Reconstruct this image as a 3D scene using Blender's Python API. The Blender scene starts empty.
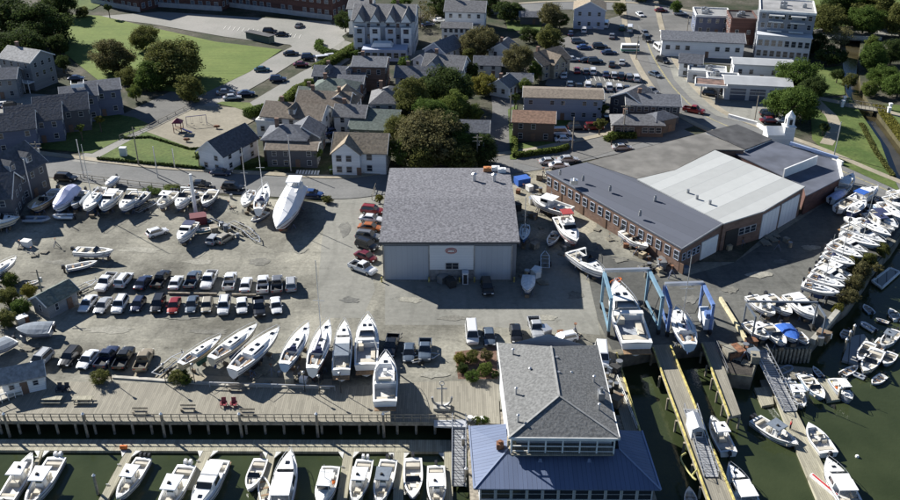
import bpy, math, random
from math import sin, cos, pi, radians
from mathutils import Vector, Matrix
from mathutils.geometry import tessellate_polygon
random.seed(7)
S = bpy.context.scene
COL = S.collection
# ---------------------------------------------------------------- camera
CAM_H, PITCH, FPX = 90.0, radians(28.6), 928.0
cd = bpy.data.cameras.new('camera'); cam = bpy.data.objects.new('camera', cd); COL.objects.link(cam)
cd.sensor_width = 36; cd.lens = FPX / 900 * 36; cd.clip_start = 1; cd.clip_end = 8000
cam.location = (0, 0, CAM_H); cam.rotation_euler = (pi / 2 - PITCH, 0, 0)
S.camera = cam
# ---------------------------------------------------------------- sky and sun
SUN_V = Vector((11.1, -9.6, -8.5)).normalized()
W = bpy.data.worlds.new('World'); S.world = W; W.use_nodes = True
nt = W.node_tree; nt.nodes.clear()
sky = nt.nodes.new('ShaderNodeTexSky'); sky.sky_type = 'NISHITA'; sky.sun_disc = False
sky.sun_elevation = math.asin(-SUN_V.z); sky.sun_rotation = math.atan2(-SUN_V.x, -SUN_V.y)
sky.air_density = .6; sky.dust_density = .0; sky.ozone_density = 3.0
bg = nt.nodes.new('ShaderNodeBackground'); bg.inputs[1].default_value = 0.062
wo = nt.nodes.new('ShaderNodeOutputWorld')
nt.links.new(sky.outputs[0], bg.inputs[0]); nt.links.new(bg.outputs[0], wo.inputs[0])
sd = bpy.data.lights.new('sun', 'SUN'); sun = bpy.data.objects.new('sun', sd); COL.objects.link(sun)
sd.energy = 5.0; sd.angle = radians(0.5); sd.color = (1, .965, .90)
sun.rotation_euler = SUN_V.to_track_quat('-Z', 'Y').to_euler(); sun.location = (-150, 250, 200)
S.view_settings.view_transform = 'Standard'; S.view_settings.look = 'None'
S.view_settings.exposure = 0.98; S.view_settings.gamma = 1; S.view_settings.use_curve_mapping = False
S.cycles.max_bounces = 4; S.cycles.diffuse_bounces = 2; S.cycles.glossy_bounces = 2
S.cycles.transparent_max_bounces = 4; S.cycles.caustics_reflective = False; S.cycles.caustics_refractive = False

# ---------------------------------------------------------------- ground point under a spot of the survey grid
_s, _c = sin(PITCH), cos(PITCH)
def G(px, py, z=0.0):
    u = (px - 450) / FPX; v = (py - 250) / FPX
    t = (z - CAM_H) / (-_s - _c * v)
    return Vector((u * t, (_c - _s * v) * t, z))
WATER = -2.6
# ---------------------------------------------------------------- materials
MC = {}
def mat(name, col, rough=.7, metal=0., var=.0, scale=1., bump=0., col2=None, spec=.5, space='Object', detail=4, coat=0.):
    """plain or noise-mottled principled material"""
    if name in MC: return MC[name]
    m = bpy.data.materials.new(name); m.use_nodes = True; n = m.node_tree; b = n.nodes['Principled BSDF']
    b.inputs['Roughness'].default_value = rough; b.inputs['Metallic'].default_value = metal
    b.inputs['Specular IOR Level'].default_value = spec; b.inputs['Coat Weight'].default_value = coat
    c = (*col, 1)
    if var or col2 or bump:
        tc = n.nodes.new('ShaderNodeTexCoord'); no = n.nodes.new('ShaderNodeTexNoise')
        no.inputs['Scale'].default_value = scale; no.inputs['Detail'].default_value = detail
        n.links.new(tc.outputs['Object'], no.inputs['Vector'])
        r = n.nodes.new('ShaderNodeValToRGB'); r.color_ramp.elements[0].position = .35; r.color_ramp.elements[1].position = .65
        r.color_ramp.elements[0].color = (*[x * (1 - var) for x in col], 1)
        r.color_ramp.elements[1].color = (*(col2 or [min(1, x * (1 + var)) for x in col]), 1)
        n.links.new(no.outputs[0], r.inputs[0]); n.links.new(r.outputs[0], b.inputs['Base Color'])
        if bump:
            bp = n.nodes.new('ShaderNodeBump'); bp.inputs['Strength'].default_value = bump; bp.inputs['Distance'].default_value = .15
            n.links.new(no.outputs[0], bp.inputs['Height']); n.links.new(bp.outputs[0], b.inputs['Normal'])
    else: b.inputs['Base Color'].default_value = c
    MC[name] = m; return m
def ground_mat(name, cols, s1=.06, s2=1.2, rough=.95, fine=.25, streak=0.0, stains=0.0, tracks=0.0):
    """ground: broad patches of two colours, fine grain, optional wheel streaks and dark stains"""
    m = bpy.data.materials.new(name); m.use_nodes = True; n = m.node_tree; b = n.nodes['Principled BSDF']
    N = lambda t: n.nodes.new(t); L = n.links.new
    b.inputs['Roughness'].default_value = rough; b.inputs['Specular IOR Level'].default_value = .2
    tc = N('ShaderNodeTexCoord')
    a = N('ShaderNodeTexNoise'); a.inputs['Scale'].default_value = s1; a.inputs['Detail'].default_value = 8; a.inputs['Roughness'].default_value = .65
    L(tc.outputs['Object'], a.inputs['Vector'])
    r = N('ShaderNodeValToRGB'); e = r.color_ramp.elements
    e[0].position = .36; e[1].position = .64; e[0].color = (*cols[0], 1); e[1].color = (*cols[-1], 1)
    if len(cols) == 3:
        k = e.new(.5); k.color = (*cols[1], 1)
    L(a.outputs[0], r.inputs[0]); out = r.outputs[0]
    f = N('ShaderNodeTexNoise'); f.inputs['Scale'].default_value = s2; f.inputs['Detail'].default_value = 6; f.inputs['Roughness'].default_value = .7
    L(tc.outputs['Object'], f.inputs['Vector'])
    mr = N('ShaderNodeMapRange'); mr.inputs[1].default_value = .3; mr.inputs[2].default_value = .7
    mr.inputs[3].default_value = 1 - fine; mr.inputs[4].default_value = 1 + fine; L(f.outputs[0], mr.inputs[0])
    mx = N('ShaderNodeVectorMath'); mx.operation = 'SCALE'; L(out, mx.inputs[0]); L(mr.outputs[0], mx.inputs['Scale']); out = mx.outputs[0]
    def darken(noise_out, lo, hi, amt, out):
        q = N('ShaderNodeMapRange'); q.inputs[1].default_value = lo; q.inputs[2].default_value = hi
        q.inputs[3].default_value = 1; q.inputs[4].default_value = 1 - amt; L(noise_out, q.inputs[0])
        x = N('ShaderNodeVectorMath'); x.operation = 'SCALE'; L(out, x.inputs[0]); L(q.outputs[0], x.inputs['Scale']); return x.outputs[0]
    if streak:
        mp = N('ShaderNodeMapping'); mp.inputs['Scale'].default_value = (.04, .9, 1); mp.inputs['Rotation'].default_value = (0, 0, .12)
        L(tc.outputs['Object'], mp.inputs['Vector']); g = N('ShaderNodeTexNoise'); g.inputs['Scale'].default_value = 1; g.inputs['Detail'].default_value = 5
        g.inputs['Distortion'].default_value = .6; L(mp.outputs[0], g.inputs['Vector']); out = darken(g.outputs[0], .5, .68, streak, out)
    if stains:
        g = N('ShaderNodeTexNoise'); g.inputs['Scale'].default_value = .35; g.inputs['Detail'].default_value = 7; g.inputs['Roughness'].default_value = .75
        L(tc.outputs['Object'], g.inputs['Vector']); out = darken(g.outputs[0], .58, .72, stains, out)
    if tracks:
        w = N('ShaderNodeTexWave'); w.inputs['Scale'].default_value = .055; w.inputs['Distortion'].default_value = 14; w.inputs['Detail'].default_value = 2.5; w.inputs['Detail Scale'].default_value = .35
        L(tc.outputs['Object'], w.inputs['Vector']); out = darken(w.outputs['Fac'], .90, .97, tracks, out)
    L(out, b.inputs['Base Color'])
    bp = N('ShaderNodeBump'); bp.inputs['Strength'].default_value = .4; bp.inputs['Distance'].default_value = .12
    L(f.outputs[0], bp.inputs['Height']); L(bp.outputs[0], b.inputs['Normal'])
    MC[name] = m; return m
def band_mat(name, col, col2, period=.3, rough=.8, axis='X', rot=0., gap=.12, var=.25, metal=0., bump=.5, spec=.4, cross=0.):
    """boards / seams / clapboards / shingle courses: lines every `period` metres along an axis, board-to-board variation"""
    if name in MC: return MC[name]
    m = bpy.data.materials.new(name); m.use_nodes = True; n = m.node_tree; b = n.nodes['Principled BSDF']
    N = lambda t: n.nodes.new(t); L = n.links.new
    b.inputs['Roughness'].default_value = rough; b.inputs['Metallic'].default_value = metal; b.inputs['Specular IOR Level'].default_value = spec
    tc = N('ShaderNodeTexCoord'); mp = N('ShaderNodeMapping'); mp.inputs['Rotation'].default_value = (0, 0, rot)
    L(tc.outputs['Object'], mp.inputs['Vector']); sp = N('ShaderNodeSeparateXYZ'); L(mp.outputs[0], sp.inputs[0])
    d = N('ShaderNodeMath'); d.operation = 'DIVIDE'; d.inputs[1].default_value = period; L(sp.outputs[axis], d.inputs[0])
    fr = N('ShaderNodeMath'); fr.operation = 'FRACT'; L(d.outputs[0], fr.inputs[0])
    fl = N('ShaderNodeMath'); fl.operation = 'FLOOR'; L(d.outputs[0], fl.inputs[0])
    wn = N('ShaderNodeTexWhiteNoise'); wn.noise_dimensions = '2D'
    cb = N('ShaderNodeCombineXYZ'); L(fl.outputs[0], cb.inputs[0])
    if cross:
        o = N('ShaderNodeMath'); o.operation = 'DIVIDE'; o.inputs[1].default_value = cross; L(sp.outputs['Y' if axis != 'Y' else 'X'], o.inputs[0])
        wn1 = N('ShaderNodeTexWhiteNoise'); wn1.noise_dimensions = '1D'; L(fl.outputs[0], wn1.inputs['W'])
        ad = N('ShaderNodeMath'); ad.operation = 'ADD'; L(o.outputs[0], ad.inputs[0]); L(wn1.outputs[0], ad.inputs[1])
        f2 = N('ShaderNodeMath'); f2.operation = 'FLOOR'; L(ad.outputs[0], f2.inputs[0]); L(f2.outputs[0], cb.inputs[1])
    L(cb.outputs[0], wn.inputs['Vector'])
    no = N('ShaderNodeTexNoise'); no.inputs['Scale'].default_value = .5; no.inputs['Detail'].default_value = 8; no.inputs['Roughness'].default_value = .7
    L(tc.outputs['Object'], no.inputs['Vector'])
    av = N('ShaderNodeMath'); av.operation = 'ADD'; L(wn.outputs[0], av.inputs[0]); L(no.outputs[0], av.inputs[1])
    mr = N('ShaderNodeMapRange'); mr.inputs[1].default_value = .3; mr.inputs[2].default_value = 1.7
    mr.inputs[3].default_value = 1 - var; mr.inputs[4].default_value = 1 + var; L(av.outputs[0], mr.inputs[0])
    lt = N('ShaderNodeMath'); lt.operation = 'LESS_THAN'; lt.inputs[1].default_value = gap; L(fr.outputs[0], lt.inputs[0])
    mix = N('ShaderNodeMix'); mix.data_type = 'RGBA'; mix.inputs['A'].default_value = (*col, 1); mix.inputs['B'].default_value = (*col2, 1)
    L(lt.outputs[0], mix.inputs[0])
    sc = N('ShaderNodeVectorMath'); sc.operation = 'SCALE'; L(mix.outputs['Result'], sc.inputs[0]); L(mr.outputs[0], sc.inputs['Scale'])
    L(sc.outputs[0], b.inputs['Base Color'])
    if bump:
        bp = N('ShaderNodeBump'); bp.inputs['Strength'].default_value = bump; bp.inputs['Distance'].default_value = .05
        L(lt.outputs[0], bp.inputs['Height']); L(bp.outputs[0], b.inputs['Normal'])
    MC[name] = m; return m
def leaf_mat(name, a, c):
    m = bpy.data.materials.new(name); m.use_nodes = True; n = m.node_tree; b = n.nodes['Principled BSDF']
    g = n.nodes.new('ShaderNodeNewGeometry'); r = n.nodes.new('ShaderNodeValToRGB')
    r.color_ramp.elements[0].color = (*a, 1); r.color_ramp.elements[1].color = (*c, 1)
    n.links.new(g.outputs['Random Per Island'], r.inputs[0]); n.links.new(r.outputs[0], b.inputs['Base Color'])
    b.inputs['Roughness'].default_value = .85; b.inputs['Specular IOR Level'].default_value = .08
    t = n.nodes.new('ShaderNodeBsdfTranslucent'); n.links.new(r.outputs[0], t.inputs[0]); mx = n.nodes.new('ShaderNodeMixShader'); mx.inputs[0].default_value = .4
    n.links.new(b.outputs[0], mx.inputs[1]); n.links.new(t.outputs[0], mx.inputs[2]); n.links.new(mx.outputs[0], n.nodes['Material Output'].inputs[0])
    MC[name] = m; return m
# ---------------------------------------------------------------- mesh builder
class MB:
    def __init__(s): s.v = []; s.f = []; s.mi = []; s.k = 0
    def mark(s, k): s.k = k; return s
    def add(s, vs, fs):
        o = len(s.v); s.v += [tuple(v) for v in vs]; s.f += [tuple(i + o for i in f) for f in fs]; s.mi += [s.k] * len(fs); return s
    def box(s, cx, cy, cz, sx, sy, sz, rz=0., taper=1.):
        vs = []
        for z, t in ((-.5, 1), (.5, taper)):
            for x, y in ((-.5, -.5), (.5, -.5), (.5, .5), (-.5, .5)):
                X, Y = x * sx * t, y * sy * t
                vs.append((cx + X * cos(rz) - Y * sin(rz), cy + X * sin(rz) + Y * cos(rz), cz + z * sz))
        return s.add(vs, [(3, 2, 1, 0), (4, 5, 6, 7), (0, 1, 5, 4), (1, 2, 6, 5), (2, 3, 7, 6), (3, 0, 4, 7)])
    def cyl(s, p, q, r, r2=None, n=8, cap=True):
        p, q = Vector(p), Vector(q); r2 = r if r2 is None else r2
        d = (q - p).normalized(); a = d.orthogonal().normalized(); b = d.cross(a)
        vs = [p + (a * cos(2 * pi * i / n) + b * sin(2 * pi * i / n)) * r for i in range(n)] + \
             [q + (a * cos(2 * pi * i / n) + b * sin(2 * pi * i / n)) * r2 for i in range(n)]
        fs = [(i, (i + 1) % n, n + (i + 1) % n, n + i) for i in range(n)]
        if cap: fs += [tuple(range(n - 1, -1, -1)), tuple(range(n, 2 * n))]
        return s.add(vs, fs)
    def bar(s, p, q, w, h=None):
        """rectangular bar between two points"""
        p, q = Vector(p), Vector(q); h = h or w; d = (q - p).normalized()
        up = Vector((0, 0, 1)) if abs(d.z) < .95 else Vector((0, 1, 0))
        a = d.cross(up).normalized() * w / 2; b = a.cross(d).normalized() * h / 2
        vs = [p - a - b, p + a - b, p + a + b, p - a + b, q - a - b, q + a - b, q + a + b, q - a + b]
        return s.add(vs, [(0, 1, 2, 3), (7, 6, 5, 4), (4, 5, 1, 0), (5, 6, 2, 1), (6, 7, 3, 2), (7, 4, 0, 3)])
    def loft(s, rings, closed=True, cap=True):
        n = len(rings[0]); vs = [v for r in rings for v in r]; fs = []
        for k in range(len(rings) - 1):
            for i in range(n if closed else n - 1):
                j = (i + 1) % n; fs.append((k * n + i, k * n + j, (k + 1) * n + j, (k + 1) * n + i))
        if cap: fs += [tuple(range(n - 1, -1, -1)), tuple(range((len(rings) - 1) * n, len(rings) * n))]
        return s.add(vs, fs)
    def poly(s, pts, holes=()):
        """flat or warped polygon of 3-D points, facing up"""
        loops = [[Vector(p) for p in pts]] + [[Vector(p) for p in h] for h in holes]
        flat = [v for l in loops for v in l]
        tri = tessellate_polygon([[Vector((v.x, v.y, 0)) for v in l] for l in loops]); fs = []
        for t in tri:
            a, b, c = (flat[i] for i in t)
            fs.append(t if (b - a).cross(c - a).z > 0 else t[::-1])
        return s.add(flat, fs)
    def skirt(s, pts, drop=None, zb=None):
        pts = [Vector(p) for p in pts]; n = len(pts)
        lo = [Vector((p.x, p.y, zb if zb is not None else p.z - drop)) for p in pts]
        return s.add(pts + lo, [(i, (i + 1) % n, n + (i + 1) % n, n + i) for i in range(n)])
    def slab(s, pts, t):
        s.poly(pts); s.skirt(pts, drop=t)
        o = [Vector(p) - Vector((0, 0, t)) for p in pts]; k = len(s.f); s.poly(o)
        for i in range(k, len(s.f)): s.f[i] = s.f[i][::-1]
        return s
    def ball(s, c, rx, ry, rz, n=8, m=5):
        rings = []
        for j in range(1, m):
            t = pi * j / m; rings.append([(c[0] + rx * sin(t) * cos(2 * pi * i / n), c[1] + ry * sin(t) * sin(2 * pi * i / n), c[2] - rz * cos(t)) for i in range(n)])
        return s.loft(rings)
    def mesh(s, name, mats, off=(0, 0, 0), smooth=False):
        me = bpy.data.meshes.new(name); ox, oy, oz = off
        me.from_pydata([(x - ox, y - oy, z - oz) for x, y, z in s.v], [], s.f)
        if not isinstance(mats, (list, tuple)): mats = [mats]
        for m in mats: me.materials.append(m)
        if len(mats) > 1: me.polygons.foreach_set('material_index', s.mi)
        if smooth: me.polygons.foreach_set('use_smooth', [True] * len(me.polygons))
        me.update(); return me
    def build(s, name, mats, parent=None, off=(0, 0, 0), smooth=False, label=None):
        o = bpy.data.objects.new(name, s.mesh(name, mats, off, smooth)); COL.objects.link(o)
        if parent is not None: o.parent = parent
        if label: o['label'] = label
        return o
def tag(o, label=None, cat=None, group=None, kind=None):
    if label: o['label'] = label
    if cat: o['category'] = cat
    if group: o['group'] = group
    if kind: o['kind'] = kind
    return o
def thing(name, loc, label, cat, group=None, rz=0.):
    o = bpy.data.objects.new(name, None); COL.objects.link(o); o.location = loc; o.rotation_euler = (0, 0, rz)
    o.empty_display_size = .5
    return tag(o, label, cat, group)
def copy_tree(o, parent=None):
    c = o.copy(); COL.objects.link(c); c.parent = parent
    for ch in KIDS.get(o.name, []): copy_tree(ch, c)
    return c
KIDS = {}
def remember(root):
    """note the children once, so that copies need no scan"""
    allo = {}
    for o in COL.objects:
        if o.parent: allo.setdefault(o.parent.name, []).append(o)
    def rec(o):
        KIDS[o.name] = list(allo.get(o.name, []))
        for c in KIDS[o.name]: rec(c)
    rec(root)
PROTO = {}
def place(key, maker, loc, rz=0., scale=(1, 1, 1), label=None, group=None):
    """first use moves the prototype, later uses copy it"""
    if key not in PROTO:
        o = maker(); remember(o); PROTO[key] = o; new = o
    else: new = copy_tree(PROTO[key])
    new.location = loc; new.rotation_euler = (0, 0, rz); new.scale = scale
    if label: new['label'] = label
    if group: new['group'] = group
    return new
def structure(name, mb, m): return tag(mb.build(name, m), kind='structure')
def sheet(name, px, m, z, zg=0.):
    mb = MB(); mb.poly([G(x, y, zg) + Vector((0, 0, z)) for x, y in px]); return structure(name, mb, m)
def band_pts(line, w):
    """line of ground points -> outline of a band of width w"""
    L_, R_ = [], []
    for i, p in enumerate(line):
        a = line[max(0, i - 1)]; b = line[min(len(line) - 1, i + 1)]; d = (b - a).normalized(); n = Vector((-d.y, d.x, 0))
        ww = w[i] if isinstance(w, (list, tuple)) else w
        L_.append(p + n * ww / 2); R_.append(p - n * ww / 2)
    return L_, R_
def ribbon(mb, line, w, z, off=0.):
    L_, R_ = band_pts(line, w)
    if off:
        L0, R0 = band_pts(line, 2 * abs(off)); line = L0 if off > 0 else R0; L_, R_ = band_pts(line, w)
    n = len(line); mb.add([p + Vector((0, 0, z)) for p in L_ + R_], [(n + i, n + i + 1, i + 1, i) for i in range(n - 1)])
def smooth_line(pts, k=6):
    out = []; P_ = [pts[0]] + pts + [pts[-1]]
    for i in range(1, len(P_) - 2):
        for j in range(k):
            t = j / k; a, b, c, d = P_[i - 1:i + 3]
            out.append(.5 * ((2 * b) + (c - a) * t + (2 * a - 5 * b + 4 * c - d) * t * t + (3 * b - a - 3 * c + d) * t ** 3))
    out.append(pts[-1]); return out
# ================================================================ materials in use
M_yard = ground_mat('yard_gravel', [(.125, .12, .10), (.23, .222, .185), (.325, .31, .255)], .06, 1.6, fine=.28, streak=.1, stains=.55, tracks=.1)
M_apron = ground_mat('yard_asphalt', [(.085, .086, .08), (.15, .15, .137)], .05, 1.2, fine=.2, streak=.1, stains=.4, tracks=.1)
M_drive = ground_mat('pale_concrete', [(.20, .198, .175), (.27, .265, .235)], .06, 1., fine=.14, streak=.06, stains=.4, tracks=.08)
M_road = ground_mat('road_asphalt', [(.145, .147, .145), (.20, .20, .195)], .08, 1.5, fine=.1, streak=.1, stains=.15)
M_lot = ground_mat('parking_asphalt', [(.12, .12, .115), (.19, .185, .175)], .04, 1.5, fine=.12, streak=.15, stains=.3)
M_lotpale = ground_mat('pale_parking', [(.22, .22, .20), (.29, .28, .26)], .04, 1.5, fine=.1, stains=.1)
M_walk = ground_mat('sidewalk_concrete', [(.27, .24, .18), (.36, .32, .25)], .1, 1.5, fine=.15)
M_sand = ground_mat('playground_sand', [(.22, .20, .155), (.29, .265, .21)], .08, 1., fine=.15, stains=.25)
M_grass = ground_mat('lawn_grass', [(.06, .10, .025), (.12, .15, .045)], .09, 1.2, fine=.3, stains=.3, streak=.15)
M_field = ground_mat('field_grass', [(.10, .145, .035), (.15, .19, .05)], .035, .8, fine=.14, streak=.18)
M_rough = ground_mat('garden_soil', [(.03, .042, .02), (.06, .06, .04), (.11, .10, .08)], .09, 1.1, fine=.4)
M_kerb = mat('kerb_concrete', (.40, .38, .33), .9, var=.2, scale=.8)
M_paint = mat('road_paint', (.75, .73, .68), .7, var=.15, scale=3)
M_yellow = mat('yellow_paint', (.46, .39, .13), .7, var=.45, scale=1.5)
M_wall = mat('quay_concrete', (.16, .145, .12), .9, var=.4, scale=.6)
M_board = band_mat('weathered_boards', (.255, .237, .19), (.155, .142, .112), .30, .9, 'X', 0, .13, .2, cross=4.)
M_float = band_mat('float_boards', (.33, .31, .235), (.18, .165, .12), .30, .9, 'X', 0, .12, .25, cross=3.)
M_pile = mat('pile_timber', (.26, .23, .18), .9, var=.35, scale=2)
M_dark = mat('dark_rubber', (.02, .02, .02), .7)
M_steel = mat('grey_steel', (.32, .33, .34), .45, .6, var=.15)
M_rust = mat('rusty_steel', (.20, .09, .045), .8, var=.5, scale=2)
M_alu = mat('bright_aluminium', (.62, .63, .64), .35, .7)
M_white = mat('white_paint', (.78, .78, .76), .45, var=.06, scale=.8)
M_glass = mat('dark_glass', (.02, .025, .03), .08, 0, spec=.8)
# water: green, lightly rippled
m = bpy.data.materials.new('harbour_water'); m.use_nodes = True; n = m.node_tree; b = n.nodes['Principled BSDF']
tc = n.nodes.new('ShaderNodeTexCoord'); no = n.nodes.new('ShaderNodeTexNoise'); no.inputs['Scale'].default_value = .12; no.inputs['Detail'].default_value = 5
rp = n.nodes.new('ShaderNodeValToRGB'); rp.color_ramp.elements[0].position = .35; rp.color_ramp.elements[1].position = .7
rp.color_ramp.elements[0].color = (.030, .040, .017, 1); rp.color_ramp.elements[1].color = (.046, .058, .026, 1)
n.links.new(tc.outputs['Object'], no.inputs['Vector']); n.links.new(no.outputs[0], rp.inputs[0]); n.links.new(rp.outputs[0], b.inputs['Base Color'])
b.inputs['Roughness'].default_value = .05; b.inputs['IOR'].default_value = 1.33
n2 = n.nodes.new('ShaderNodeTexNoise'); n2.inputs['Scale'].default_value = 1.6; n2.inputs['Detail'].default_value = 6; n2.inputs['Distortion'].default_value = .4
n.links.new(tc.outputs['Object'], n2.inputs['Vector'])
bp = n.nodes.new('ShaderNodeBump'); bp.inputs['Strength'].default_value = .28; bp.inputs['Distance'].default_value = .10
n.links.new(n2.outputs[0], bp.inputs['Height']); n.links.new(bp.outputs[0], b.inputs['Normal']); M_water = m

# ================================================================ land, river, water
mb = MB(); mb.poly([(-4000, -4000, WATER), (4000, -4000, WATER), (4000, 5000, WATER), (-4000, 5000, WATER)]); structure('harbour_water', mb, M_water)
coast = [(-60, 396), (340, 398), (455, 400), (500, 402), (500, 410), (611, 410), (611, 357), (652, 349), (653, 351), (671, 347), (702, 344), (716, 344), (727, 374), (752, 377), (760, 352),
         (771, 350), (808, 349), (812, 343), (838, 312), (850, 303), (866, 280), (878, 262), (893, 246), (905, 228)]
cw = [G(*p) for p in coast] + [Vector((190, 165, 0)), Vector((420, 200, 0)), Vector((4000, 300, 0)), Vector((4000, 5000, 0)), Vector((-4000, 5000, 0)), Vector((-4000, 90, 0)), Vector((-300, 118, 0))]
river = [(838, 22), (843, 66), (846, 92), (862, 122), (876, 152), (893, 176), (930, 196), (975, 200), (940, 180), (912, 158), (892, 132), (871, 105), (862, 92), (858, 66), (862, 30)]
rw = [G(*p) for p in river]
mb = MB(); mb.poly(cw, [rw]); structure('ground', mb, M_rough)
mb = MB(); mb.skirt(cw, drop=5); structure('quay_wall', mb, M_wall)
M_bank = ground_mat('river_bank', [(.06, .055, .03), (.10, .09, .05)], .1, 1.)
mb = MB(); mb.skirt(rw, drop=3)
structure('river_bank', mb, M_bank)
M_river = mat('river_water', (.05, .042, .022), .15, 0, var=.2, scale=.2, bump=.05, spec=.4)
mb = MB(); mb.poly([p + Vector((0, 0, -1.2)) for p in rw]); structure('river', mb, M_river)

LEVEL = [0]
def nz():
    LEVEL[0] += 1; return LEVEL[0] * .003
def sh(name, pts, m, z): return sheet(name, pts, m, nz())
# yards and aprons
sh('gravel_yard', [(-70, 176), (-20, 170), (40, 172), (60, 177), (140, 187), (225, 196), (332, 203), (372, 182), (385, 180), (545, 168), (560, 175), (690, 262), (735, 262), (760, 240), (845, 186), (905, 215), (905, 227), (893, 245), (878, 261), (866, 279), (850, 302), (838, 311), (812, 342), (808, 348), (771, 349), (760, 351), (752, 376), (727, 373), (716, 343), (702, 343), (671, 346), (652, 348), (611, 356), (611, 409), (500, 409), (500, 401), (455, 399), (340, 397), (-60, 395)], M_yard, .004)
sh('paved_drive', [(327, 205), (345, 192), (385, 178), (383, 236), (370, 262), (375, 290), (362, 318), (322, 318), (318, 285), (322, 240)], M_drive, .008)
sh('boatyard_apron', [(585, 250), (640, 262), (690, 275), (735, 262), (845, 190), (900, 216), (900, 228), (890, 242), (848, 300), (836, 309), (808, 346), (771, 348), (716, 343), (655, 345), (612, 350), (598, 320), (590, 285)], M_apron, .008)
sh('turning_apron', [(385, 282), (515, 282), (560, 250), (590, 285), (598, 322), (600, 335), (470, 325), (385, 325)], M_drive, .010)
sh('gravel_edge', [(500, 172), (545, 166), (560, 176), (600, 204), (596, 230), (560, 250), (520, 230), (512, 200)], ground_mat('pale_gravel', [(.2, .185, .14), (.34, .315, .25)], .12, 2., fine=.4, stains=.4), .012)
sh('paved_strip', [(96, 369), (232, 377), (332, 379), (332, 386.5), (228, 384), (96, 378)], M_walk, 0)
sh('work_corner', [(716, 344), (756, 350), (752, 376), (727, 373)], ground_mat('oily_concrete', [(.035, .033, .03), (.08, .07, .06)], .3, 2., fine=.4), 0)
sh('garden_bed', [(455, 352), (496, 346), (498, 379), (458, 379)], ground_mat('mulch', [(.13, .075, .055), (.21, .135, .10)], .3, 2., fine=.3), .012)
M_patch = [ground_mat('asphalt_repair', [(.13, .13, .12), (.20, .197, .178)], .3, 2., fine=.25, stains=.35), ground_mat('worn_gravel', [(.22, .213, .18), (.33, .318, .27)], .3, 2., fine=.3, stains=.35), ground_mat('damp_gravel', [(.135, .132, .115), (.22, .213, .185)], .4, 2., fine=.3, stains=.3)]
rp_ = random.Random(11)
for (x, y, rx, ry, k) in ((60, 262, 14, 3, 2), (140, 250, 22, 3.5, 1), (200, 262, 18, 3, 1), (110, 330, 30, 4, 1), (210, 332, 26, 3, 2), (260, 262, 12, 4, 2), (345, 230, 7, 8, 0), (350, 300, 10, 4, 0), (410, 300, 14, 3.5, 1), (455, 318, 18, 3, 2), (545, 318, 16, 3, 1), (575, 295, 9, 5, 2), (300, 250, 9, 5, 1), (30, 345, 12, 4, 2), (180, 318, 18, 2.5, 2), (395, 335, 8, 5, 2), (435, 375, 14, 4, 1), (690, 300, 8, 5, 0), (760, 275, 14, 4, 1), (780, 262, 9, 3, 0), (730, 290, 9, 4, 2), (810, 248, 10, 3, 1), (545, 205, 6, 9, 2), (580, 262, 5, 5, 1), (330, 345, 6, 3, 2), (620, 260, 9, 3, 2)):
    n_ = 16; sh('ground_patch', [(x + rx * cos(2 * pi * i / n_) * rp_.uniform(.55, 1.15), y + ry * sin(2 * pi * i / n_) * rp_.uniform(.55, 1.15)) for i in range(n_)], M_patch[k], 0)
# roads
def road(name, px, w, m=None, z=.016, walk=None, line=None, k=6):
    z = nz(); ln = smooth_line([G(*p) for p in px], k); mb = MB(); ribbon(mb, ln, w, z); structure(name, mb, m or M_road)
    ww = w if not isinstance(w, (list, tuple)) else w[0]
    if walk:
        for s_ in (walk if isinstance(walk, tuple) else (1, -1)):
            L0, R0 = band_pts(ln, ww + 2.0); e = L0 if s_ > 0 else R0
            mb = MB(); L_, R_ = band_pts(e, 1.9); q = L_ + R_[::-1]
            n_ = len(e); up = Vector((0, 0, .13 + z))
            mb.add([p + up for p in L_ + R_], [(n_ + i, n_ + i + 1, i + 1, i) for i in range(n_ - 1)]); mb.skirt([p + up for p in q], drop=.13 + z)
            structure('pavement', mb, M_walk)
    if line:
        mb = MB(); ribbon(mb, ln, .10, z + .0015, off=.14); ribbon(mb, ln, .10, z + .0015, off=-.14); structure('lane_marking', mb, M_yellow)
    return ln
road('street', [(-80, 148), (0, 160), (60, 168), (140, 178), (235, 184), (330, 189), (385, 184), (500, 166), (550, 158), (620, 143), (680, 128)], 11, walk=(1,))
road('street', [(-60, 172), (0, 160), (60, 168)], 9, z=.012)
road('main_road', [(637, -12), (640, 5), (643, 25), (650, 50), (664, 75), (682, 97), (705, 116), (745, 133), (800, 153), (850, 175), (900, 196), (960, 222)], 11, walk=(1, -1), line=True, z=.020)
road('cross_road', [(480, 12), (560, 6), (640, 8), (700, 18), (760, 22)], 12, z=.014, walk=(1,))
road('bridge_road', [(790, 30), (830, 32), (900, 33), (1000, 38)], 10, z=.014, m=M_drive)
road('side_street', [(84, 163), (100, 153), (120, 143), (160, 128), (193, 112)], [7, 6.5, 6.5, 6.5, 7.5] and 6.8, z=.012, m=M_lotpale)
road('side_street', [(176, 120), (205, 104), (250, 80), (290, 56), (330, 35), (352, 22)], 9.5, m=M_lotpale)
road('lane', [(500, 168), (501, 140), (504, 112), (500, 92), (486, 84)], 6.5, z=.012, m=M_lot)
road('lane', [(330, 42), (380, 56), (420, 55), (450, 44), (462, 20), (458, -5)], 9, z=.018, m=M_drive)
sh('school_car_park', [(90, 17), (160, 12), (330, 22), (345, 40), (312, 62), (290, 45), (262, 42), (225, 37), (150, 24)], M_lotpale, .010)
sh('parking_strip', [(248, 104), (300, 73), (330, 58), (352, 58), (322, 80), (280, 103), (256, 107)], M_lotpale, .024)
sh('town_car_park', [(560, 40), (612, 18), (634, 12), (641, 40), (660, 90), (662, 97), (622, 115), (600, 120), (570, 100), (545, 85), (555, 62)], M_lot, .010)
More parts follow.
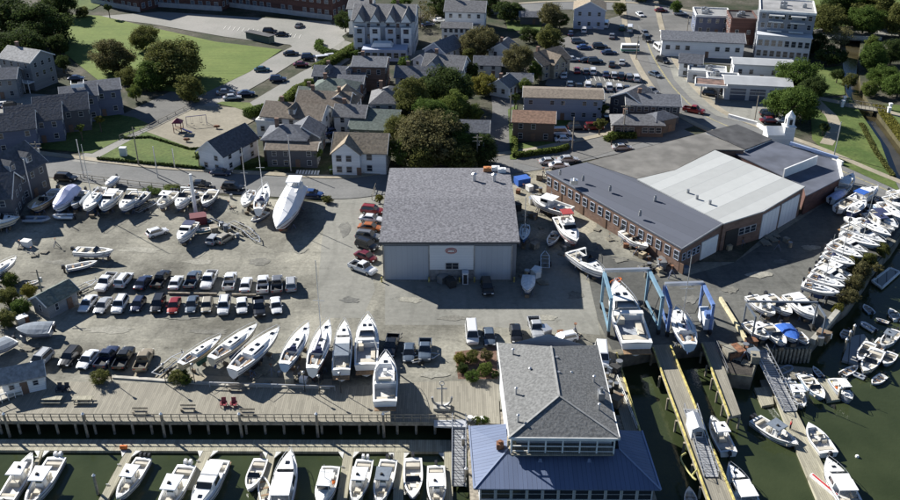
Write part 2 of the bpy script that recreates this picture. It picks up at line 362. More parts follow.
sh('restaurant_car_park', [(513, 162), (560, 150), (556, 138), (560, 128), (600, 110), (625, 112), (700, 112), (706, 122), (672, 134), (590, 158), (545, 170)], M_lot, .010)
sh('garage_forecourt', [(668, 62), (700, 70), (790, 98), (782, 122), (756, 126), (716, 116), (690, 98), (674, 80)], M_drive, .010)
sh('building_yard', [(630, 18), (760, 10), (756, 62), (735, 66), (672, 60), (655, 40)], M_lot, .008)
sh('white_steps', [(757, 62), (808, 62), (800, 74), (752, 72)], M_lotpale, .014)
sh('car_park', [(-60, 102), (30, 94), (62, 96), (40, 118), (-60, 125)], M_lotpale, .010)
sh('dirt_lot', [(120, 116), (200, 78), (232, 88), (200, 108), (150, 130)], M_lot, .008)
# playground and lawns
sh('playground', [(146, 132), (198, 106), (235, 108), (262, 117), (226, 136), (206, 147), (190, 148)], M_sand, .018)
sh('playing_field', [(52, 14), (100, 16), (215, 42), (282, 50), (250, 72), (200, 96), (100, 82), (60, 50)], M_field, .014)
def lawn(*p): return sh('lawn', list(p), M_grass, .016)
lawn((97, 159), (146, 132), (190, 148), (206, 148), (214, 152), (205, 168), (150, 164)); lawn((0, 122), (80, 108), (135, 118), (150, 125), (92, 154), (50, 150), (0, 146))
lawn((222, 102), (250, 103), (262, 116), (235, 108), (216, 104)); lawn((232, 162), (300, 152), (305, 168), (235, 172)); lawn((328, 168), (336, 162), (384, 166), (384, 174), (330, 174))
lawn((810, 100), (850, 98), (880, 142), (893, 178), (900, 192), (840, 165), (812, 140)); lawn((896, 128), (875, 104), (905, 106), (930, 170)); lawn((816, 70), (842, 66), (845, 95), (815, 98))
lawn((508, 110), (517, 105), (516, 160), (510, 160)); lawn((516, 144), (560, 140), (568, 148), (520, 158)); lawn((505, 20), (543, 22), (540, 31), (508, 31)); lawn((552, 118), (572, 120), (570, 128), (550, 126))
lawn((30, -20), (130, -10), (92, 10), (52, 8)); lawn((800, -20), (1000, -30), (1000, 25), (850, 26), (812, 30))
road('footpath', [(812, 98), (822, 108), (832, 118), (834, 130), (826, 145)], 3.2, z=.024, m=M_walk)
road('footpath', [(815, 98), (845, 104)], 3, z=.028, m=M_walk); road('footpath', [(886, 112), (905, 117), (960, 128)], 3, z=.028, m=M_walk)
# painted crossing and parking bays
mb = MB()
zz = nz(); a, b_ = G(297, 173.5, 0), G(318, 174, 0)
for i in range(8):
    p = a.lerp(b_, i / 7); mb.box(p.x, p.y, zz, .5, 3.2, .002)
structure('crosswalk_marking', mb, M_paint)
mb = MB()
for (x0, y0, x1, y1, n_, dy) in ((578, 91, 640, 92, 14, 4.8), (586, 79, 640, 80, 12, 4.8), (225, 28, 300, 37, 16, 4.8)):
    zz = nz(); a, b_ = G(x0, y0), G(x1, y1)
    for i in range(n_ + 1):
        p = a.lerp(b_, i / n_); mb.box(p.x, p.y, zz, .14, dy, .002)
structure('parking_marking', mb, M_paint)
# boardwalk, floats, piers --------------------------------------------------
def deckthing(name, px, z, t, m, label, cat, group=None, piles=None, edge=None):
    pts = [G(x, y, z) for x, y in px]; c = sum(pts, Vector()) / len(pts); c.z = z
    root = thing(name, c, label, cat, group)
    mb = MB(); mb.slab(pts, t); mb.build('decking', m, root, c)
    for (x, y, zt) in piles or ():
        p = G(x, y, z); mb = MB(); mb.cyl((p.x, p.y, -6), (p.x, p.y, zt), .22, .2, 8); mb.build('pile', M_pile, root, c)
    return root, c
bw = deckthing('boardwalk', [(-70, 421), (-60, 384), (34, 381), (225, 385), (330, 388), (420, 382), (498, 380), (500, 424), (455, 422)], .02, .35, M_board, 'long weathered plank boardwalk above the float with benches on it', 'boardwalk',
    piles=[(x, y_, -.4) for x in range(-40, 455, 19) for y_ in (420.2, 409)])[0]
mb = MB(); mb.bar(G(-60, 422, -.55), G(452, 424, -.55), .3, .5)
o = mb.build('edge_beam', M_pile, bw, bw.location)
a, b_ = G(-60, 420, .02), G(455, 421, .02); n_ = 60
r_ = thing('railing', a.lerp(b_, .5), 'low timber railing running along the water edge of the boardwalk', 'railing')
for i in range(n_ + 1):
    p = a.lerp(b_, i / n_); mb = MB(); mb.box(p.x, p.y + .1, .55, .12, .12, 1.06); mb.build('post', M_pile, r_, r_.location)
for h in (.45, 1.05):
    mb = MB(); mb.bar(a + Vector((0, .18, h)), b_ + Vector((0, .18, h)), .06, .14); mb.build('rail', M_pile, r_, r_.location)
# kerb wall and long pipe rail behind the boardwalk
w_ = MB(); w_.slab([G(x, y, .25) for x, y in ((112, 375), (230, 383), (330, 386), (330, 388), (228, 385.5), (112, 377.5))], .25); tag(w_.build('kerb_wall', M_kerb), 'low pale concrete kerb wall between the boat row and boardwalk', 'kerb wall')
Z = WATER + .45
fl = deckthing('floating_dock', [(-60, 439), (456, 440), (456, 452), (-60, 450)], Z, .6, M_float, 'long tan floating dock parallel to the boardwalk', 'dock')
M_gus = mat('gusset_plate', (.55, .55, .52), .6, var=.15, scale=2)
fingers = [((42, 450), (30, 476), 4, 'short tan finger float between the two leftmost boats'), ((131, 450), (103, 500), 9, 'tan finger float with an orange cylinder at its head'), ((208, 450), (188, 488), 10, 'tan finger float left of the twin engine white cruiser'),
           ((272, 451), (260, 505), 8, 'narrow tan finger float beside the small open skiff'), ((349, 451), (341, 505), 10, 'pale grey finger float right of the boat at the widest gap'), ((399, 452), (398, 505), 10, 'tan finger float left of the boat with navy covers'), ((448, 452), (449, 505), 8, 'tan finger float nearest the sloping gangway')]
for (x0, y0), (x1, y1), w, lb in fingers:
    r_, c_ = deckthing('finger_float', [(x0 - w / 2, y0), (x0 + w / 2, y0), (x1 + w / 2, y1), (x1 - w / 2, y1)], Z - .02, .55, M_float, lb, 'finger float', 'finger floats of the boardwalk dock')
    for s_ in (-1, 1):
        mb = MB(); xe = x0 + s_ * w / 2; mb.slab([G(xe, y0 + .6, Z + .03), G(xe + s_ * 5.5, y0 + .6, Z + .03), G(xe + (x1 - x0) * .16, y0 + 7, Z + .03)], .2); mb.build('gusset', M_gus, r_, c_)
    for t_ in (.3, .7):
        p = G(x0 + (x1 - x0) * t_ - w * .4, y0 + (y1 - y0) * t_, Z); mb = MB(); mb.box(p.x, p.y, Z + .12, .45, .12, .1); mb.build('cleat', M_steel, r_, c_)
M_cap = mat('white_pile_cap', (.8, .8, .8), .5)
def pile(x, y, top, lb, g=None, zb=WATER):
    p = G(x, y, zb); r = thing('mooring_pile', (p.x, p.y, zb), lb, 'pile', g)
    mb = MB(); mb.cyl((0, 0, -3), (0, 0, top), .24, .2, 10); mb.build('shaft', M_pile, r)
    mb = MB(); mb.cyl((0, 0, top), (0, 0, top + .35), .26, .03, 10); mb.build('pile_cap', M_cap, r)
for i, x in enumerate((10, 88, 165, 242, 318, 384)):
    pile(x, 437, 4.4, f"pale capped mooring pile at the boardwalk edge, {('first','second','third','fourth','fifth','sixth')[i]} of six from the left", 'piles along the boardwalk')
pile(98, 494, 3.4, 'mooring pile with white cap standing alone in open water by the second finger float')
for x, y, lb in ((463, 455, 'timber pile beside the gangway, near its middle'), (466, 486, 'timber pile beside the foot of the gangway')): pile(x, y, 3.2, lb)
# piers of the boat slips
def pier(px, lb, piles, yl):
    r, c = deckthing('pier', px, .05, .5, M_board, lb, 'pier', 'slip piers', piles)
    for (x0, y0), (x1, y1) in yl:
        mb = MB(); mb.bar(G(x0, y0, .2), G(x1, y1, .2), .24, .28); mb.build('edge_beam', M_yellow, r, c)
pier([(652, 346), (671, 345), (737, 505), (709, 505)], 'long timber pier with yellow edge beams between the two wet slips', [(652 + i * 8.2, 352 + i * 22, -.45) for i in range(7)] + [(669 + i * 9.1, 352 + i * 22, -.45) for i in range(7)], (((653, 348), (710, 503)), ((670.5, 346), (735.5, 503))))
pier([(701, 342), (715, 342), (741, 414), (729, 417)], 'short timber pier with yellow edge beam ending in open water', [(702 + i * 5.4, 350 + i * 13, -.45) for i in range(6)] + [(714 + i * 5.2, 350 + i * 13, -.45) for i in range(6)], (((702, 344), (729.5, 416)),))
pier([(603, 352), (617, 352), (641, 432), (625, 432)], 'dark narrow pier beside the restaurant with a yellow slip edge', [(612 + i * 5.5, 360 + i * 17, -.45) for i in range(5)], (((616.5, 353), (640, 431)),))
# ================================================================ buildings
M_trim = mat('white_trim', (.72, .72, .70), .6, var=.08, scale=1)
M_wtrim = mat('window_trim', (.48, .48, .47), .6, var=.1, scale=1)
M_pane = mat('window_pane', (.03, .035, .045), .1, spec=.7)
M_doorc = mat('door_paint', (.16, .10, .07), .6)
def clap(name, col): return band_mat('clapboard_' + name, col, [x * .6 for x in col], .28, .75, 'Z', 0, .12, .1, bump=.3)
def shingle(name, col): return mat('shingle_' + name, col, .95, 0, .22, 1.7, .35, col2=[x * 1.32 for x in col], detail=9)
WALLS = {'white': clap('white', (.76, .77, .77)), 'grey': clap('grey', (.24, .25, .26)), 'bluegrey': clap('bluegrey', (.27, .30, .36)), 'navy': clap('navy', (.11, .13, .19)),
         'brown': clap('brown', (.13, .095, .075)), 'tan': clap('tan', (.33, .29, .22)), 'lav': clap('lavender', (.42, .45, .54)), 'dark': clap('dark', (.10, .10, .11)),
         'green': clap('green', (.10, .13, .11)), 'pale': clap('pale_grey', (.50, .52, .55)), 'tower': clap('tower_grey', (.25, .27, .31)),
         'brick': band_mat('brick', (.19, .12, .09), (.13, .10, .085), .26, .9, 'Z', 0, .12, .3, bump=.2, cross=.6), 'dbrick': band_mat('dark_brick', (.11, .055, .045), (.07, .045, .04), .26, .9, 'Z', 0, .12, .3, bump=.2, cross=.6)}
ROOFS = {'grey': shingle('grey', (.15, .15, .155)), 'dark': shingle('dark', (.08, .085, .098)), 'tan': shingle('tan', (.24, .195, .14)), 'brown': shingle('brown', (.17, .14, .11)),
         'green': shingle('green', (.11, .135, .12)), 'pale': shingle('pale', (.27, .27, .27)), 'rust': shingle('rust', (.23, .14, .095)), 'slate': shingle('slate', (.12, .127, .145)),
         'flat': mat('flat_roof', (.27, .27, .27), .9, var=.2, scale=.3), 'flatd': mat('dark_flat_roof', (.07, .07, .075), .9, var=.3, scale=.3), 'metal': mat('pale_metal_roof', (.46, .47, .47), .5, .1, var=.1, scale=.3)}
def window(root, x, y, z, nx, ny, w=1.0, h=1.5, trim=None, pane=None):
    """framed window on a wall whose outward normal is (nx, ny); local coordinates"""
    rz = math.atan2(ny, nx) + pi / 2
    mb = MB()
    for dx, dz, sx, sz in ((0, h / 2, w + .16, .08), (0, -h / 2, w + .16, .08), (-w / 2 - .04, 0, .08, h - .08), (w / 2 + .04, 0, .08, h - .08), (0, 0, w, .05)):
        mb.box(x + dx * cos(rz) + nx * .05, y + dx * sin(rz) + ny * .05, z + dz, sx, .14, sz, rz)
    f = mb.build('window', trim or M_wtrim, root)
    mb = MB(); mb.box(x + nx * .02, y + ny * .02, z, w + .01, .05, h - .1, rz); mb.build('pane', pane or M_pane, f)
def gable_roof(mb, w, d, h, rh, ov=.45, t=.22, hip=0.):
    """ridge along x; hip>0 pulls the ridge ends in; local, eave height h"""
    W_, D_ = w / 2 + ov, d / 2 + ov; k = rh / (d / 2); ze = h - ov * k
    xr = W_ - hip
    V = [(-W_, -D_, ze), (W_, -D_, ze), (W_, D_, ze), (-W_, D_, ze), (-xr, 0, h + rh), (xr, 0, h + rh)]
    V2 = [(x, y, z + t) for x, y, z in V]
    fs = [(0, 1, 5, 4), (2, 3, 4, 5)] + ([(1, 2, 5), (3, 0, 4)] if hip else [])
    top = [tuple(i + 6 for i in f) for f in fs]; bot = [f[::-1] for f in fs]
    if hip: side = [(0, 6, 7, 1)[::-1], (1, 7, 8, 2)[::-1], (2, 8, 9, 3)[::-1], (3, 9, 6, 0)[::-1]]
    else: side = [(1, 7, 6, 0)[::-1], (3, 9, 8, 2)[::-1], (1, 5, 11, 7)[::-1], (5, 2, 8, 11)[::-1], (3, 4, 10, 9)[::-1], (4, 0, 6, 10)[::-1]]
    mb.add(V + V2, top + bot + side); return mb
def house(px, py, w, d, ang, h, rh, wc, rc, label, kind='gable', name='house', cat='house', group=None, chim=1, floors=2, ww=1.0, wh=1.4, wsp=3.0, door=True, dormers=0, trimc=None, extra=None, cross=None, off=None, pane=None):
    """px,py: the spot under the middle of the roof at eave height. ang: ridge heading in degrees (0 = along x)"""
    p = G(px, py, h) if off is None else Vector(off); a = radians(ang)
    root = thing(name, (p.x, p.y, 0), label, cat, group, a)
    mb = MB(); H = h
    mb.box(0, 0, H / 2, w, d, H)
    if kind == 'gable':
        for sx in (-1, 1):
            x = sx * w / 2; mb.add([(x, -d / 2, H), (x, d / 2, H), (x, 0, H + rh), (x - sx * .25, -d / 2, H), (x - sx * .25, d / 2, H), (x - sx * .25, 0, H + rh)], [(0, 1, 2) if sx > 0 else (1, 0, 2), (3, 4, 5)])
    if cross:
        cx, cw, cdp = cross   # front cross wing: centre x, width, how far it stands out to -y
        mb.box(cx, -d / 2 - cdp / 2, H / 2, cw, cdp, H - .01)
        mb.add([(cx - cw / 2, -d / 2 - cdp, H), (cx + cw / 2, -d / 2 - cdp, H), (cx, -d / 2 - cdp, H + rh * .9)], [(0, 1, 2)])
    mb.build('wall', WALLS[wc], root)
    mb = MB()
    if kind == 'flat':
        mb.box(0, 0, H + .1, w - .5, d - .5, .2); rf = mb.build('roof', ROOFS[rc], root)
        mb = MB()
        for x, y, sx, sy in ((0, d / 2, w + .3, .35), (0, -d / 2, w + .3, .35), (w / 2, 0, .35, d - .35), (-w / 2, 0, .35, d - .35)): mb.box(x, y, H + .3, sx, sy, .7)
        mb.build('parapet', M_trim if wc not in ('dbrick', 'brick') else WALLS[wc], rf)
        for i in range(2 + int(w // 9)):
            mb = MB(); bx_, by_ = random.uniform(-.35, .35) * w, random.uniform(-.3, .3) * d; mb.box(bx_, by_, H + .75, random.uniform(1, 2.2), random.uniform(1, 1.8), 1.1); mb.cyl((bx_, by_, H + 1.3), (bx_, by_, H + 1.5), .35, n=8); mb.build('roof_unit', M_steel, rf)
    else:
        gable_roof(mb, w, d, H, rh, hip=(d / 2 + .4) if kind == 'hip' else 0.)
        if cross:
            ov = .4; y0 = -d / 2 - cdp - ov; k = rh * .9 / (cw / 2); zE = H - ov * k; X = cw / 2 + ov; zr = H + rh * .9
            V = [(cx - X, y0, zE), (cx, y0, zr), (cx + X, y0, zE), (cx - X, -d / 2 + 1, zE), (cx, 0, zr), (cx + X, -d / 2 + 1, zE)]
            V += [(x, y, z + .25) for x, y, z in V]
            mb.add(V, [(6, 7, 10, 9)[::-1], (7, 8, 11, 10)[::-1], (0, 1, 4, 3), (1, 2, 5, 4), (0, 6, 7, 1)[::-1], (1, 7, 8, 2)[::-1], (0, 3, 9, 6)[::-1], (2, 8, 11, 5)[::-1]])
        rf = mb.build('roof', ROOFS[rc], root)
        for i in range(chim):
            mb = MB(); cx_ = (-.25 + .5 * i) * w * (.8 if i else 1); mb.box(cx_, .3, H + rh + .3, .9, .7, 2.2); mb.box(cx_, .3, H + rh + 1.45, 1.05, .85, .16); mb.build('chimney', WALLS['brick'], rf)
        if kind == 'gable':
            X = w / 2 + .47
            for sx in (-1, 1):
                for sy in (-1, 1):
                    mb = MB(); k = rh / (d / 2); mb.bar((sx * X, sy * (d / 2 + .45), H - .45 * k + .08), (sx * X, 0, H + rh + .08), .07, .3); mb.build('bargeboard', M_trim, rf)
        for i in range(dormers):
            x = (-.5 + (i + .5) / dormers) * w * .85; mb = MB(); yf = -d / 2 * .72; zb = H + rh * .28 - .3
            mb.box(x, yf / 2 - .2, zb + .9, 1.7, -yf - .4 + .8, 1.7); dm = mb.build('dormer', WALLS[wc] if trimc is None else M_trim, rf)
            mb = MB(); zz = zb + 1.7; yy = yf - .75
            mb.add([(x - 1.1, yy, zz), (x + 1.1, yy, zz), (x, yy, zz + .9), (x - 1.1, -.2, zz), (x + 1.1, -.2, zz), (x, -.2, zz + .9)], [(0, 1, 2), (0, 2, 5, 3), (1, 4, 5, 2)]); mb.build('dormer_roof', ROOFS[rc], dm)
            window(dm, x, yf - .6, zb + 1.0, 0, -1, .9, 1.1)
    # windows on walls that can face the camera side
    fl_h = H / floors
    for nx, ny, L_, D_ in ((0, -1, w, d), (0, 1, w, d), (1, 0, d, w), (-1, 0, d, w)):
        wn = Vector((nx * cos(a) - ny * sin(a), nx * sin(a) + ny * cos(a), 0))
        if wn.y > .35: continue
        nwin = max(1, int(L_ / wsp)); yo = 0
        for f in range(floors):
            for i in range(nwin):
                t = (-.5 + (i + .5) / nwin) * (L_ - .8)
                y_ = D_ / 2
                if ny == -1 and cross and abs(t - cross[0]) < cross[1] / 2: y_ += cross[2]
                if door and f == 0 and ny == -1 and i == nwin // 2:
                    x, y = t, -y_; mb = MB(); mb.box(x, y - .04, 1.1, 1.1, .12, 2.2); dr = mb.build('door', M_doorc, root); mb = MB(); mb.box(x + .4, y - .12, 1.05, .1, .08, .1); mb.build('handle', M_steel, dr)
                    continue
                if random.random() < .08: continue
                x, y = (t, ny * y_) if nx == 0 else (nx * y_, t)
                window(root, x, y, fl_h * (f + .58), nx, ny, ww, min(wh, fl_h * .55), pane=pane)
    if extra: extra(root, w, d, H, rh)
    return root
def hull_building(name, roofs, label, cat, zwall=None, wallm=None, outline=None, base=None):
    """a building from roof planes given as survey spots with heights; the walls drop from the outline"""
    allp = [G(*v) for v in outline]; c = sum(allp, Vector()) / len(allp); c.z = base or 0
    root = thing(name, c, label, cat)
    mb = MB(); pts = [Vector((c.x + (p.x - c.x) * .985, c.y + (p.y - c.y) * .985, p.z - .28)) for p in allp]
    mb.skirt(pts, zb=base or 0)
    mb.build('wall', wallm, root, c)
    for i, (vs, m_) in enumerate(roofs):
        mb = MB(); mb.slab([G(*v) for v in vs], .25); mb.build('roof', m_, root, c)
    return root, c
# ---------------- the storage shed in the middle (26 x 34 m, low gable with the ridge along x)
M_shroof = mat('mottled_shingles', (.095, .095, .11), .9, 0, .2, 2.2, .4, col2=(.20, .20, .22), detail=10)
c = Vector((-.1, 169.6, 0)); root = thing('storage_shed', c, 'large grey storage shed with wide speckled shingle roof, two tall doors and an oval sign', 'shed')
M_shed = band_mat('grey_wall_panels', (.15, .16, .18), (.11, .12, .135), .9, .6, 'X', 0, .05, .08, bump=.3)
mb = MB(); mb.box(0, 0, 4.1, 25.2, 33, 8.2)
mb.add([(-12.6, -16.5, 8.2), (-12.6, 16.5, 8.2), (-12.6, 0, 9.2), (12.6, -16.5, 8.2), (12.6, 16.5, 8.2), (12.6, 0, 9.2)], [(1, 0, 2), (3, 4, 5)]); mb.build('wall', M_shed, root)
mb = MB(); W_, D_ = 13.1, 17.2
mb.loft([[(-W_, -D_, 8.35), (-W_, -D_, 8.6), (-W_, 0, 9.55), (-W_, D_, 8.6), (-W_, D_, 8.35), (-W_, 0, 9.3)], [(W_, -D_, 8.35), (W_, -D_, 8.6), (W_, 0, 9.55), (W_, D_, 8.6), (W_, D_, 8.35), (W_, 0, 9.3)]][::-1], cap=False)
mb.add([(-W_, -D_, 8.35), (-W_, -D_, 8.6), (-W_, 0, 9.55), (-W_, D_, 8.6), (-W_, D_, 8.35), (-W_, 0, 9.3)], [(0, 1, 2, 5), (5, 2, 3, 4)]); mb.add([(W_, -D_, 8.35), (W_, -D_, 8.6), (W_, 0, 9.55), (W_, D_, 8.6), (W_, D_, 8.35), (W_, 0, 9.3)], [(5, 2, 1, 0), (4, 3, 2, 5)])
rf = mb.build('roof', M_shroof, root)
mb = MB(); mb.bar((-13.2, -17.28, 8.42), (13.2, -17.28, 8.42), .14, .3); mb.build('gutter', mat('dark_trim', (.03, .035, .045), .5), rf)
for (x, y, hh) in ((5.2, 9.5, 1.7), (9.4, 9.2, 1.7)):
    mb = MB(); mb.cyl((x, y, 8.9), (x, y, 8.9 + hh), .38, n=10); mb.cyl((x, y, 8.9 + hh), (x, y, 9.2 + hh), .6, .15, n=10); mb.build('roof_vent', M_alu, rf)
for (x, y, m_) in ((8.2, 15.2, mat('orange_cover', (.5, .2, .07), .6)), (10.0, 15.6, M_white), (11.3, 14.6, M_white)):
    mb = MB(); mb.box(x, y, 9.2, 1.7, 1.1, .9); mb.cyl((x, y, 9.6), (x, y, 9.75), .4, n=8); mb.build('roof_unit', m_, rf)
M_door = band_mat('pale_door_panels', (.36, .39, .43), (.27, .29, .33), 1.0, .5, 'X', 0, .04, .05, bump=.2)
M_office = band_mat('white_siding', (.62, .64, .66), (.45, .47, .5), .35, .6, 'Z', 0, .1, .04, bump=.2)
for x, w_ in ((-8.1, 8.3), (8.2, 6.9)):
    mb = MB(); mb.box(x, -16.53, 3.75, w_, .12, 7.3); dr = mb.build('large_door', M_door, root)
    mb = MB(); mb.bar((x - w_ / 2 - .12, -16.6, 0), (x - w_ / 2 - .12, -16.6, 7.6), .2); mb.bar((x + w_ / 2 + .12, -16.6, 0), (x + w_ / 2 + .12, -16.6, 7.6), .2); mb.build('door_frame', M_steel, dr)
mb = MB(); mb.box(.4, -16.57, 4.95, 8.5, .2, 5.2); off_ = mb.build('office_front', M_office, root)
mb = MB(); mb.box(.4, -16.55, 1.15, 8.5, .14, 2.2); mb.build('office_base', mat('grey_block', (.22, .22, .22), .9, var=.2, scale=2), root)
for dx in (-.62, .62): window(root, .9 + dx - .4, -16.68, 3.2, 0, -1, 1.05, 1.3, M_steel)
rings = []
for r_, y_, m_, nm in ((1.12, -16.70, mat('sign_red', (.30, .02, .02), .5), 'sign_board'), (.98, -16.76, M_white, 'sign_ring'), (.90, -16.80, mat('sign_maroon', (.22, .015, .015), .5), 'sign_band'), (.68, -16.84, M_white, 'sign_centre')):
    mb = MB(); n_ = 28
    ring = [(.3 + r_ * 1.0 * cos(2 * pi * i / n_), y_, 6.45 + (r_ - .45) * 1.0 * sin(2 * pi * i / n_)) for i in range(n_)]
    mb.loft([ring, [(x, y + .1, z) for x, y, z in ring]]); o = mb.build(nm, m_, root if nm == 'sign_board' else sgn)
    if nm == 'sign_board': sgn = o
mb = MB()
for i, (dx, ww_) in enumerate(((-.36, .16), (-.16, .14), (.02, .12), (.2, .16), (.38, .14))): mb.box(.3 + dx, -16.86, 6.45, ww_, .02, .1)
mb.build('sign_lettering', mat('sign_dark', (.08, .04, .06), .5), sgn)
for x in (-12.9, -3.9, 4.75, 1.9, 12.3):
    mb = MB(); mb.cyl((x, -17.3, 0), (x, -17.3, 1.1), .16, n=8); o = mb.build('bollard', M_yellow); o.location = c; mb = None
    tag(o, 'yellow bollard guarding the front wall of the storage shed', 'bollard', 'bollards of the storage shed')
mb = MB(); mb.box(0, 0, 1.2, 1.1, 1.1, 2.4); mb.box(0, 0, 2.45, 1.25, 1.25, .14); o = mb.build('portable_toilet', mat('toilet_shell', (.55, .58, .62), .5)); o.location = (2.9, 151.9, 0); tag(o, 'pale booth standing at the front of the storage shed by the office', 'toilet booth')
mb = MB(); mb.box(0, -.57, 1.15, .7, .04, 1.9); mb.build('door', M_dark, o)

# ---------------- restaurant on piles with hipped shingle roof and blue metal skirt roof
M_bluemetal = band_mat('blue_standing_seam', (.135, .17, .26), (.10, .125, .195), .62, .45, 'X', 0, .14, .07, metal=.15, bump=.6)
M_bluemetal_y = band_mat('blue_standing_seam_side', (.135, .17, .26), (.10, .125, .195), .62, .45, 'Y', 0, .14, .07, metal=.15, bump=.6)
M_rshingle = mat('weathered_shingle', (.14, .142, .14), .95, 0, .2, 2.6, .4, col2=(.20, .202, .198), detail=10); 
E7 = 8.2; R7 = 10.6
A, B_, C_, D_ = G(509, 437.5, E7), G(620, 438.5, E7), G(598, 345, E7), G(497, 342.5, E7)
P1, P2 = G(559, 396, R7 + .2), G(551, 346.5, R7 + .2)
ctr = (A + B_ + C_ + D_) / 4; ctr.z = 0
root = thing('restaurant', ctr, 'waterfront restaurant with hipped grey shingle roof, railed balcony and blue metal skirt roof', 'restaurant')
mb = MB(); t_ = Vector((0, 0, .25)); V = [A, B_, C_, D_, P1, P2]; V = V + [v - t_ for v in V]
mb.add(V, [(0, 1, 4), (1, 2, 5, 4), (3, 0, 4, 5), (6, 10, 7), (7, 10, 11, 8), (9, 11, 10, 6), (0, 6, 7, 1), (1, 7, 8, 2), (2, 8, 11, 5), (5, 11, 9, 3), (3, 9, 6, 0)])
rf = mb.build('roof', M_rshingle, root, ctr)
mb = MB(); up = Vector((0, 0, .06))
for a, b_ in ((A, P1), (B_, P1), (P1, P2)): mb.bar(a + up, b_ + up, .28, .1)
mb.build('ridge_cap', mat('ridge_flashing', (.30, .30, .29), .8, var=.15, scale=1), rf, ctr)
mb = MB()
for a, b_ in ((D_, A), (A, B_), (B_, C_)): mb.bar(a - t_ * .5, b_ - t_ * .5, .14, .3)
mb.build('gutter', M_trim, rf, ctr)
mb = MB(); q = .93
pts = [ctr + (p - ctr) * q for p in (A, B_, C_, D_)]
for p in pts: p.z = E7 - .1
pts[0] += Vector((0, 1.6, 0)); pts[1] += Vector((0, 1.6, 0)); 
mb.skirt(pts, zb=-.3); 
mb.add([pts[2], pts[3], (P2.x, pts[3].y, R7 - .3)], [(0, 1, 2)])
mb.build('wall', WALLS['pale'], root, ctr)
# balcony under the front eave
fA, fB = Vector((A.x + .4, A.y + .35, 0)), Vector((B_.x - .6, B_.y + .35, 0))
mb = MB(); mb.box((fA.x + fB.x) / 2, fA.y + .55, 5.25, fB.x - fA.x, 2.2, .22); mb.build('balcony_floor', M_board, root, ctr)
for i in range(7):
    p = fA.lerp(fB, i / 6); mb = MB(); mb.box(p.x, p.y, 6.6, .2, .2, 2.9); mb.build('balcony_post', M_trim, root, ctr)
mb = MB(); mb.bar(fA + Vector((0, 0, 6.45)), fB + Vector((0, 0, 6.45)), .12, .14); mb.bar(fA + Vector((0, 0, 5.6)), fB + Vector((0, 0, 5.6)), .08, .1); mb.bar(fA + Vector((0, 0, 7.6)), fB + Vector((0, 0, 7.6)), .2, .3); br = mb.build('balcony_rail', M_trim, root, ctr)
for i in range(6):
    p = fA.lerp(fB, (i + .5) / 6) - ctr; window(root, p.x, pts[0].y - ctr.y, 6.7, 0, -1, 2.0, 1.8)
for i in range(7):
    p = D_.lerp(A, (i + .5) / 7) - ctr; window(root, ctr.x * 0 + (p.x * q) - .05, p.y, 6.2, -1, 0, 1.2, 1.4)
for x, y, kk in ((513, 353, 0), (530, 372, 0), (556, 365, 1), (558, 380, 1), (571, 376, 0), (518, 419, 0), (594, 380, 0), (601, 396, 1), (599, 408, 0), (516, 392, 0)):
    p = G(x, y, 9.2); mb = MB()
    if kk: mb.box(p.x, p.y, p.z + .2, .9, 1.3, 1.2); mb.cyl((p.x, p.y, p.z + .7), (p.x, p.y, p.z + 1.5), .25, n=8); mb.build('roof_fan', M_steel, rf, ctr)
    else: mb.cyl((p.x, p.y, p.z - .6), (p.x, p.y, p.z + .7), .14, n=8); mb.cyl((p.x, p.y, p.z + .7), (p.x, p.y, p.z + .85), .25, .1, n=8); mb.build('vent_pipe', M_alu, rf, ctr)
# skirt roof
O1, O2, O3, O4 = G(474, 489, 3.3), G(661, 490, 3.3), G(642, 431, 3.5), G(469, 426, 3.5)
I1, I2 = G(508, 449, 4.8), G(619, 449, 4.8); I3 = G(617, 430, 4.8); I4 = G(506, 424, 4.8)
mb = MB(); 
def plane(vs, nm, m_):
    mb = MB(); vs = [v.copy() for v in vs]; k = len(vs); lo = [v - Vector((0, 0, .18)) for v in vs]
    mb.add(vs + lo, [tuple(range(k)), tuple(range(2 * k - 1, k - 1, -1))] + [(i, k + i, k + (i + 1) % k, (i + 1) % k) for i in range(k)])
    return mb.build(nm, m_, root, ctr)
plane([O1, O2, I2, I1], 'skirt_roof', M_bluemetal); plane([O4, O1, I1, I4], 'skirt_roof', M_bluemetal_y); plane([O2, O3, I3, I2], 'skirt_roof', M_bluemetal_y)
for a, b_ in ((O1, I1), (O2, I2), (O2, O3), (O4, O1)): mb = MB(); mb.bar(a + up, b_ + up, .22, .1); mb.build('roof_edge_trim', mat('light_blue_flashing', (.28, .33, .45), .5, .2), root, ctr)
for x in (540, 589):
    p = G(x, 460, 4.4); mb = MB(); mb.box(p.x, p.y, p.z + .15, .6, .8, .5, taper=.5); mb.build('roof_vent', M_bluemetal, root, ctr)
mb = MB(); s1, s2, s3, s4 = [Vector((p.x, p.y, 0)) for p in (O1, O2, O3, O4)]
ins = .8
w1 = s1 + Vector((ins, ins, 3.2)); w2 = s2 + Vector((-ins, ins, 3.2)); w3 = s3 + Vector((-ins, 0, 3.2)); w4 = s4 + Vector((ins, 0, 3.2))
mb.skirt([w1, w2, w3, w4], zb=-.3); mb.build('lower_wall', WALLS['pale'], root, ctr)
for i in range(11):
    p = w1.lerp(w2, (i + .5) / 11) - ctr; window(root, p.x, p.y, 1.8, 0, -1, 1.7, 1.9)
for i in range(3):
    p = w4.lerp(w1, (i + .5) / 3) - ctr; window(root, p.x - .0, p.y, 1.8, -1, -.03, 1.6, 1.6)
mb = MB(); mb.slab([w1 + Vector((-1.2, -1.2, -3.3)), w2 + Vector((1, -1.2, -3.3)), w3 + Vector((1, 8, -3.3)), w4 + Vector((-1.2, 8, -3.3))], .4); mb.build('platform', M_pile, root, ctr)
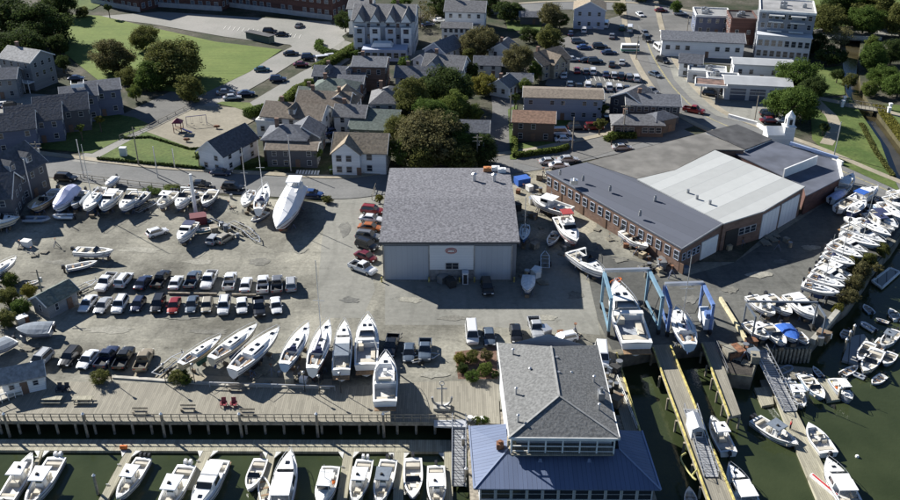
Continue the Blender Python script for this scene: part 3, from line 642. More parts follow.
for i in range(9):
    for y_ in (0, 1):
        p = w1.lerp(w2, i / 8) + Vector((0, y_ * 9 - .8, 0)); mb = MB(); mb.cyl((p.x, p.y, -6), (p.x, p.y, -.4), .25, n=8); mb.build('pile', M_pile, root, ctr)
# deck furniture on the low corner roof beside the balcony
p = G(522, 449, 4.9); mb = MB(); mb.box(p.x, p.y, p.z + .15, 3.6, .8, .5); mb.box(p.x - 1.4, p.y + .9, p.z + .5, 1.2, 1., 1.2); o = mb.build('equipment_rack', mat('tan_equipment', (.34, .29, .2), .8, var=.4, scale=3), root, ctr)
p = G(500, 447, 4.7); mb = MB(); mb.box(p.x, p.y, p.z + .3, 1., .9, .9); mb.cyl((p.x, p.y, p.z + .7), (p.x, p.y, p.z + 1.1), .3, n=8); mb.build('roof_fan', M_rust, root, ctr)

# ---------------- brick works east of the yard: a cluster of roofs
M_longroof = band_mat('blue_grey_membrane', (.085, .093, .118), (.065, .072, .092), 2.4, .75, 'X', radians(-38), .04, .12, bump=.2)
M_lightroof = band_mat('pale_membrane', (.40, .41, .40), (.33, .34, .34), 3.2, .7, 'X', radians(52), .05, .16, bump=.2)
M_greyroof = mat('grey_membrane', (.15, .143, .13), .85, var=.25, scale=.25)
M_darkroof = mat('dark_membrane', (.06, .06, .062), .85, var=.35, scale=.3)
M_blueroof = mat('slate_membrane', (.10, .11, .14), .8, var=.25, scale=.2)
def on_plane(three, pts):
    a, b_, c_ = (G(*t) for t in three); n_ = (b_ - a).cross(c_ - a).normalized(); o = Vector((0, 0, CAM_H)); out = []
    for (x, y) in pts:
        q = G(x, y, 0); d_ = (q - o); t = (a - o).dot(n_) / d_.dot(n_); out.append((x, y, (o + d_ * t).z))
    return out
rA = on_plane(((546, 172, 5.2), (682, 249, 5.2), (724, 223, 6.3)), [(546, 172), (682, 249), (724, 223), (637, 179), (587, 162)])
root, c = hull_building('boat_works', [(rA, M_longroof)], 'long low brick boat works with a blue grey roof beside the dry docked fishing boats', 'workshop', wallm=WALLS['brick'], outline=rA)
mb = MB(); mb.bar(G(546, 172, 5.05), G(682, 249, 5.05), .3, .35); mb.bar(G(682, 249, 5.05), G(724, 223, 6.2), .3, .35); mb.build('gutter', M_steel, root, c)
a, b_ = G(546, 172, 0), G(682, 249, 0); a, b_ = G(546, 172, 5.2), G(682, 249, 5.2); a.z = b_.z = 0
dv = (b_ - a).normalized(); nv = Vector((dv.y, -dv.x, 0)); nv = nv if nv.y < 0 else -nv; LL = (b_ - a).length
cc = Vector((c.x, c.y, 0)); shift = (cc - (a + b_) / 2) * .015
M_blueframe = mat('pale_blue_frame', (.5, .56, .66), .6)
nwin = int(LL / 2.5)
for i in range(nwin):
    p = a.lerp(b_, (i + .5) / nwin) + shift - cc
    window(root, p.x, p.y, 3.3, nv.x, nv.y, 1.2, 1.9, M_blueframe)
    if i % 3 == 1: mb = MB(); mb.box(p.x + nv.x * .03 + dv.x * 1.7, p.y + nv.y * .03 + dv.y * 1.7, 1.1, 1.0, .16, 2.1, math.atan2(dv.y, dv.x)); mb.build('door', M_doorc, root)
for x, y in ((560, 174), (574, 183), (583, 180), (610, 190), (655, 200), (640, 215)):
    p = G(x, y, 6.2); mb = MB(); mb.box(p.x, p.y, p.z + .3, 1.6 if x == 574 else .5, 1.3 if x == 574 else .5, 1.0); mb.cyl((p.x, p.y, p.z + .8), (p.x, p.y, p.z + 1.2), .2, n=8); mb.build('roof_unit', M_alu if x == 574 else M_steel, root, c)
rB = on_plane(((637, 179, 6.6), (724, 223.5, 6.4), (805, 186.5, 7.0)), [(637, 179), (724, 223.5), (764, 211), (805, 186.5), (715, 150), (675, 170)])
ZB = [q_[2] for q_ in rB]
root, c = hull_building('storage_hall', [(rB, M_lightroof)], 'brick hall with a broad pale roof and tall white folding doors', 'workshop', wallm=WALLS['brick'], outline=rB)
mb = MB(); mb.bar(G(724, 223.5, ZB[1] - .15), G(764, 211, ZB[2] - .15), .25, .3); mb.bar(G(764, 211, ZB[2] - .15), G(805, 186.5, ZB[3] - .15), .25, .3); mb.build('gutter', M_steel, root, c)
cc = Vector((c.x, c.y, 0)); P3 = [Vector((*(cc + (G(*q_) - cc) * .985).xy, 0)) for q_ in ((724, 223.5, ZB[1]), (764, 211, ZB[2]), (805, 186.5, ZB[3]))]
for (i0, t0, t1, hh, m_) in ((1, .0, .42, 5.6, M_white), (1, .46, .92, 5.6, M_white), (0, .08, .42, 4.2, M_dark)):
    u = P3[i0].lerp(P3[i0 + 1], (t0 + t1) / 2) - cc; L_ = (P3[i0 + 1] - P3[i0]).length * (t1 - t0) - .2; an = math.atan2(P3[i0 + 1].y - P3[i0].y, P3[i0 + 1].x - P3[i0].x)
    mb = MB(); mb.box(u.x, u.y, hh / 2 + .05, L_, .35, hh, an); dr = mb.build('large_door', m_ if m_ is M_dark else band_mat('white_door_leaves', (.72, .73, .74), (.4, .42, .45), 1.1, .5, 'X', 0, .06, .04), root)
for t in (.5, .65, .8):
    u = P3[0].lerp(P3[1], t) - cc; an = (P3[1] - P3[0]).normalized(); window(root, u.x, u.y, 3.2, an.y, -an.x, 1.4, 1.5)
for x, y in ((688, 192), (697, 198), (710, 203)):
    p = G(x, y, 6.8); mb = MB(); mb.cyl((p.x, p.y, p.z - .4), (p.x, p.y, p.z + .6), .3, n=8); mb.build('roof_vent', M_steel, root, c)
# white doors of the works' end wall
a, b_ = G(682, 249, 5.2), G(724, 223, 6.4); a.z = b_.z = 0; root2 = bpy.data.objects['boat_works']; cc = Vector(root2.location); shift = (cc - (a + b_) / 2) * .015
for t0, t1, m_ in ((.52, .92, M_white),):
    p = a.lerp(b_, (t0 + t1) / 2) + shift - cc; an = math.atan2((b_ - a).y, (b_ - a).x); mb = MB(); mb.box(p.x, p.y, 2.1, (b_ - a).length * (t1 - t0), .3, 4.0, an); mb.build('large_door', m_, root2)
for t in (.1, .22, .34, .44):
    u = a.lerp(b_, t) + shift - cc; an = (b_ - a).normalized(); window(root2, u.x, u.y, 2.9, an.y, -an.x, .9, 1.5, M_blueframe)
rC = on_plane(((587.5, 162, 6.2), (637, 178.6, 6.3), (706, 132, 6.6)), [(600, 158.5), (587.5, 162), (637, 178.6), (675, 169.6), (714.6, 149.6), (745, 150), (706, 132)])
hull_building('workshop', [(rC, M_greyroof)], 'low workshop with mid grey ridged roof behind the pale roofed hall', 'workshop', wallm=WALLS['brick'], outline=rC)
rD = [(706, 131.4, 7.2), (745, 149.4, 6.4), (772, 139, 6.0), (737, 124, 6.6)]
hull_building('workshop', [(rD, M_darkroof)], 'small workshop with near black roof between the grey roof and the main road', 'workshop', wallm=WALLS['white'], outline=rD)
rE = on_plane(((736, 154, 5.8), (837, 161, 4.6), (806, 196, 4.7)), [(736, 154), (757, 144.5), (770, 140), (837, 161), (841, 178), (806, 196), (804, 186)])
root, c = hull_building('workshop', [(rE, M_blueroof)], 'low slate roofed wing with raised white strip at the east end of the works', 'workshop', wallm=WALLS['dbrick'], outline=rE)
mb = MB(); a, b_ = G(783, 177.5, 5.0), G(816, 164, 5.0); mb.bar(a + Vector((0, 0, 1.)), b_ + Vector((0, 0, 1.)), .3, 2.2); mb.build('clerestory', M_white, root, c)
mb = MB(); mb.bar(G(790, 143, 6.0), G(838, 158, 5.0), .4, .7); mb.build('parapet', mat('pale_blue_parapet', (.42, .5, .68), .6), root, c)
mb = MB(); mb.bar(G(838, 160, 4.9), G(842, 178, 4.7), .5, .6); mb.build('parapet', M_white, root, c)
# church with steeple behind
p = G(778, 148, 0); root = thing('chapel', p, 'small white chapel with square belfry and pointed spire behind the works roofs', 'chapel')
mb = MB(); mb.box(-1.4, 1, 2.0, 4, 4, 4.0); mb.build('wall', WALLS['white'], root)
mb = MB(); mb.loft([[(-3.6, -1.3, 3.9), (-3.6, 1, 5.6), (-3.6, 3.3, 3.9)], [(.8, -1.3, 3.9), (.8, 1, 5.6), (.8, 3.3, 3.9)]]); mb.build('roof', M_white, root)
mb = MB(); mb.box(1.9, .4, 2.9, 2.6, 2.6, 5.8); mb.box(1.9, .4, 5.9, 2.9, 2.9, .2); mb.box(1.9, .4, 7.1, 1.9, 1.9, 2.2); tw = mb.build('tower', WALLS['white'], root)
for nx, ny in ((0, -1), (-1, 0), (1, 0), (0, 1)): mb = MB(); mb.box(1.9 + nx * .96, .4 + ny * .96, 7.1, .12 if nx else .7, .12 if ny else .7, 1.4); mb.build('louvre', M_dark, tw)
mb = MB(); mb.cyl((1.9, .4, 8.2), (1.9, .4, 8.5), 1.3, 1.2, n=8); mb.cyl((1.9, .4, 8.5), (1.9, .4, 9.9), 1.1, .05, n=8); mb.build('spire', M_white, tw)

# white wall along the main road
for pts_, lb in (([(728, 118), (757, 126)], 'short white wall beside the road bend'), ([(757, 127), (785, 143)], 'white road wall in front of the chapel'), ([(812, 152), (842, 166)], 'white road wall at the east end of the works')):
    a, b_ = G(*pts_[0]), G(*pts_[1]); mb = MB(); mb.bar(a + Vector((0, 0, .55)), b_ + Vector((0, 0, .55)), .5, 1.1); mb.bar(a + Vector((0, 0, 1.14)), b_ + Vector((0, 0, 1.14)), .62, .1); tag(mb.build('wall', M_white), lb, 'wall')

# ---------------- houses
h = house
def porch(root, w, d, H, rh):
    mb = MB(); mb.box(0, -d / 2 - 1.3, 2.9, w * .8, 2.6, .2); mb.build('porch_roof', ROOFS['grey'], root)
    for i in range(5): mb = MB(); mb.box((-.4 + .2 * i) * w * .96, -d / 2 - 2.4, 1.45, .16, .16, 2.8); mb.build('porch_post', M_trim, root)
h(362, 145, 12.5, 9, -4, 5.6, 3.0, 'white', 'tan', 'white two storey house with tan gabled roof facing the street', cross=(-3.0, 6.6, 1.2), wsp=2.1, chim=0, ww=1.2, wh=1.6)
h(228, 144, 13, 7.5, 62, 4.6, 3.0, 'white', 'dark', 'white gable fronted house with near black roof beside the playground', chim=0, wsp=3.5)
h(288, 133, 10.5, 9, -4, 6, 2.2, 'brown', 'slate', 'brown house with hipped slate roof behind the street hedge', 'hip', chim=1)
h(293, 146, 12, 5, -2, 4.6, .8, 'dark', 'brown', 'dark low house wing with brown strip roof by the hedge', wsp=2.5, chim=0)
h(297, 112, 16, 9, -12, 5.6, 2.4, 'white', 'brown', 'long white house with grey brown roof and one dormer', dormers=1, trimc=1)
h(272, 118, 6, 7, -12, 4, .6, 'white', 'pale', 'low white wing with pale flat roof at the end of the long white house', 'flat', floors=1)
h(326, 100, 14, 9, -8, 5.8, 2.4, 'pale', 'brown', 'pale grey house with brown roof behind the long white house', chim=1)
h(343, 99, 8, 8, 80, 5.6, 2.6, 'white', 'tan', 'narrow white house with tan gable facing south in the middle of the block')
h(336, 86, 12, 8, -8, 6, 2.0, 'bluegrey', 'green', 'blue grey house with greenish roof, north of the narrow white house', 'hip')
h(318, 93, 10, 7, -8, 3.4, 1.6, 'green', 'green', 'low green roofed cottage beside the parking strip hedge', floors=1)
h(341, 73, 15, 7, -8, 4.6, 2, 'navy', 'slate', 'dark slate roofed row behind the hedge at the hotel drive', chim=1, dormers=2)
h(371, 62, 9.5, 9, -5, 7.5, 1.6, 'brick', 'slate', 'tall red brick house with slate roof near the hotel', 'gable', chim=1)
h(352, 80, 7, 6, -5, 5, 1.4, 'brick', 'slate', 'lower brick annex at the south of the tall red brick house', chim=0)
h(391, 97, 10.5, 10, 0, 6.2, 3.0, 'bluegrey', 'grey', 'square blue grey house with pyramid shaped roof west of the big oak trees', 'hip')
h(377, 116, 12, 8, -6, 4.2, 1.8, 'dark', 'green', 'dark house with green shingle roof and two skylights behind the white street house', chim=0)
h(374, 126, 12, 5, -6, 3.2, 1.0, 'green', 'green', 'low green shed behind the white street house', floors=1, chim=0, name='shed', cat='shed')
h(419, 74, 13, 7, -6, 4.6, 2.2, 'bluegrey', 'slate', 'slate roofed house just north of the big oak trees', chim=1)
h(446, 64, 12, 9, -15, 5.6, 2.8, 'white', 'grey', 'white house with two front gables by the lane corner', cross=(-2.5, 5, 1.5))
h(444, 47, 10, 8, 55, 5.8, 2.6, 'lav', 'slate', 'lavender grey gabled house at the lane bend', chim=0)
h(466, 8, 14, 11, -6, 7, 2.6, 'white', 'grey', 'big white house with grey roof and porches at the top of the lane', extra=porch, floors=2)
h(457, 26, 10, 5, -6, 4.5, 1.2, 'white', 'grey', 'white two deck porch house in front of the big white house', floors=2, chim=0, wsp=2)
h(450, 44, 6, 5, -6, 4, 1.4, 'pale', 'grey', 'small pale garage beside the lavender grey house', floors=1, chim=0, name='garage', cat='garage')
def hotelx(root, w, d, H, rh):
    for i in range(4):
        x = (-.38 + .2533 * i) * w; mb = MB(); mb.box(x, -d / 2 - .9, H * .42, 3.4, 2.0, H * .84); mb.build('bay', M_trim if i % 2 else WALLS['pale'], root)
        for f in range(3): window(root, x, -d / 2 - 1.9, 2 + f * 3.0, 0, -1, 1.6, 1.5)
        mb = MB(); mb.loft([[(x - 2, -d / 2 - 2, H * .98), (x + 2, -d / 2 - 2, H * .98), (x, -d / 2 - 2, H + 3.2)], [(x - 2, 0, H * .98), (x + 2, 0, H * .98), (x, 0, H + 3.2)]]); g_ = mb.build('gable', ROOFS['grey'], root)
        mb = MB(); mb.add([(x - 1.6, -d / 2 - 2.05, H), (x + 1.6, -d / 2 - 2.05, H), (x, -d / 2 - 2.05, H + 2.6)], [(0, 1, 2)]); mb.box(x, -d / 2 - 2.06, H + .9, .9, .06, 1.1); mb.build('gable_front', M_trim, g_)
    mb = MB(); mb.box(1, -d / 2 - 5, 1.9, w * .72, 6.5, 3.8); mb.build('front_pavilion', WALLS['lav'], root)
    mb = MB(); mb.box(0, -d / 2 - 4.2, 4.6, 7, 4, 1.2, taper=.8); mb.build('awning', M_white, root)
    for i in range(7): window(root, (-.33 + .115 * i) * w, -d / 2 - 8.3, 2.0, 0, -1, 1.5, 1.7)
h(386, 14, 20, 17, -3, 11, 3.2, 'pale', 'grey', 'large grey Victorian hotel with four white gabled bays and a glazed front pavilion', name='hotel', cat='hotel', floors=3, extra=hotelx, chim=2)
h(362, 4, 8, 14, -3, 9, 2, 'white', 'grey', 'plain white wing attached west of the hotel', floors=3, name='house')
h(472, 127, 8.5, 7, -4, 4.2, 1.8, 'bluegrey', 'slate', 'slate blue roofed house half hidden among the oaks', chim=0)
h(352, 112, 8, 7, -8, 5, 2, 'pale', 'grey', 'small pale house squeezed behind the green shingle roof', chim=1)
h(306, 131, 7, 8, 85, 5, 2.4, 'grey', 'slate', 'small grey house with gable to the street, right of the brown house', chim=0)
h(427, 58, 7, 6, 60, 4, 2, 'lav', 'slate', 'small lavender gabled house in the middle of the upper town', chim=0)
h(520, 78, 7, 6, -5, 3.4, 1.4, 'grey', 'slate', 'small grey outbuilding behind the white gabled garage', floors=1, chim=0)
h(488, 62, 8, 6, -5, 4, 1.8, 'pale', 'slate', 'small pale house in the shade of the tall brown tree', chim=0)
h(504, 48, 7, 8, 70, 5, 2.4, 'white', 'grey', 'white gabled house half hidden by a brown tree', chim=1)
h(545, 58, 12, 10, 40, 4.8, 2.6, 'tan', 'brown', 'brown roofed house with front gable west of the town car park', cross=(0, 5, 1.5))
h(504, 83, 6, 6, 60, 3.4, 1.8, 'white', 'grey', 'small white gabled garage at the head of the lane', floors=1, name='garage', cat='garage')
h(563, 93, 21, 8.5, -5, 6.4, .9, 'bluegrey', 'brown', 'long blue grey two storey block with low brown roof', wsp=2.7, chim=0, wh=1.2, name='apartment_block', cat='apartments')
h(534, 117, 10.5, 8, -6, 5.2, 1.6, 'brown', 'rust', 'dark brown two storey building with rust coloured roof by the lane', chim=0)
h(634, 97, 8, 10, 50, 5, 2.4, 'dark', 'grey', 'dark house with grey gable end beside the town car park', chim=0)
h(652, 100, 14, 9, -5, 5, 1.6, 'dark', 'slate', 'wide dark house with slate roof and bright window bays near the main road', chim=1, wsp=2.)
h(637, 120, 13, 7, -3, 3.4, 1.4, 'brown', 'grey', 'single storey restaurant with rounded grey hip roof on the car park', 'hip', floors=1, wsp=1.8, ww=1.3)
h(660, 116, 7, 5, 30, 4, 1.2, 'brown', 'slate', 'small brown wing beside the single storey restaurant', 'hip', floors=1, chim=0)
h(590, 6, 11, 11, 82, 7, 2.8, 'lav', 'tan', 'lavender grey block with tan gabled roof at the top of the car park', chim=0)
h(530, 15, 7, 5, -5, 3, 1.2, 'dark', 'slate', 'small dark shed on the lawn at the top', floors=1, name='shed', cat='shed', chim=0)
h(702, 37, 26, 11, -9, 5.4, 1.6, 'white', 'slate', 'long white commercial building with slate roof beside the main road', wsp=3.2, floors=1, chim=0, name='commercial_building', cat='building', ww=1.3)
h(712, 13, 12, 11, -7, 6.5, 0, 'navy', 'flat', 'dark blue building with pale flat roof behind the long white building', 'flat', name='commercial_building', cat='building')
h(742, 16, 8.5, 11, -7, 8.5, 0, 'dbrick', 'flatd', 'tall red brown brick building with cluttered flat roof', 'flat', name='commercial_building', cat='building', floors=3)
h(691, 60, 6.5, 6, -14, 4.6, 1.8, 'white', 'slate', 'small white two storey office at the road bend', chim=0, name='office', cat='office')
h(707, 70, 11, 6, -13, 3.4, 0, 'pale', 'metal', 'low flat roofed link between the small office and the garage', 'flat', floors=1, name='shop', cat='shop', chim=0)
h(762, 62, 17, 6.5, -9, 5.2, .8, 'white', 'metal', 'long white metal roofed store behind the repair garage', floors=1, chim=0, name='warehouse', cat='warehouse')
def bays(root, w, d, H, rh):
    for i in range(3):
        mb = MB(); mb.box((-.3 + .3 * i) * w, -d / 2 - .05, 1.9, w * .24, .14, 3.4); o = mb.build('bay_door', mat('glazed_bay', (.09, .11, .15), .2), root)
        mb = MB(); mb.box((-.3 + .3 * i) * w, -d / 2 - .14, 1.9, w * .24, .06, .12); mb.box((-.3 + .3 * i) * w, -d / 2 - .14, 2.9, w * .24, .06, .12); mb.build('door_rail', M_trim, o)
h(757, 81, 18, 8, -9, 4.8, 1.0, 'pale', 'metal', 'white roofed repair garage with three glazed bays', floors=1, chim=0, name='repair_garage', cat='garage', extra=bays, wsp=30, door=False)
h(723, 77, 9, 5, -9, 4.0, 0, 'pale', 'metal', 'flat white roofed annex west of the repair garage', 'flat', floors=1, name='shop', cat='shop')
# petrol station canopy
p = G(711, 83, 4.4); root = thing('fuel_canopy', (p.x, p.y, 0), 'rust brown forecourt canopy with white rim standing on two posts', 'canopy', rz=radians(-14))
mb = MB(); mb.box(0, 0, 4.5, 8.6, 6, .3); mb.build('canopy_top', mat('rusty_canopy', (.16, .10, .08), .9, var=.5, scale=.6), root)
mb = MB()
for x, y, sx, sy in ((0, 3.1, 9, .25), (0, -3.1, 9, .25), (4.4, 0, .25, 5.95), (-4.4, 0, .25, 5.95)): mb.box(x, y, 4.55, sx, sy, .7)
mb.build('canopy_rim', M_white, root)
for x in (-2.4, 2.4): mb = MB(); mb.box(x, 0, 2.2, .4, .4, 4.4); mb.build('post', M_steel, root)
# apartment tower
def tower(root, w, d, H, rh):
    for cx in (-.19 * w, .2 * w):
        for zf, hh in ((13.4, 3.4), (10.4, 3.4)):
            mb = MB(); mb.box(cx, -d / 2 - .6, zf - 1.6, w * .26, 1.4, .25); mb.build('balcony', M_trim, root)
        for k in range(2): mb = MB(); mb.box(cx, -d / 2 - 2.6, 2.4 + k * 3.4, w * .24, .3, 1.8); mb.build('loggia', M_pane, root)
        mb = MB(); mb.box(cx, -d / 2 - .9, 13.9, w * .27, 2.4, .3); mb.build('canopy', ROOFS['metal'], root)
    mb = MB(); mb.box(0, -d / 2 - 2.2, 4.0, w * .97, 4.2, 8.0); mb.box(0, -d / 2 - 2.2, 8.15, w, 4.6, .3); mb.build('podium', WALLS['pale'], root)
    for i in range(8):
        for k in range(2): window(root, (-.42 + .12 * i) * w, -d / 2 - 4.32, 2.4 + k * 3.4, 0, -1, 1.3, 1.9)
h(787, 7, 17, 17, -16, 14.5, 0, 'tower', 'flat', 'big grey five storey apartment block with balconies and a two storey podium', 'flat', name='apartment_building', cat='apartments', floors=5, extra=tower, wsp=1.9, ww=1.1, wh=1.9)
# school: long brick ranges at the top edge
for (x0, y0, x1, y1, d_, H_, lb) in ((92, 3, 140, 12, 14, 11, 'west end of the dark brick school with white bays'), (150, 6, 222, 11, 16, 12, 'middle range of the brick school with white base'), (224, 6, 332, 20, 17, 13, 'east range of the brick school facing its car park')):
    a, b_ = G(x0, y0), G(x1, y1); m_ = (a + b_) / 2; an = math.atan2((b_ - a).y, (b_ - a).x); nn = Vector((-sin(an), cos(an), 0))
    def wbase(root, w, d, H, rh):
        mb = MB(); mb.box(0, -d / 2 - .1, .9, w + .1, .5, 1.8); mb.build('plinth', mat('pale_stone', (.42, .42, .42), .8, var=.1, scale=.6), root)
    h(0, 0, (b_ - a).length, d_, math.degrees(an), H_, 0, 'dbrick', 'flatd', lb, 'flat', name='school_building', cat='school', floors=3, extra=wbase, wsp=3.2, ww=1.5, wh=2.0, off=m_ + nn * d_ / 2, pane=mat('sky_pane', (.12, .14, .17), .15))
# west side town houses
def bayfront(root, w, d, H, rh):
    mb = MB(); mb.box(-w / 2 - .9, -d / 2 + 1.6, 4.0, 2.6, 3.2, 8.2); mb.build('bay_tower', M_trim, root)
    for z in (2, 4.6, 7.0): window(root, -w / 2 - .9, -d / 2 - .05, z, 0, -1, 1.6, 1.3)
    mb = MB(); mb.box(1.2, -d / 2 - 1.4, 3.0, w * .9, 2.4, .2); mb.build('deck', M_trim, root)
    for i in range(6): mb = MB(); mb.box((-.36 + .16 * i) * w + 1, -d / 2 - 2.4, 2.0, .18, .18, 4); mb.build('deck_post', M_trim, root)
def terrace(root, w, d, H, rh):
    for x in (-1.6, 1.6):
        mb = MB(); mb.box(x, .4, H + rh + .4, .14, 3.4, 1.0); mb.build('terrace_rail', M_white, root)
    mb = MB(); mb.box(0, -1.3, H + rh + .4, 3.3, .14, 1.0); mb.build('terrace_rail', M_white, root)
h(26, 56, 12, 9, -24, 8.6, 2.4, 'grey', 'pale', 'three storey grey house with white stair bay and deck west of the field', floors=3, extra=bayfront)
h(100, 86, 10, 8.5, 20, 7.4, 1.6, 'navy', 'slate', 'navy townhouse block at the east end of the terrace', chim=0)
h(79, 92, 9, 8.5, 20, 7.4, 1.8, 'navy', 'slate', 'navy townhouse with white roof terrace rails', chim=0, extra=terrace)
h(62, 105, 13, 9.5, 18, 6.2, 2.8, 'dark', 'dark', 'dark townhouse with steep roof, east middle unit of the terrace', chim=0)
h(35, 115, 13, 9.5, 18, 6.2, 2.8, 'navy', 'dark', 'dark townhouse in the middle of the terrace', chim=0)
h(8, 124, 13, 9.5, 18, 6.2, 2.8, 'navy', 'dark', 'dark townhouse at the left frame edge of the terrace', chim=0)
h(8, 168, 12, 10, 70, 7, 4.0, 'dark', 'dark', 'big dark house with steep roof and dormers at the left edge by the boatyard', dormers=2, trimc=1)
h(-14, 190, 12, 10, 10, 6, 3.6, 'dark', 'dark', 'dark house at the far left beside the cream cabin cruiser', dormers=2, chim=1)
h(2, 75, 9, 8, 10, 6, 2.0, 'grey', 'slate', 'grey house at the far left edge behind the terrace', chim=0)
# sheds in the yard
h(54, 294, 6.2, 4.2, 58, 3.0, 1.2, 'grey', 'green', 'grey shed with pale green roof between the brush and the parked cars', floors=1, chim=0, name='shed', cat='shed', wsp=2.2, ww=.6)
h(22, 372, 6, 3.8, 22, 2.9, 1.3, 'white', 'pale', 'small white shed with pale roof on the end of the boardwalk', floors=1, chim=0, name='shed', cat='shed', wsp=1.9, ww=.7, wh=.9)
# ================================================================ vehicles
CARCOL = {'white': (.74, .74, .74), 'silver': (.42, .43, .44), 'grey': (.16, .165, .175), 'black': (.015, .016, .018), 'navy': (.02, .03, .07), 'red': (.27, .025, .02),
          'maroon': (.14, .012, .015), 'blue': (.03, .07, .20), 'orange': (.42, .13, .03), 'beige': (.40, .36, .28), 'teal': (.03, .08, .09), 'tan': (.30, .25, .17), 'green': (.03, .09, .05), 'slate': (.10, .13, .17)}
def paint(c): return mat('car_paint_' + c, CARCOL[c], .28, .15, coat=.6)
M_tyre = mat('tyre', (.02, .02, .02), .85); M_rim = mat('wheel_rim', (.45, .45, .46), .35, .8); M_cglass = mat('car_glass', (.015, .018, .022), .06, spec=.8)
M_lamp = mat('headlight', (.8, .8, .78), .2); M_tail = mat('tail_light', (.45, .01, .01), .3); M_bedliner = mat('bed_liner', (.03, .03, .03), .8)
CAR = { # length, width, hood z, belt z, roof z, cabin rear base/top, cabin front top/base (y from centre, front +)
 'sedan': (4.7, 1.85, .86, .95, 1.45, -1.75, -1.05, .45, 1.2), 'suv': (4.7, 1.95, 1.02, 1.1, 1.75, -2.2, -1.95, .55, 1.15), 'hatch': (4.1, 1.78, .9, .98, 1.52, -1.9, -1.5, .45, 1.1),
 'pickup': (5.6, 2.0, 1.1, 1.15, 1.85, -.75, -.6, .65, 1.15), 'van': (5.3, 2.0, 1.1, 1.2, 2.1, -2.55, -2.45, 1.35, 1.95)}
def make_car(kind, colr, patch=None):
    L_, W_, hz, bz, rz_, r0, r1, f1, f0 = CAR[kind]; P_ = paint(colr); hw = W_ / 2; l2 = L_ / 2
    root = thing({'sedan': 'parked_car', 'suv': 'parked_suv', 'hatch': 'parked_car', 'pickup': 'pickup_truck', 'van': 'parked_van'}[kind], (0, 0, 0), 'car', {'pickup': 'pickup truck', 'van': 'van', 'suv': 'suv'}.get(kind, 'car'))
    def ring(y, w, zt, zb=.28): return [(-w * .9, y, zb), (-w, y, zb + .18), (-w, y, zt * .72), (-w * .92, y, zt - .03), (-w * .6, y, zt + .03), (0, y, zt + .05), (w * .6, y, zt + .03), (w * .92, y, zt - .03), (w, y, zt * .72), (w, y, zb + .18), (w * .9, y, zb)]
    bt = bz
    if kind == 'pickup':
        st = [(-l2, hw * .93, bz - .06, .4), (-l2 + .1, hw * .97, bz, .3)]
        mb = MB(); mb.loft([ring(*s_) for s_ in [(-l2 + .0, hw * .95, .62, .4), (-l2 + .1, hw, .62, .3), (r0, hw, .62), (r0 + .02, hw, bz), (f0, hw, hz), (l2 - .35, hw * .97, hz - .08), (l2 - .05, hw * .88, hz - .2, .35), (l2, hw * .8, hz - .4, .4)]][::-1])
        for sx in (-1, 1): mb.box(sx * (hw - .06), (r0 - l2) / 2, .85, .12, r0 + l2, .56)
        mb.box(0, -l2 + .05, .85, W_ - .1, .1, .56)
    else:
        mb = MB(); mb.loft([ring(*s_) for s_ in [(-l2, hw * .8, bt - .25, .42), (-l2 + .06, hw * .9, bt - .1, .36), (-l2 + .4, hw * .98, bt - .02), (r0, hw, bt), (0, hw, bt), (f0, hw, hz), (l2 - .5, hw * .96, hz - .09), (l2 - .08, hw * .86, hz - .2, .34), (l2, hw * .76, hz - .36, .4)]][::-1])
    body = mb.build('body', P_, root, smooth=False)
    # greenhouse: painted frame with glass panels set proud
    tw, bw_ = hw * .76, hw * .93; z0, z1 = bt - .02, rz_
    mb = MB(); base = [(-bw_, r0, z0), (bw_, r0, z0), (bw_, f0, z0), (-bw_, f0, z0)]; top = [(-tw, r1, z1 - .05), (tw, r1, z1 - .05), (tw, f1, z1 - .05), (-tw, f1, z1 - .05)]
    mb.loft([base, top], cap=True); mb.loft([[(x * .99, y, z1 - .05) for x, y, z in top], [(x * .8, y * .9, z1 + .02) for x, y, z in top]]); mb.build('roof', P_, root)
    def glass(name, q, k=.86):
        c_ = sum((Vector(v) for v in q), Vector()) / 4; n_ = (Vector(q[1]) - Vector(q[0])).cross(Vector(q[3]) - Vector(q[0])).normalized() * .015
        vs = [c_ + (Vector(v) - c_) * k + n_ for v in q]; mb = MB(); mb.add(vs + [v - n_ * 3 for v in vs], [(0, 1, 2, 3), (0, 4, 5, 1), (1, 5, 6, 2), (2, 6, 7, 3), (3, 7, 4, 0)]); mb.build(name, M_cglass, root)
    b0, b1, b2, b3 = base; t0, t1, t2, t3 = top
    glass('windshield', (b2, b3, t3, t2), .93); glass('rear_window', (b0, b1, t1, t0), .9); glass('side_window', (b1, b2, t2, t1)); glass('side_window', (b3, b0, t0, t3))
    wr = .34 if kind in ('sedan', 'hatch') else .39
    for sx in (-1, 1):
        for y in (-l2 * .62, l2 * .62):
            mb = MB(); mb.cyl((sx * (hw - .2), y, wr), (sx * (hw + .02), y, wr), wr, n=12); wl = mb.build('wheel', M_tyre, root)
            mb = MB(); mb.cyl((sx * (hw + .015), y, wr), (sx * (hw + .035), y, wr), wr * .6, n=10); mb.build('rim', M_rim, wl)
        mb = MB(); mb.box(sx * hw * .66, l2 - .05, hz - .30, .36, .16, .16); mb.build('headlight', M_lamp, root)
        mb = MB(); mb.box(sx * hw * .72, -l2 + .03, bz - .28, .26, .12, .18); mb.build('tail_light', M_tail, root)
        mb = MB(); mb.box(sx * (hw + .08), f0 - .25, bz + .06, .2, .12, .14); mb.build('mirror', P_, root)
    if kind == 'pickup': mb = MB(); mb.box(0, (r0 - l2) / 2, .69, W_ - .26, l2 + r0 - .12, .04); mb.build('truck_bed', M_bedliner if patch is None else patch, root)
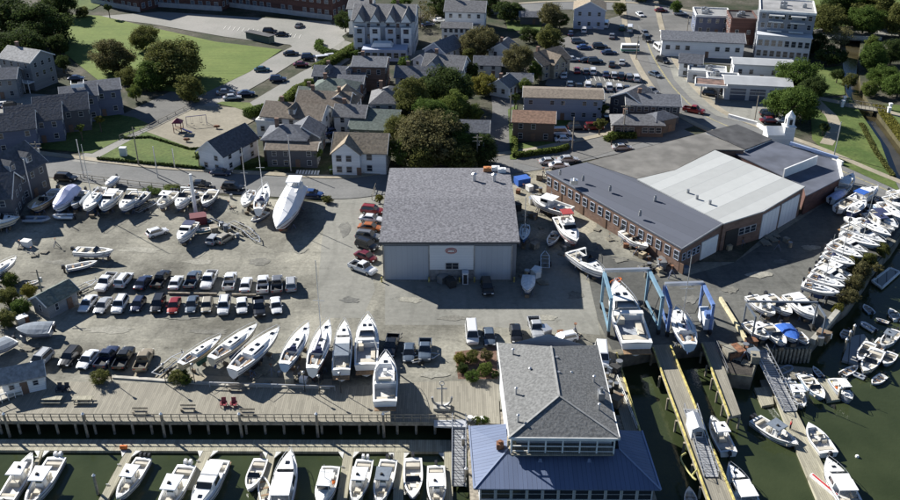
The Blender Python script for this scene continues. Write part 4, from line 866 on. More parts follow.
    if kind == 'suv':
        mb = MB()
        for sx in (-1, 1): mb.bar((sx * tw * .85, r1 + .2, z1 + .07), (sx * tw * .85, f1 - .2, z1 + .07), .05)
        mb.build('roof_rack', M_bedliner, root)
    return root
NCAR = [0]
def car(px, py, ang, kind, colr, label, group=None, z=.06):
    """ang: heading of the nose in degrees, 90 = away from the water"""
    p = G(px, py, .75); NCAR[0] += 1
    r = place(('car', kind, colr), lambda: make_car(kind, colr), (p.x, p.y, z), radians(ang - 90), (1.1, random.uniform(1.04, 1.13), random.uniform(1.03, 1.14)), label, group)
    if not group and 'group' in r: del r['group']
    return r

# ================================================================ boats
BOATC = {'white': (.78, .78, .77), 'cream': (.62, .57, .46), 'lblue': (.42, .55, .70), 'blue': (.05, .16, .42), 'navy': (.03, .04, .10), 'grey': (.30, .33, .38), 'green': (.05, .20, .14), 'red': (.35, .03, .03), 'lav': (.60, .62, .78), 'teal': (.12, .28, .30), 'tan': (.50, .40, .26), 'black': (.02, .02, .02), 'orange': (.6, .16, .03)}
def gel(c): return mat('gelcoat_' + c, BOATC[c], .3, 0, coat=.3, var=.04, scale=1.)
M_bot = {k: mat('bottom_paint_' + k, v, .75, var=.2, scale=1.5) for k, v in dict(blue=(.03, .06, .15), red=(.18, .03, .025), black=(.02, .02, .022), green=(.03, .10, .08)).items()}
M_sole = mat('cockpit_sole', (.60, .59, .56), .7, var=.15, scale=2); M_sole2 = mat('grey_sole', (.30, .33, .38), .7, var=.15, scale=2); M_teak = mat('teak', (.24, .15, .08), .7, var=.25, scale=3)
M_cush = mat('cream_cushion', (.50, .46, .38), .8, var=.1); M_eng = mat('engine_cowl', (.03, .03, .035), .3); M_engw = mat('white_cowl', (.7, .7, .7), .3)
M_canvas = {k: mat('canvas_' + k, v, .85, var=.12, scale=2) for k, v in dict(blue=(.02, .10, .40), navy=(.02, .03, .09), white=(.72, .72, .72), lav=(.50, .53, .72), grey=(.15, .18, .22), tan=(.4, .33, .22), red=(.3, .03, .03), teal=(.05, .22, .25), orange=(.65, .16, .03)).items()}
M_wrap = mat('shrink_wrap', (.80, .80, .80), .42, var=.04, scale=.8, bump=.25); M_wraplav = mat('pale_blue_wrap', (.50, .53, .72), .5, var=.05, scale=.8, bump=.25)
def hull(root, L_, B, fb, hc, bc, cock=(.06, .6), depth=.75, keel=.55, sail=False, deckm=None, solem=None, stern=.92, bowrise=.35, strip=True):
    """hull along +y (bow), origin at mid-length on the waterline; returns deck height function"""
    T = [0, .02, .1, .2, .3, .4, .5, .6, .68, .76, .84, .9, .95, .985, 1.]
    c0, c1 = cock; T = sorted(set(T + [c0, c0 + .004, c1, c1 + .004]))
    def hb(t):
        if sail: return B / 2 * max(.015, (1 - abs((t - .42) / .58) ** 2.3) if t > .42 else (1 - .42 * ((.42 - t) / .42) ** 2))
        return B / 2 * max(.015, (stern + (1 - stern) * min(1, t / .35)) * (1 - max(0, (t - .42) / .58) ** 2.3))
    zs = lambda t: fb + bowrise * max(0, (t - .25) / .75) ** 1.8 + (.08 * (1 - t) ** 2 if sail else 0)
    Y = lambda t: (t - .5) * L_
    ro, rd = [], []
    for t in T:
        b, z = hb(t), zs(t); kf = 1 - max(0, (t - .7) / .3) ** 2; zk = -keel * kf + (z * .35) * (1 - kf) ; ch = .86 if not sail else .72
        chx = b * (ch * (1 - .45 * max(0, (t - .5) / .5))); zc = .02 + .3 * z * (1 - kf)
        y = Y(t) + (.0 if t < .99 else 0); yk = Y(t) - (.10 * L_ * max(0, (t - .8) / .2) ** 1.5)
        ro.append([(-b, y, z), (-b * 1.0 * .985, y, z - .14), (-(b + chx) / 2, y * .5 + yk * .5, (z + zc) / 2 - .08), (-chx, yk, zc), (-chx * .93, yk, zc - .12), (0, yk, zk), (chx * .93, yk, zc - .12), (chx, yk, zc), ((b + chx) / 2, y * .5 + yk * .5, (z + zc) / 2 - .08), (b * .985, y, z - .14), (b, y, z)])
    n = 11; mb = MB()
    for k in range(len(ro) - 1):
        for i in range(n - 1):
            mb.mark(1 if i in (3, 4, 5, 6) else 0); mb.add([ro[k][i], ro[k][i + 1], ro[k + 1][i + 1], ro[k + 1][i]], [(3, 2, 1, 0)])
    mb.mark(0); mb.add(ro[0], [tuple(range(n))]); mb.add(ro[-1], [tuple(range(n - 1, -1, -1))])
    h_ = mb.build('hull', [gel(hc), M_bot[bc]], root)
    mb = MB(); md = MB(); rings = []
    for t in T:
        b, z = hb(t), zs(t) + .012; g = min(.16 + .02 * B, b * .5); inc = c0 < t <= c1 + .001 and depth > 0
        dz = -depth if (c0 + .003 <= t <= c1 + .001) else .0; cam_ = .05 if dz else .10 * min(1, b)
        inn = b - g; y = Y(t)
        rings.append([(-b, y, z), (-inn, y, z + .01), (-inn * (.97 if dz else .96), y, z + dz if dz else z + .03), (0, y, z + dz + (0 if dz else cam_)), (inn * (.97 if dz else .96), y, z + dz if dz else z + .03), (inn, y, z + .01), (b, y, z)])
    for k in range(len(rings) - 1):
        for i in range(6):
            mb.mark(1 if (c0 + .003 <= T[k] and T[k + 1] <= c1 + .001 and i in (2, 3)) else 0)
            mb.add([rings[k][i], rings[k][i + 1], rings[k + 1][i + 1], rings[k + 1][i]], [(0, 1, 2, 3)])
    mb.build('deck', [deckm or M_white, solem or M_sole], root)
    if strip:
        mb = MB()
        for i_ in (2, 8):
            for k in range(1, len(ro) - 3):
                a, b_ = Vector(ro[k][i_]), Vector(ro[k + 1][i_]); sx_ = 1 if i_ == 8 else -1; mb.bar(a + Vector((sx_ * .015, 0, -.1)), b_ + Vector((sx_ * .015, 0, -.1)), .03, .09)
        mb.build('hull_stripe', M_canvas['navy'] if bc in ('blue', 'black') else M_bot[bc], root)
        mb = MB()
        for sx in (0, 10):
            for k in range(len(ro) - 1): a, b_ = Vector(ro[k][sx]), Vector(ro[k + 1][sx]); mb.bar(a - Vector((0, 0, .09)), b_ - Vector((0, 0, .09)), .05, .06)
        mb.build('rub_rail', M_bedliner, root)
    return hb, zs, Y
def outboards(root, n, y, z, white=False):
    for i in range(n):
        x = (i - (n - 1) / 2) * .62; mb = MB(); mb.box(x, y - .45, z + .35, .42, .62, .62, taper=.75); o = mb.build('outboard_motor', M_engw if white else M_eng, root)
        mb = MB(); mb.box(x, y - .4, z - .35, .16, .28, 1.0); mb.cyl((x, y - .45, z - .85), (x, y - .75, z - .85), .09, n=6); mb.build('engine_leg', M_eng, o)
def rail(root, hb, zs, Y, t0, t1, h_=.55):
    mb = MB(); pts = []
    for sx in (-1, 1):
        q = [Vector((sx * hb(t0 + (t1 - t0) * i / 6) * .93, Y(t0 + (t1 - t0) * i / 6), zs(t0 + (t1 - t0) * i / 6) + h_)) for i in range(7)]
        for a, b_ in zip(q, q[1:]): mb.bar(a, b_, .045)
        for a in q[::2]: mb.bar(a, a - Vector((0, 0, h_)), .04)
    mb.build('bow_rail', M_alu, root)
def cushion(root, x, y, z, sx, sy, sz=.35, name='seat', m_=None): mb = MB(); mb.box(x, y, z + sz / 2, sx, sy, sz); return mb.build(name, m_ or M_cush, root)
def make_boat(kind, hc='white', bc='blue', ac='white', eng=2):
    """all boats: origin on the waterline, bow +y; nominal sizes"""
    NM = dict(center='center_console_boat', bowrider='open_motorboat', cruiser='cabin_cruiser', fly='flybridge_cruiser', sail='sailboat', skiff='skiff', wrapped='wrapped_boat', lobster='fishing_boat', rib='inflatable_boat', covered='covered_boat', express='express_cruiser', pilot='pilot_house_boat')
    CT = dict(sail='sailboat', rib='inflatable boat', skiff='skiff', cruiser='cabin cruiser', fly='cabin cruiser', lobster='fishing boat')
    root = thing(NM[kind], (0, 0, 0), 'boat', CT.get(kind, 'boat'))
    cv = M_canvas.get(ac, M_canvas['white'])
    if kind == 'center':
        hb, zs, Y = hull(root, 8.5, 2.6, .95, hc, bc, (.05, .86), .6, .5)
        mb = MB(); mb.box(0, .1, .95, .95, 1.1, 1.2, taper=.85); cn = mb.build('console', M_white, root)
        mb = MB(); mb.add([(-.4, .62, 1.45), (.4, .62, 1.45), (.32, .42, 2.0), (-.32, .42, 2.0), (-.4, .66, 1.45), (.4, .66, 1.45), (.32, .46, 2.0), (-.32, .46, 2.0)], [(3, 2, 1, 0), (4, 5, 6, 7), (0, 1, 5, 4), (2, 3, 7, 6), (1, 2, 6, 5), (3, 0, 4, 7)]); mb.build('windscreen', M_cglass, cn)
        mb = MB(); mb.loft([[(-1.1, -1.3, 2.36), (1.1, -1.3, 2.36), (.95, 1.25, 2.36), (-.95, 1.25, 2.36)], [(-1.05, -1.25, 2.46), (1.05, -1.25, 2.46), (.9, 1.2, 2.46), (-.9, 1.2, 2.46)]]); tt = mb.build('t_top', cv, root)
        mb = MB()
        for x in (-.55, .55):
            for y in (-.6, .5): mb.bar((x, y, .5), (x, y * 1.3, 2.36), .06)
        mb.build('t_top_frame', M_alu, tt); mb = MB(); mb.box(.2, .2, 2.5, .35, .35, .12); mb.cyl((.2, .2, 2.56), (.2, .2, 2.7), .14, n=8); mb.build('radar', M_bedliner, tt)
        cushion(root, 0, -1.2, .4, 1.1, .55, .8, 'leaning_post'); cushion(root, 0, 1.25, .4, .8, .7, .45); cushion(root, -.62, 2.3, .5, .4, 1.3, .35); cushion(root, .62, 2.3, .5, .4, 1.3, .35); cushion(root, 0, -3.3, .4, 1.8, .45, .5, 'stern_bench')
        outboards(root, eng, -4.2, .75, ac == 'white' and eng == 2); rail(root, hb, zs, Y, .72, .98, .2)
    elif kind in ('bowrider', 'covered'):
        hb, zs, Y = hull(root, 6.5, 2.3, .85, hc, bc, (.08, .82), .5, .45)
        if kind == 'bowrider':
            mb = MB(); mb.add([(-.95, .5, .9), (.95, .5, .9), (.75, .1, 1.4), (-.75, .1, 1.4), (-.95, .55, .9), (.95, .55, .9), (.75, .15, 1.4), (-.75, .15, 1.4)], [(3, 2, 1, 0), (4, 5, 6, 7), (0, 1, 5, 4), (2, 3, 7, 6), (1, 2, 6, 5), (3, 0, 4, 7)]); mb.build('windshield', M_cglass, root)
            for x in (-.5, .5): cushion(root, x, -.4, .4, .55, .55, .5); cushion(root, x * 1.1, 1.4, .45, .4, 1.2, .3)
            cushion(root, 0, -2.2, .4, 1.6, .6, .45, 'stern_bench')
        else:
            mb = MB(); R_ = []
            for i, t in enumerate((.05, .2, .4, .6, .8, .96)):
                b = hb(t) * 1.03; z = zs(t); pk = (.25, .5, .62, .55, .35, .08)[i]; R_.append([(-b, Y(t), z - .08), (-b, Y(t), z + .03), (-b * .55, Y(t), z + pk * .75), (0, Y(t), z + pk), (b * .55, Y(t), z + pk * .75), (b, Y(t), z + .03), (b, Y(t), z - .08)])
            mb.loft(R_[::-1]); mb.build('canvas_cover', cv, root)
        outboards(root, 1, -3.15, .7)
    elif kind == 'skiff':
        hb, zs, Y = hull(root, 4.6, 1.7, .5, hc, bc, (.03, .93), .38, .25, bowrise=.2)
        for y in (-1.3, 0, 1.2): cushion(root, 0, y, .38, 1.35 if y < 1 else 1., .3, .06, 'thwart', M_teak)
        outboards(root, 1, -2.2, .4)
    elif kind == 'rib':
        mb = MB(); pts = [(-.75, -2.0, .35), (-.75, 1.0, .38), (-.55, 1.7, .45), (0, 2.15, .5), (.55, 1.7, .45), (.75, 1.0, .38), (.75, -2.0, .35)]
        for a, b_ in zip(pts, pts[1:]): mb.cyl(a, b_, .26, n=8); mb.ball(b_, .26, .26, .26, 8, 4)
        mb.build('tube', gel(hc), root); mb = MB(); mb.slab([(-.7, -1.9, .2), (.7, -1.9, .2), (.7, 1.1, .2), (0, 1.9, .25), (-.7, 1.1, .2)], .2); mb.build('floor', gel('grey'), root)
        cushion(root, 0, -.2, .2, 1., .35, .35, 'seat'); outboards(root, 1, -1.85, .35)
    elif kind in ('cruiser', 'fly', 'express'):
        L_ = 10.5; hb, zs, Y = hull(root, L_, 3.4, 1.25, hc, bc, (.04, .34 if kind != 'express' else .42), .7, .7, solem=M_sole2 if kind == 'express' else None)
        if kind == 'express':
            mb = MB(); R_ = []
            for t, k, hh in ((.5, .82, .55), (.6, .8, .6), (.75, .72, .42), (.9, .5, .12)): b = hb(t) * k; z = zs(t); R_.append([(-b, Y(t), z), (-b * .85, Y(t), z + hh), (b * .85, Y(t), z + hh), (b, Y(t), z)])
            mb.loft(R_[::-1]); cb = mb.build('cabin', M_white, root)
            for x in (-.4, .4): mb = MB(); mb.box(x, Y(.72), zs(.72) + .5, .45, .5, .08); mb.build('hatch', M_cglass, cb)
            mb = MB()
            b = 1.28; z = zs(.5) + .5
            mb.loft([[(-b, Y(.46), z), (-b * .8, Y(.60), z + .05), (b * .8, Y(.60), z + .05), (b, Y(.46), z)], [(-b * .85, Y(.42), z + .6), (-b * .68, Y(.54), z + .65), (b * .68, Y(.54), z + .65), (b * .85, Y(.42), z + .6)]], cap=False); mb.build('windshield', M_cglass, root)
            mb = MB(); mb.bar((-1.45, Y(.3), 1.3), (-1.1, Y(.28), 3.1), .14); mb.bar((1.45, Y(.3), 1.3), (1.1, Y(.28), 3.1), .14); mb.bar((-1.15, Y(.28), 3.1), (1.15, Y(.28), 3.1), .5, .14); mb.build('radar_arch', M_white, root)
            cushion(root, 0, Y(.1), .65, 2.4, .7, .5, 'stern_bench'); cushion(root, -.8, Y(.38), .6, .7, .7, .8); cushion(root, .9, Y(.25), .6, .6, 2.0, .5)
        else:
            mb = MB(); R_ = []
            for t, k, hh in ((.34, .84, 1.05), (.52, .84, 1.1), (.62, .78, .62), (.78, .66, .45), (.9, .45, .12)): b = hb(t) * k; z = zs(t) - .02; R_.append([(-b, Y(t), z), (-b * .86, Y(t), z + hh), (b * .86, Y(t), z + hh), (b, Y(t), z)])
            mb.loft(R_[::-1]); cb = mb.build('cabin', M_white, root)
            for sx in (-1, 1):
                mb = MB(); b = 1.46; mb.add([(sx * b, Y(.36), zs(.4) + .35), (sx * b, Y(.52), zs(.5) + .35), (sx * (b - .1), Y(.51), zs(.5) + .85), (sx * (b - .1), Y(.37), zs(.4) + .85), (sx * (b - .2), Y(.36), zs(.4) + .35), (sx * (b - .2), Y(.52), zs(.5) + .35), (sx * (b - .3), Y(.51), zs(.5) + .85), (sx * (b - .3), Y(.37), zs(.4) + .85)], [(0, 1, 2, 3), (7, 6, 5, 4), (0, 4, 5, 1), (2, 6, 7, 3)]); mb.build('side_window', M_cglass, cb)
            z = zs(.57); mb = MB(); mb.add([(-1.12, Y(.612), z + .68), (1.12, Y(.612), z + .68), (1.12, Y(.535), z + 1.07), (-1.12, Y(.535), z + 1.07)], [(0, 1, 2, 3), (3, 2, 1, 0)]); mb.v = [(x, y + .06, zz + .03) for x, y, zz in mb.v]; mb.build('windshield', M_cglass, cb)
            for x in (0,): mb = MB(); mb.box(0, Y(.74), zs(.74) + .5, .55, .55, .1); mb.build('hatch', M_cglass, cb)
            if kind == 'fly':
                z = zs(.4) + 1.05; mb = MB(); mb.loft([[(-1.25, Y(.22), z + .0), (1.25, Y(.22), z + .0), (1.15, Y(.53), z + .05), (-1.15, Y(.53), z + .05)], [(-1.3, Y(.22), z + .12), (1.3, Y(.22), z + .12), (1.2, Y(.53), z + .15), (-1.2, Y(.53), z + .15)]]); fb = mb.build('flybridge', M_white, root)
                mb = MB(); mb.loft([[(-1.2, Y(.24), z + .12), (-1.2, Y(.46), z + .12), (-.8, Y(.53), z + .12), (.8, Y(.53), z + .12), (1.2, Y(.46), z + .12), (1.2, Y(.24), z + .12)], [(-1.25, Y(.24), z + .65), (-1.25, Y(.46), z + .7), (-.85, Y(.55), z + .75), (.85, Y(.55), z + .75), (1.25, Y(.46), z + .7), (1.25, Y(.24), z + .65)]], closed=False, cap=False); mb.build('fly_coaming', M_white, fb)
                cushion(fb, 0, Y(.28), z + .12, 1.7, .5, .45); cushion(fb, 0, Y(.42), z + .12, .5, .5, .7, 'helm', M_white)
                mb = MB(); mb.box(0, Y(.36), z + 2.0, 2.1, 2.2, .1); 
                for x in (-1, 1):
                    for y in (.28, .46): mb.bar((x * .95, Y(y), z + .6), (x * .95, Y(y), z + 2), .05)
                if ac != 'white': mb.build('bimini', cv, fb)
            else:
                mb = MB(); mb.box(0, Y(.27), zs(.3) + 1.12, 2.5, 2.6, .1)
                for x in (-1.15, 1.15): mb.bar((x, Y(.17), zs(.2)), (x, Y(.17), zs(.3) + 1.1), .06)
                mb.build('hardtop', cv, root)
            cushion(root, 0, Y(.09), .6, 2.4, .6, .45, 'stern_bench'); cushion(root, 1., Y(.2), .6, .6, 1.2, .5)
        mb = MB(); mb.box(0, Y(0) - .35, .3, 2.8, .8, .12); mb.build('swim_platform', M_teak, root); rail(root, hb, zs, Y, .55, .985)
    elif kind in ('lobster', 'pilot'):
        L_ = 11.5 if kind == 'lobster' else 8.; B = 3.8 if kind == 'lobster' else 2.7; hb, zs, Y = hull(root, L_, B, 1.15, hc, bc, (.04, .5), .6, .9, bowrise=.8)
        w = B * .31; y0, y1 = Y(.46), Y(.68); z = zs(.55)
        mb = MB(); mb.loft([[(-w, y0, .6), (w, y0, .6), (w * .92, y1, .9), (-w * .92, y1, .9)], [(-w * .95, y0, z + 1.5), (w * .95, y0, z + 1.5), (w * .8, y1 - .25, z + 1.5), (-w * .8, y1 - .25, z + 1.5)]]); wh = mb.build('wheelhouse', M_white, root)
        mb = MB(); mb.box(0, (y0 + y1) / 2 - .6, z + 1.56, w * 2.1, (y1 - y0) + 1.2, .12); mb.build('wheelhouse_roof', M_white, wh)
        for sx in (-1, 1): mb = MB(); mb.box(sx * w * .96, (y0 + y1) / 2, z + 1.0, .1, (y1 - y0) * .75, .55); mb.build('side_window', M_cglass, wh)
        mb = MB(); mb.box(0, y1 - .12, z + 1.05, w * 1.5, .12, .5); mb.build('windshield', M_cglass, wh)
        mb = MB(); R_ = []
        for t, k, hh in ((.68, .6, .5), (.8, .5, .38), (.9, .35, .1)): b = hb(t) * k; R_.append([(-b, Y(t), zs(t)), (-b * .85, Y(t), zs(t) + hh), (b * .85, Y(t), zs(t) + hh), (b, Y(t), zs(t))])
        mb.loft(R_[::-1]); mb.build('trunk_cabin', M_white, root)
        mb = MB(); mb.cyl((0, y0 + .3, z + 1.6), (0, y0 + .1, z + 3.6), .05, n=6); mb.box(0, y0 + .2, z + 2.5, 1.2, .06, .06); mb.build('antenna_mast', M_alu, wh)
        mb = MB(); mb.box(0, Y(.22), .95, 1.5, 1.2, .6); mb.build('engine_box', M_sole, root)
        for i in range(3): mb = MB(); mb.box(random.uniform(-.9, .9), Y(.12 + i * .1), .8, .8, .5, .4, random.random()); mb.build('trap', [M_yellow, M_canvas['teal'], M_canvas['orange']][i], root)
        rail(root, hb, zs, Y, .7, .98, .45)
    elif kind == 'sail':
        L_ = 10.; hb, zs, Y = hull(root, L_, 3.1, 1.0, hc, bc, (.07, .3), .5, .5, sail=True, bowrise=.25)
        mb = MB(); R_ = []
        for t, k, hh in ((.31, .62, .42), (.45, .6, .45), (.6, .55, .38), (.72, .42, .15)): b = hb(t) * k; R_.append([(-b, Y(t), zs(t)), (-b * .86, Y(t), zs(t) + hh), (b * .86, Y(t), zs(t) + hh), (b, Y(t), zs(t))])
        mb.loft(R_[::-1]); cb = mb.build('cabin_trunk', M_white, root)
        for t in (.4, .52):
            mb = MB(); mb.box(0, Y(t), zs(t) + .46, .55, .55, .07); mb.build('hatch', M_cglass, cb)
        for sx in (-1, 1): mb = MB(); mb.box(sx * hb(.45) * .565, Y(.45), zs(.45) + .25, .08, 2.0, .16); mb.build('side_window', M_cglass, cb)
        mb = MB(); mb.box(0, Y(.83), zs(.83) + .1, .5, .5, .08); mb.build('hatch', M_cglass, root)
        for sx in (-1, 1): cushion(root, sx * .68, Y(.19), .55, .35, 2., .3, 'cockpit_bench', M_teak)
        mb = MB(); mb.cyl((0, Y(.12), .6), (0, Y(.12), 1.2), .06, n=6); mb.cyl((0, Y(.12) - .03, 1.35), (0, Y(.12) + .03, 1.35), .42, n=12); mb.build('helm', M_alu, root)
        if ac != 'white': mb = MB(); mb.loft([[(-.95, Y(.27), 1.3), (0, Y(.27), 2.0), (.95, Y(.27), 1.3)], [(-.8, Y(.38), 1.35), (0, Y(.38), 1.6), (.8, Y(.38), 1.35)]]); mb.build('spray_hood', cv, root)
        mb = MB(); mb.box(0, -.3, -1.0, .16, 2.2, 1.1, taper=1.3); mb.box(0, -.3, -1.6, .3, 1.9, .2); mb.box(0, Y(.06), -.6, .1, .5, 1.0); mb.build('keel', M_bot[bc], root)
        rail(root, hb, zs, Y, .1, .97, .55)
    elif kind == 'wrapped':
        hb, zs, Y = hull(root, 9, 3.2, 1.3, hc, bc, (.3, .3), 0, .7)
        if ac == 'bridge':
            mb = MB(); mb.loft([[(-1.15, Y(.03), 1.3), (1.15, Y(.03), 1.3), (1.1, Y(.4), 1.3), (-1.1, Y(.4), 1.3)], [(-1.0, Y(.05), 2.6), (1.0, Y(.05), 2.6), (.85, Y(.33), 2.6), (-.85, Y(.33), 2.6)]]); cb = mb.build('cabin', M_white, root)
            mb = MB(); mb.box(0, Y(.1), 3.3, 1.9, 1.6, .12); mb.build('hardtop', M_wrap, cb)
            for x in (-.8, .8): mb = MB(); mb.bar((x, Y(.03), 2.6), (x, Y(.04), 3.3), .08); mb.bar((x, Y(.17), 2.6), (x, Y(.16), 3.3), .08); mb.build('support', M_alu, cb)
            mb = MB(); mb.box(0, Y(.32), 2.25, 1.5, .5, .4); mb.build('windshield', M_cglass, cb)
        mb = MB(); R_ = []
        for t, pk in ((.01, .5), (.03, .9), (.25, 1.5), (.42, 1.6), (.58, 1.1), (.75, .6), (.9, .3), (.99, .05)):
            b = hb(t) * 1.02; z = zs(t); R_.append([(-b, Y(t), z - .45), (-b * 1.01, Y(t), z), (-b * .6, Y(t), z + pk * .72), (0, Y(t), z + pk), (b * .6, Y(t), z + pk * .72), (b * 1.01, Y(t), z), (b, Y(t), z - .45)])
        mb.loft(R_[::-1]); mb.build('shrink_wrap', M_wraplav if ac == 'lav' else M_wrap, root, smooth=False)
    return root
NOM = dict(center=(8.5, 2.6), bowrider=(6.5, 2.3), covered=(6.5, 2.3), skiff=(4.6, 1.7), rib=(4.6, 2.), cruiser=(10.5, 3.4), fly=(10.5, 3.4), express=(10.5, 3.4), lobster=(11.5, 3.8), pilot=(8, 2.7), sail=(10, 3.1), wrapped=(9, 3.2))
FB = dict(center=.95, bowrider=.85, covered=.85, skiff=.5, rib=.4, cruiser=1.3, fly=1.3, express=1.3, lobster=1.3, pilot=1.3, sail=1., wrapped=1.3)
DRY = []
def boat(sx, sy, bx, by, kind, label, hc='white', bc='blue', ac='white', eng=2, dry=True, group=None, beam=None, mast=0, lift=None):
    """stern and bow spots of the gunwale; dry boats stand on blocks"""
    base = (lift if lift is not None else {'sail': 2.15, 'skiff': .45, 'rib': .45, 'bowrider': 1.0, 'covered': 1.0, 'center': 1.0}.get(kind, 1.25)) if dry else WATER
    for _ in range(3):
        zz = base + FB[kind]; a, b_ = G(sx, sy, zz), G(bx, by, zz); Ln = (b_ - a).length
    m_ = (a + b_) / 2; nl, nb = NOM[kind]; k = Ln / nl; bs = (beam / nb) if beam else k ** .75; zk = min(1.35, max(.7, k ** .6))
    r = place(('boat', kind, hc, bc, ac, eng), lambda: make_boat(kind, hc, bc, ac, eng), (m_.x, m_.y, base), math.atan2((b_ - a).y, (b_ - a).x) - pi / 2, (bs, k, zk), label, group)
    if group is None and 'group' in r: del r['group']
    if mast:
        mb = MB(); h_ = mast / zk; y = nl * .06
        mb.cyl((0, y, 1.2), (0, y, h_), .10 / bs, .07 / bs, 8); ms = mb.build('mast', M_alu, r)
        mb = MB(); mb.bar((-.9, y, h_ * .55), (.9, y, h_ * .55), .06); mb.build('spreader', M_alu, ms)
        mb = MB(); mb.bar((0, y, 2.1), (0, y - nl * .36, 2.2), .16, .2); mb.build('boom', M_canvas['navy'] if mast > 14 else M_alu, ms)
    if dry and kind not in ('rib', 'skiff'): DRY.append((m_, math.atan2((b_ - a).y, (b_ - a).x) - pi / 2, base, k, bs, nb))
    return r

# ================================================================ trees
LEAF = {'green': leaf_mat('leaf_green', (.05, .085, .02), (.13, .19, .045)), 'dark': leaf_mat('leaf_dark', (.03, .05, .018), (.085, .115, .035)), 'olive': leaf_mat('leaf_olive', (.075, .085, .025), (.18, .185, .06)),
        'brown': leaf_mat('leaf_brown', (.085, .08, .035), (.19, .175, .08)), 'gold': leaf_mat('leaf_gold', (.12, .12, .025), (.26, .24, .06)), 'lime': leaf_mat('leaf_lime', (.075, .11, .025), (.19, .23, .06))}
M_bark = mat('bark', (.09, .07, .05), .95, var=.3, scale=3)
def crown_mesh(seed, nclump, per, leaf, bare=False, spread=1.):
    rnd = random.Random(seed); mb = MB(); C = []; LB = [Vector((rnd.gauss(0, 1), rnd.gauss(0, 1), rnd.gauss(.3, .6))).normalized() for _ in range(6)]
    for i in range(nclump):
        while True:
            x, y, z = (rnd.uniform(-1, 1) for _ in range(3)); r2 = x * x + y * y + z * z
            if .12 < r2 < 1 and z > -.75: break
        r = r2 ** .5; f = (.62 + .34 * rnd.random()) / r if rnd.random() < .8 else .8; lob = .66 + .4 * max(max(0, Vector((x, y, z)).normalized().dot(q)) ** 3 for q in LB); f *= lob; C.append((x * f, y * f, z * f * .88, rnd.uniform(.13, .34) * spread))
    for (cx, cy, cz, cr) in C:
        for _ in range(per):
            u = Vector((rnd.gauss(0, 1), rnd.gauss(0, 1), rnd.gauss(0, 1))).normalized(); rr = cr * (rnd.random() ** .35)
            p = Vector((cx, cy, cz)) + Vector((u.x, u.y, u.z * .8)) * rr; s_ = leaf * rnd.uniform(.6, 1.5)
            nrm = (u + Vector((rnd.gauss(0, .38), rnd.gauss(0, .38), rnd.gauss(.15, .38)))).normalized(); a = nrm.orthogonal().normalized(); ang = rnd.uniform(0, 6.28)
            b = nrm.cross(a); a2 = a * cos(ang) + b * sin(ang); b2 = nrm.cross(a2)
            mb.add([p - a2 * s_, p - b2 * s_ * .7 + nrm * s_ * .2, p + a2 * s_, p + b2 * s_ * .7 + nrm * s_ * .15], [(0, 1, 2, 3)])
    return mb, C
CM = {}
def crown(kind, seed):
    if (kind, seed) not in CM:
        n_, per, lf = {'big': (130, 130, .03), 'mid': (75, 90, .042), 'small': (40, 70, .07), 'bare': (60, 34, .035)}[kind]
        mb, C = crown_mesh(seed * 7 + len(kind), n_, per, lf); CM[kind, seed] = (mb, C)
    return CM[kind, seed]
CMM = {}
def tree(px, py, rpx, hm, leafc, label, kind='mid', seed=None, group=None, name='tree', cat='tree', flat=1., zc=None, trunk=True):
    """px,py: middle of the crown; rpx: crown half-width on the survey grid; hm: tree height in metres"""
    seed = seed if seed is not None else (int(px * 3 + py * 7) % 4)
    p0 = G(px, py, hm * .55); sc = _sc(p0); R_ = rpx / sc * 1.2; rz_ = min(hm * .58, R_ * 1.05) * flat; zc_ = hm - rz_ * .9
    p = G(px, py, zc_); root = thing(name, (p.x, p.y, 0), label, cat, group, rz=random.uniform(0, 6.28))
    key = (kind, seed, leafc); mb, C = crown(kind, seed)
    if key not in CMM: CMM[key] = mb.mesh('crown', LEAF[leafc])
    o = bpy.data.objects.new('crown', CMM[key]); COL.objects.link(o); o.parent = root; o.location = (0, 0, zc_); o.scale = (R_, R_, rz_)
    if trunk:
        t = MB(); r0 = .035 * R_ + .12; t.cyl((0, 0, -.2), (0, 0, zc_ * .75), r0, r0 * .7, 8)
        for (cx, cy, cz, cr) in C[:10]: t.cyl((0, 0, zc_ * .6), (cx * R_ * .8, cy * R_ * .8, zc_ + cz * rz_ * .8), r0 * .45, r0 * .12, 5, cap=False)
        t.build('trunk', M_bark, root)
    return root
def _sc(p):
    d = p.y * _c - (p.z - CAM_H) * _s; return FPX / d
def hedge(pts, w, hgt, leafc, label, cat='hedge', name='hedge'):
    P_ = [G(*q) for q in pts]; c = sum(P_, Vector()) / len(P_); rnd = random.Random(int(c.x * 10)); mb = MB()
    for a, b_ in zip(P_, P_[1:]):
        L_ = (b_ - a).length; d = (b_ - a).normalized(); nn = Vector((-d.y, d.x, 0))
        for _ in range(int(L_ * w * 55)):
            t = rnd.random(); u = rnd.uniform(-1, 1); z = hgt * (1 - .25 * u * u) * (rnd.random() ** .4 if abs(u) < .8 else rnd.random()); p = a.lerp(b_, t) + nn * (u * w / 2) + Vector((0, 0, z)); s_ = rnd.uniform(.12, .28)
            nrm = Vector((rnd.gauss(0, .6), rnd.gauss(0, .6), .7)).normalized(); a2 = nrm.orthogonal().normalized(); b2 = nrm.cross(a2); an = rnd.uniform(0, 6.3); a2, b2 = a2 * cos(an) + b2 * sin(an), b2 * cos(an) - a2 * sin(an)
            mb.add([p - a2 * s_, p - b2 * s_, p + a2 * s_, p + b2 * s_], [(0, 1, 2, 3)])
    root = thing(name, c, label, cat); mb.build('foliage', LEAF[leafc], root, c)
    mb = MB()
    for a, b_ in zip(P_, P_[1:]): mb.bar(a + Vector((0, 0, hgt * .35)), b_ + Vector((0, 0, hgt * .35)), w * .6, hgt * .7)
    mb.build('inner_twigs', LEAF['dark'], root, c); return root
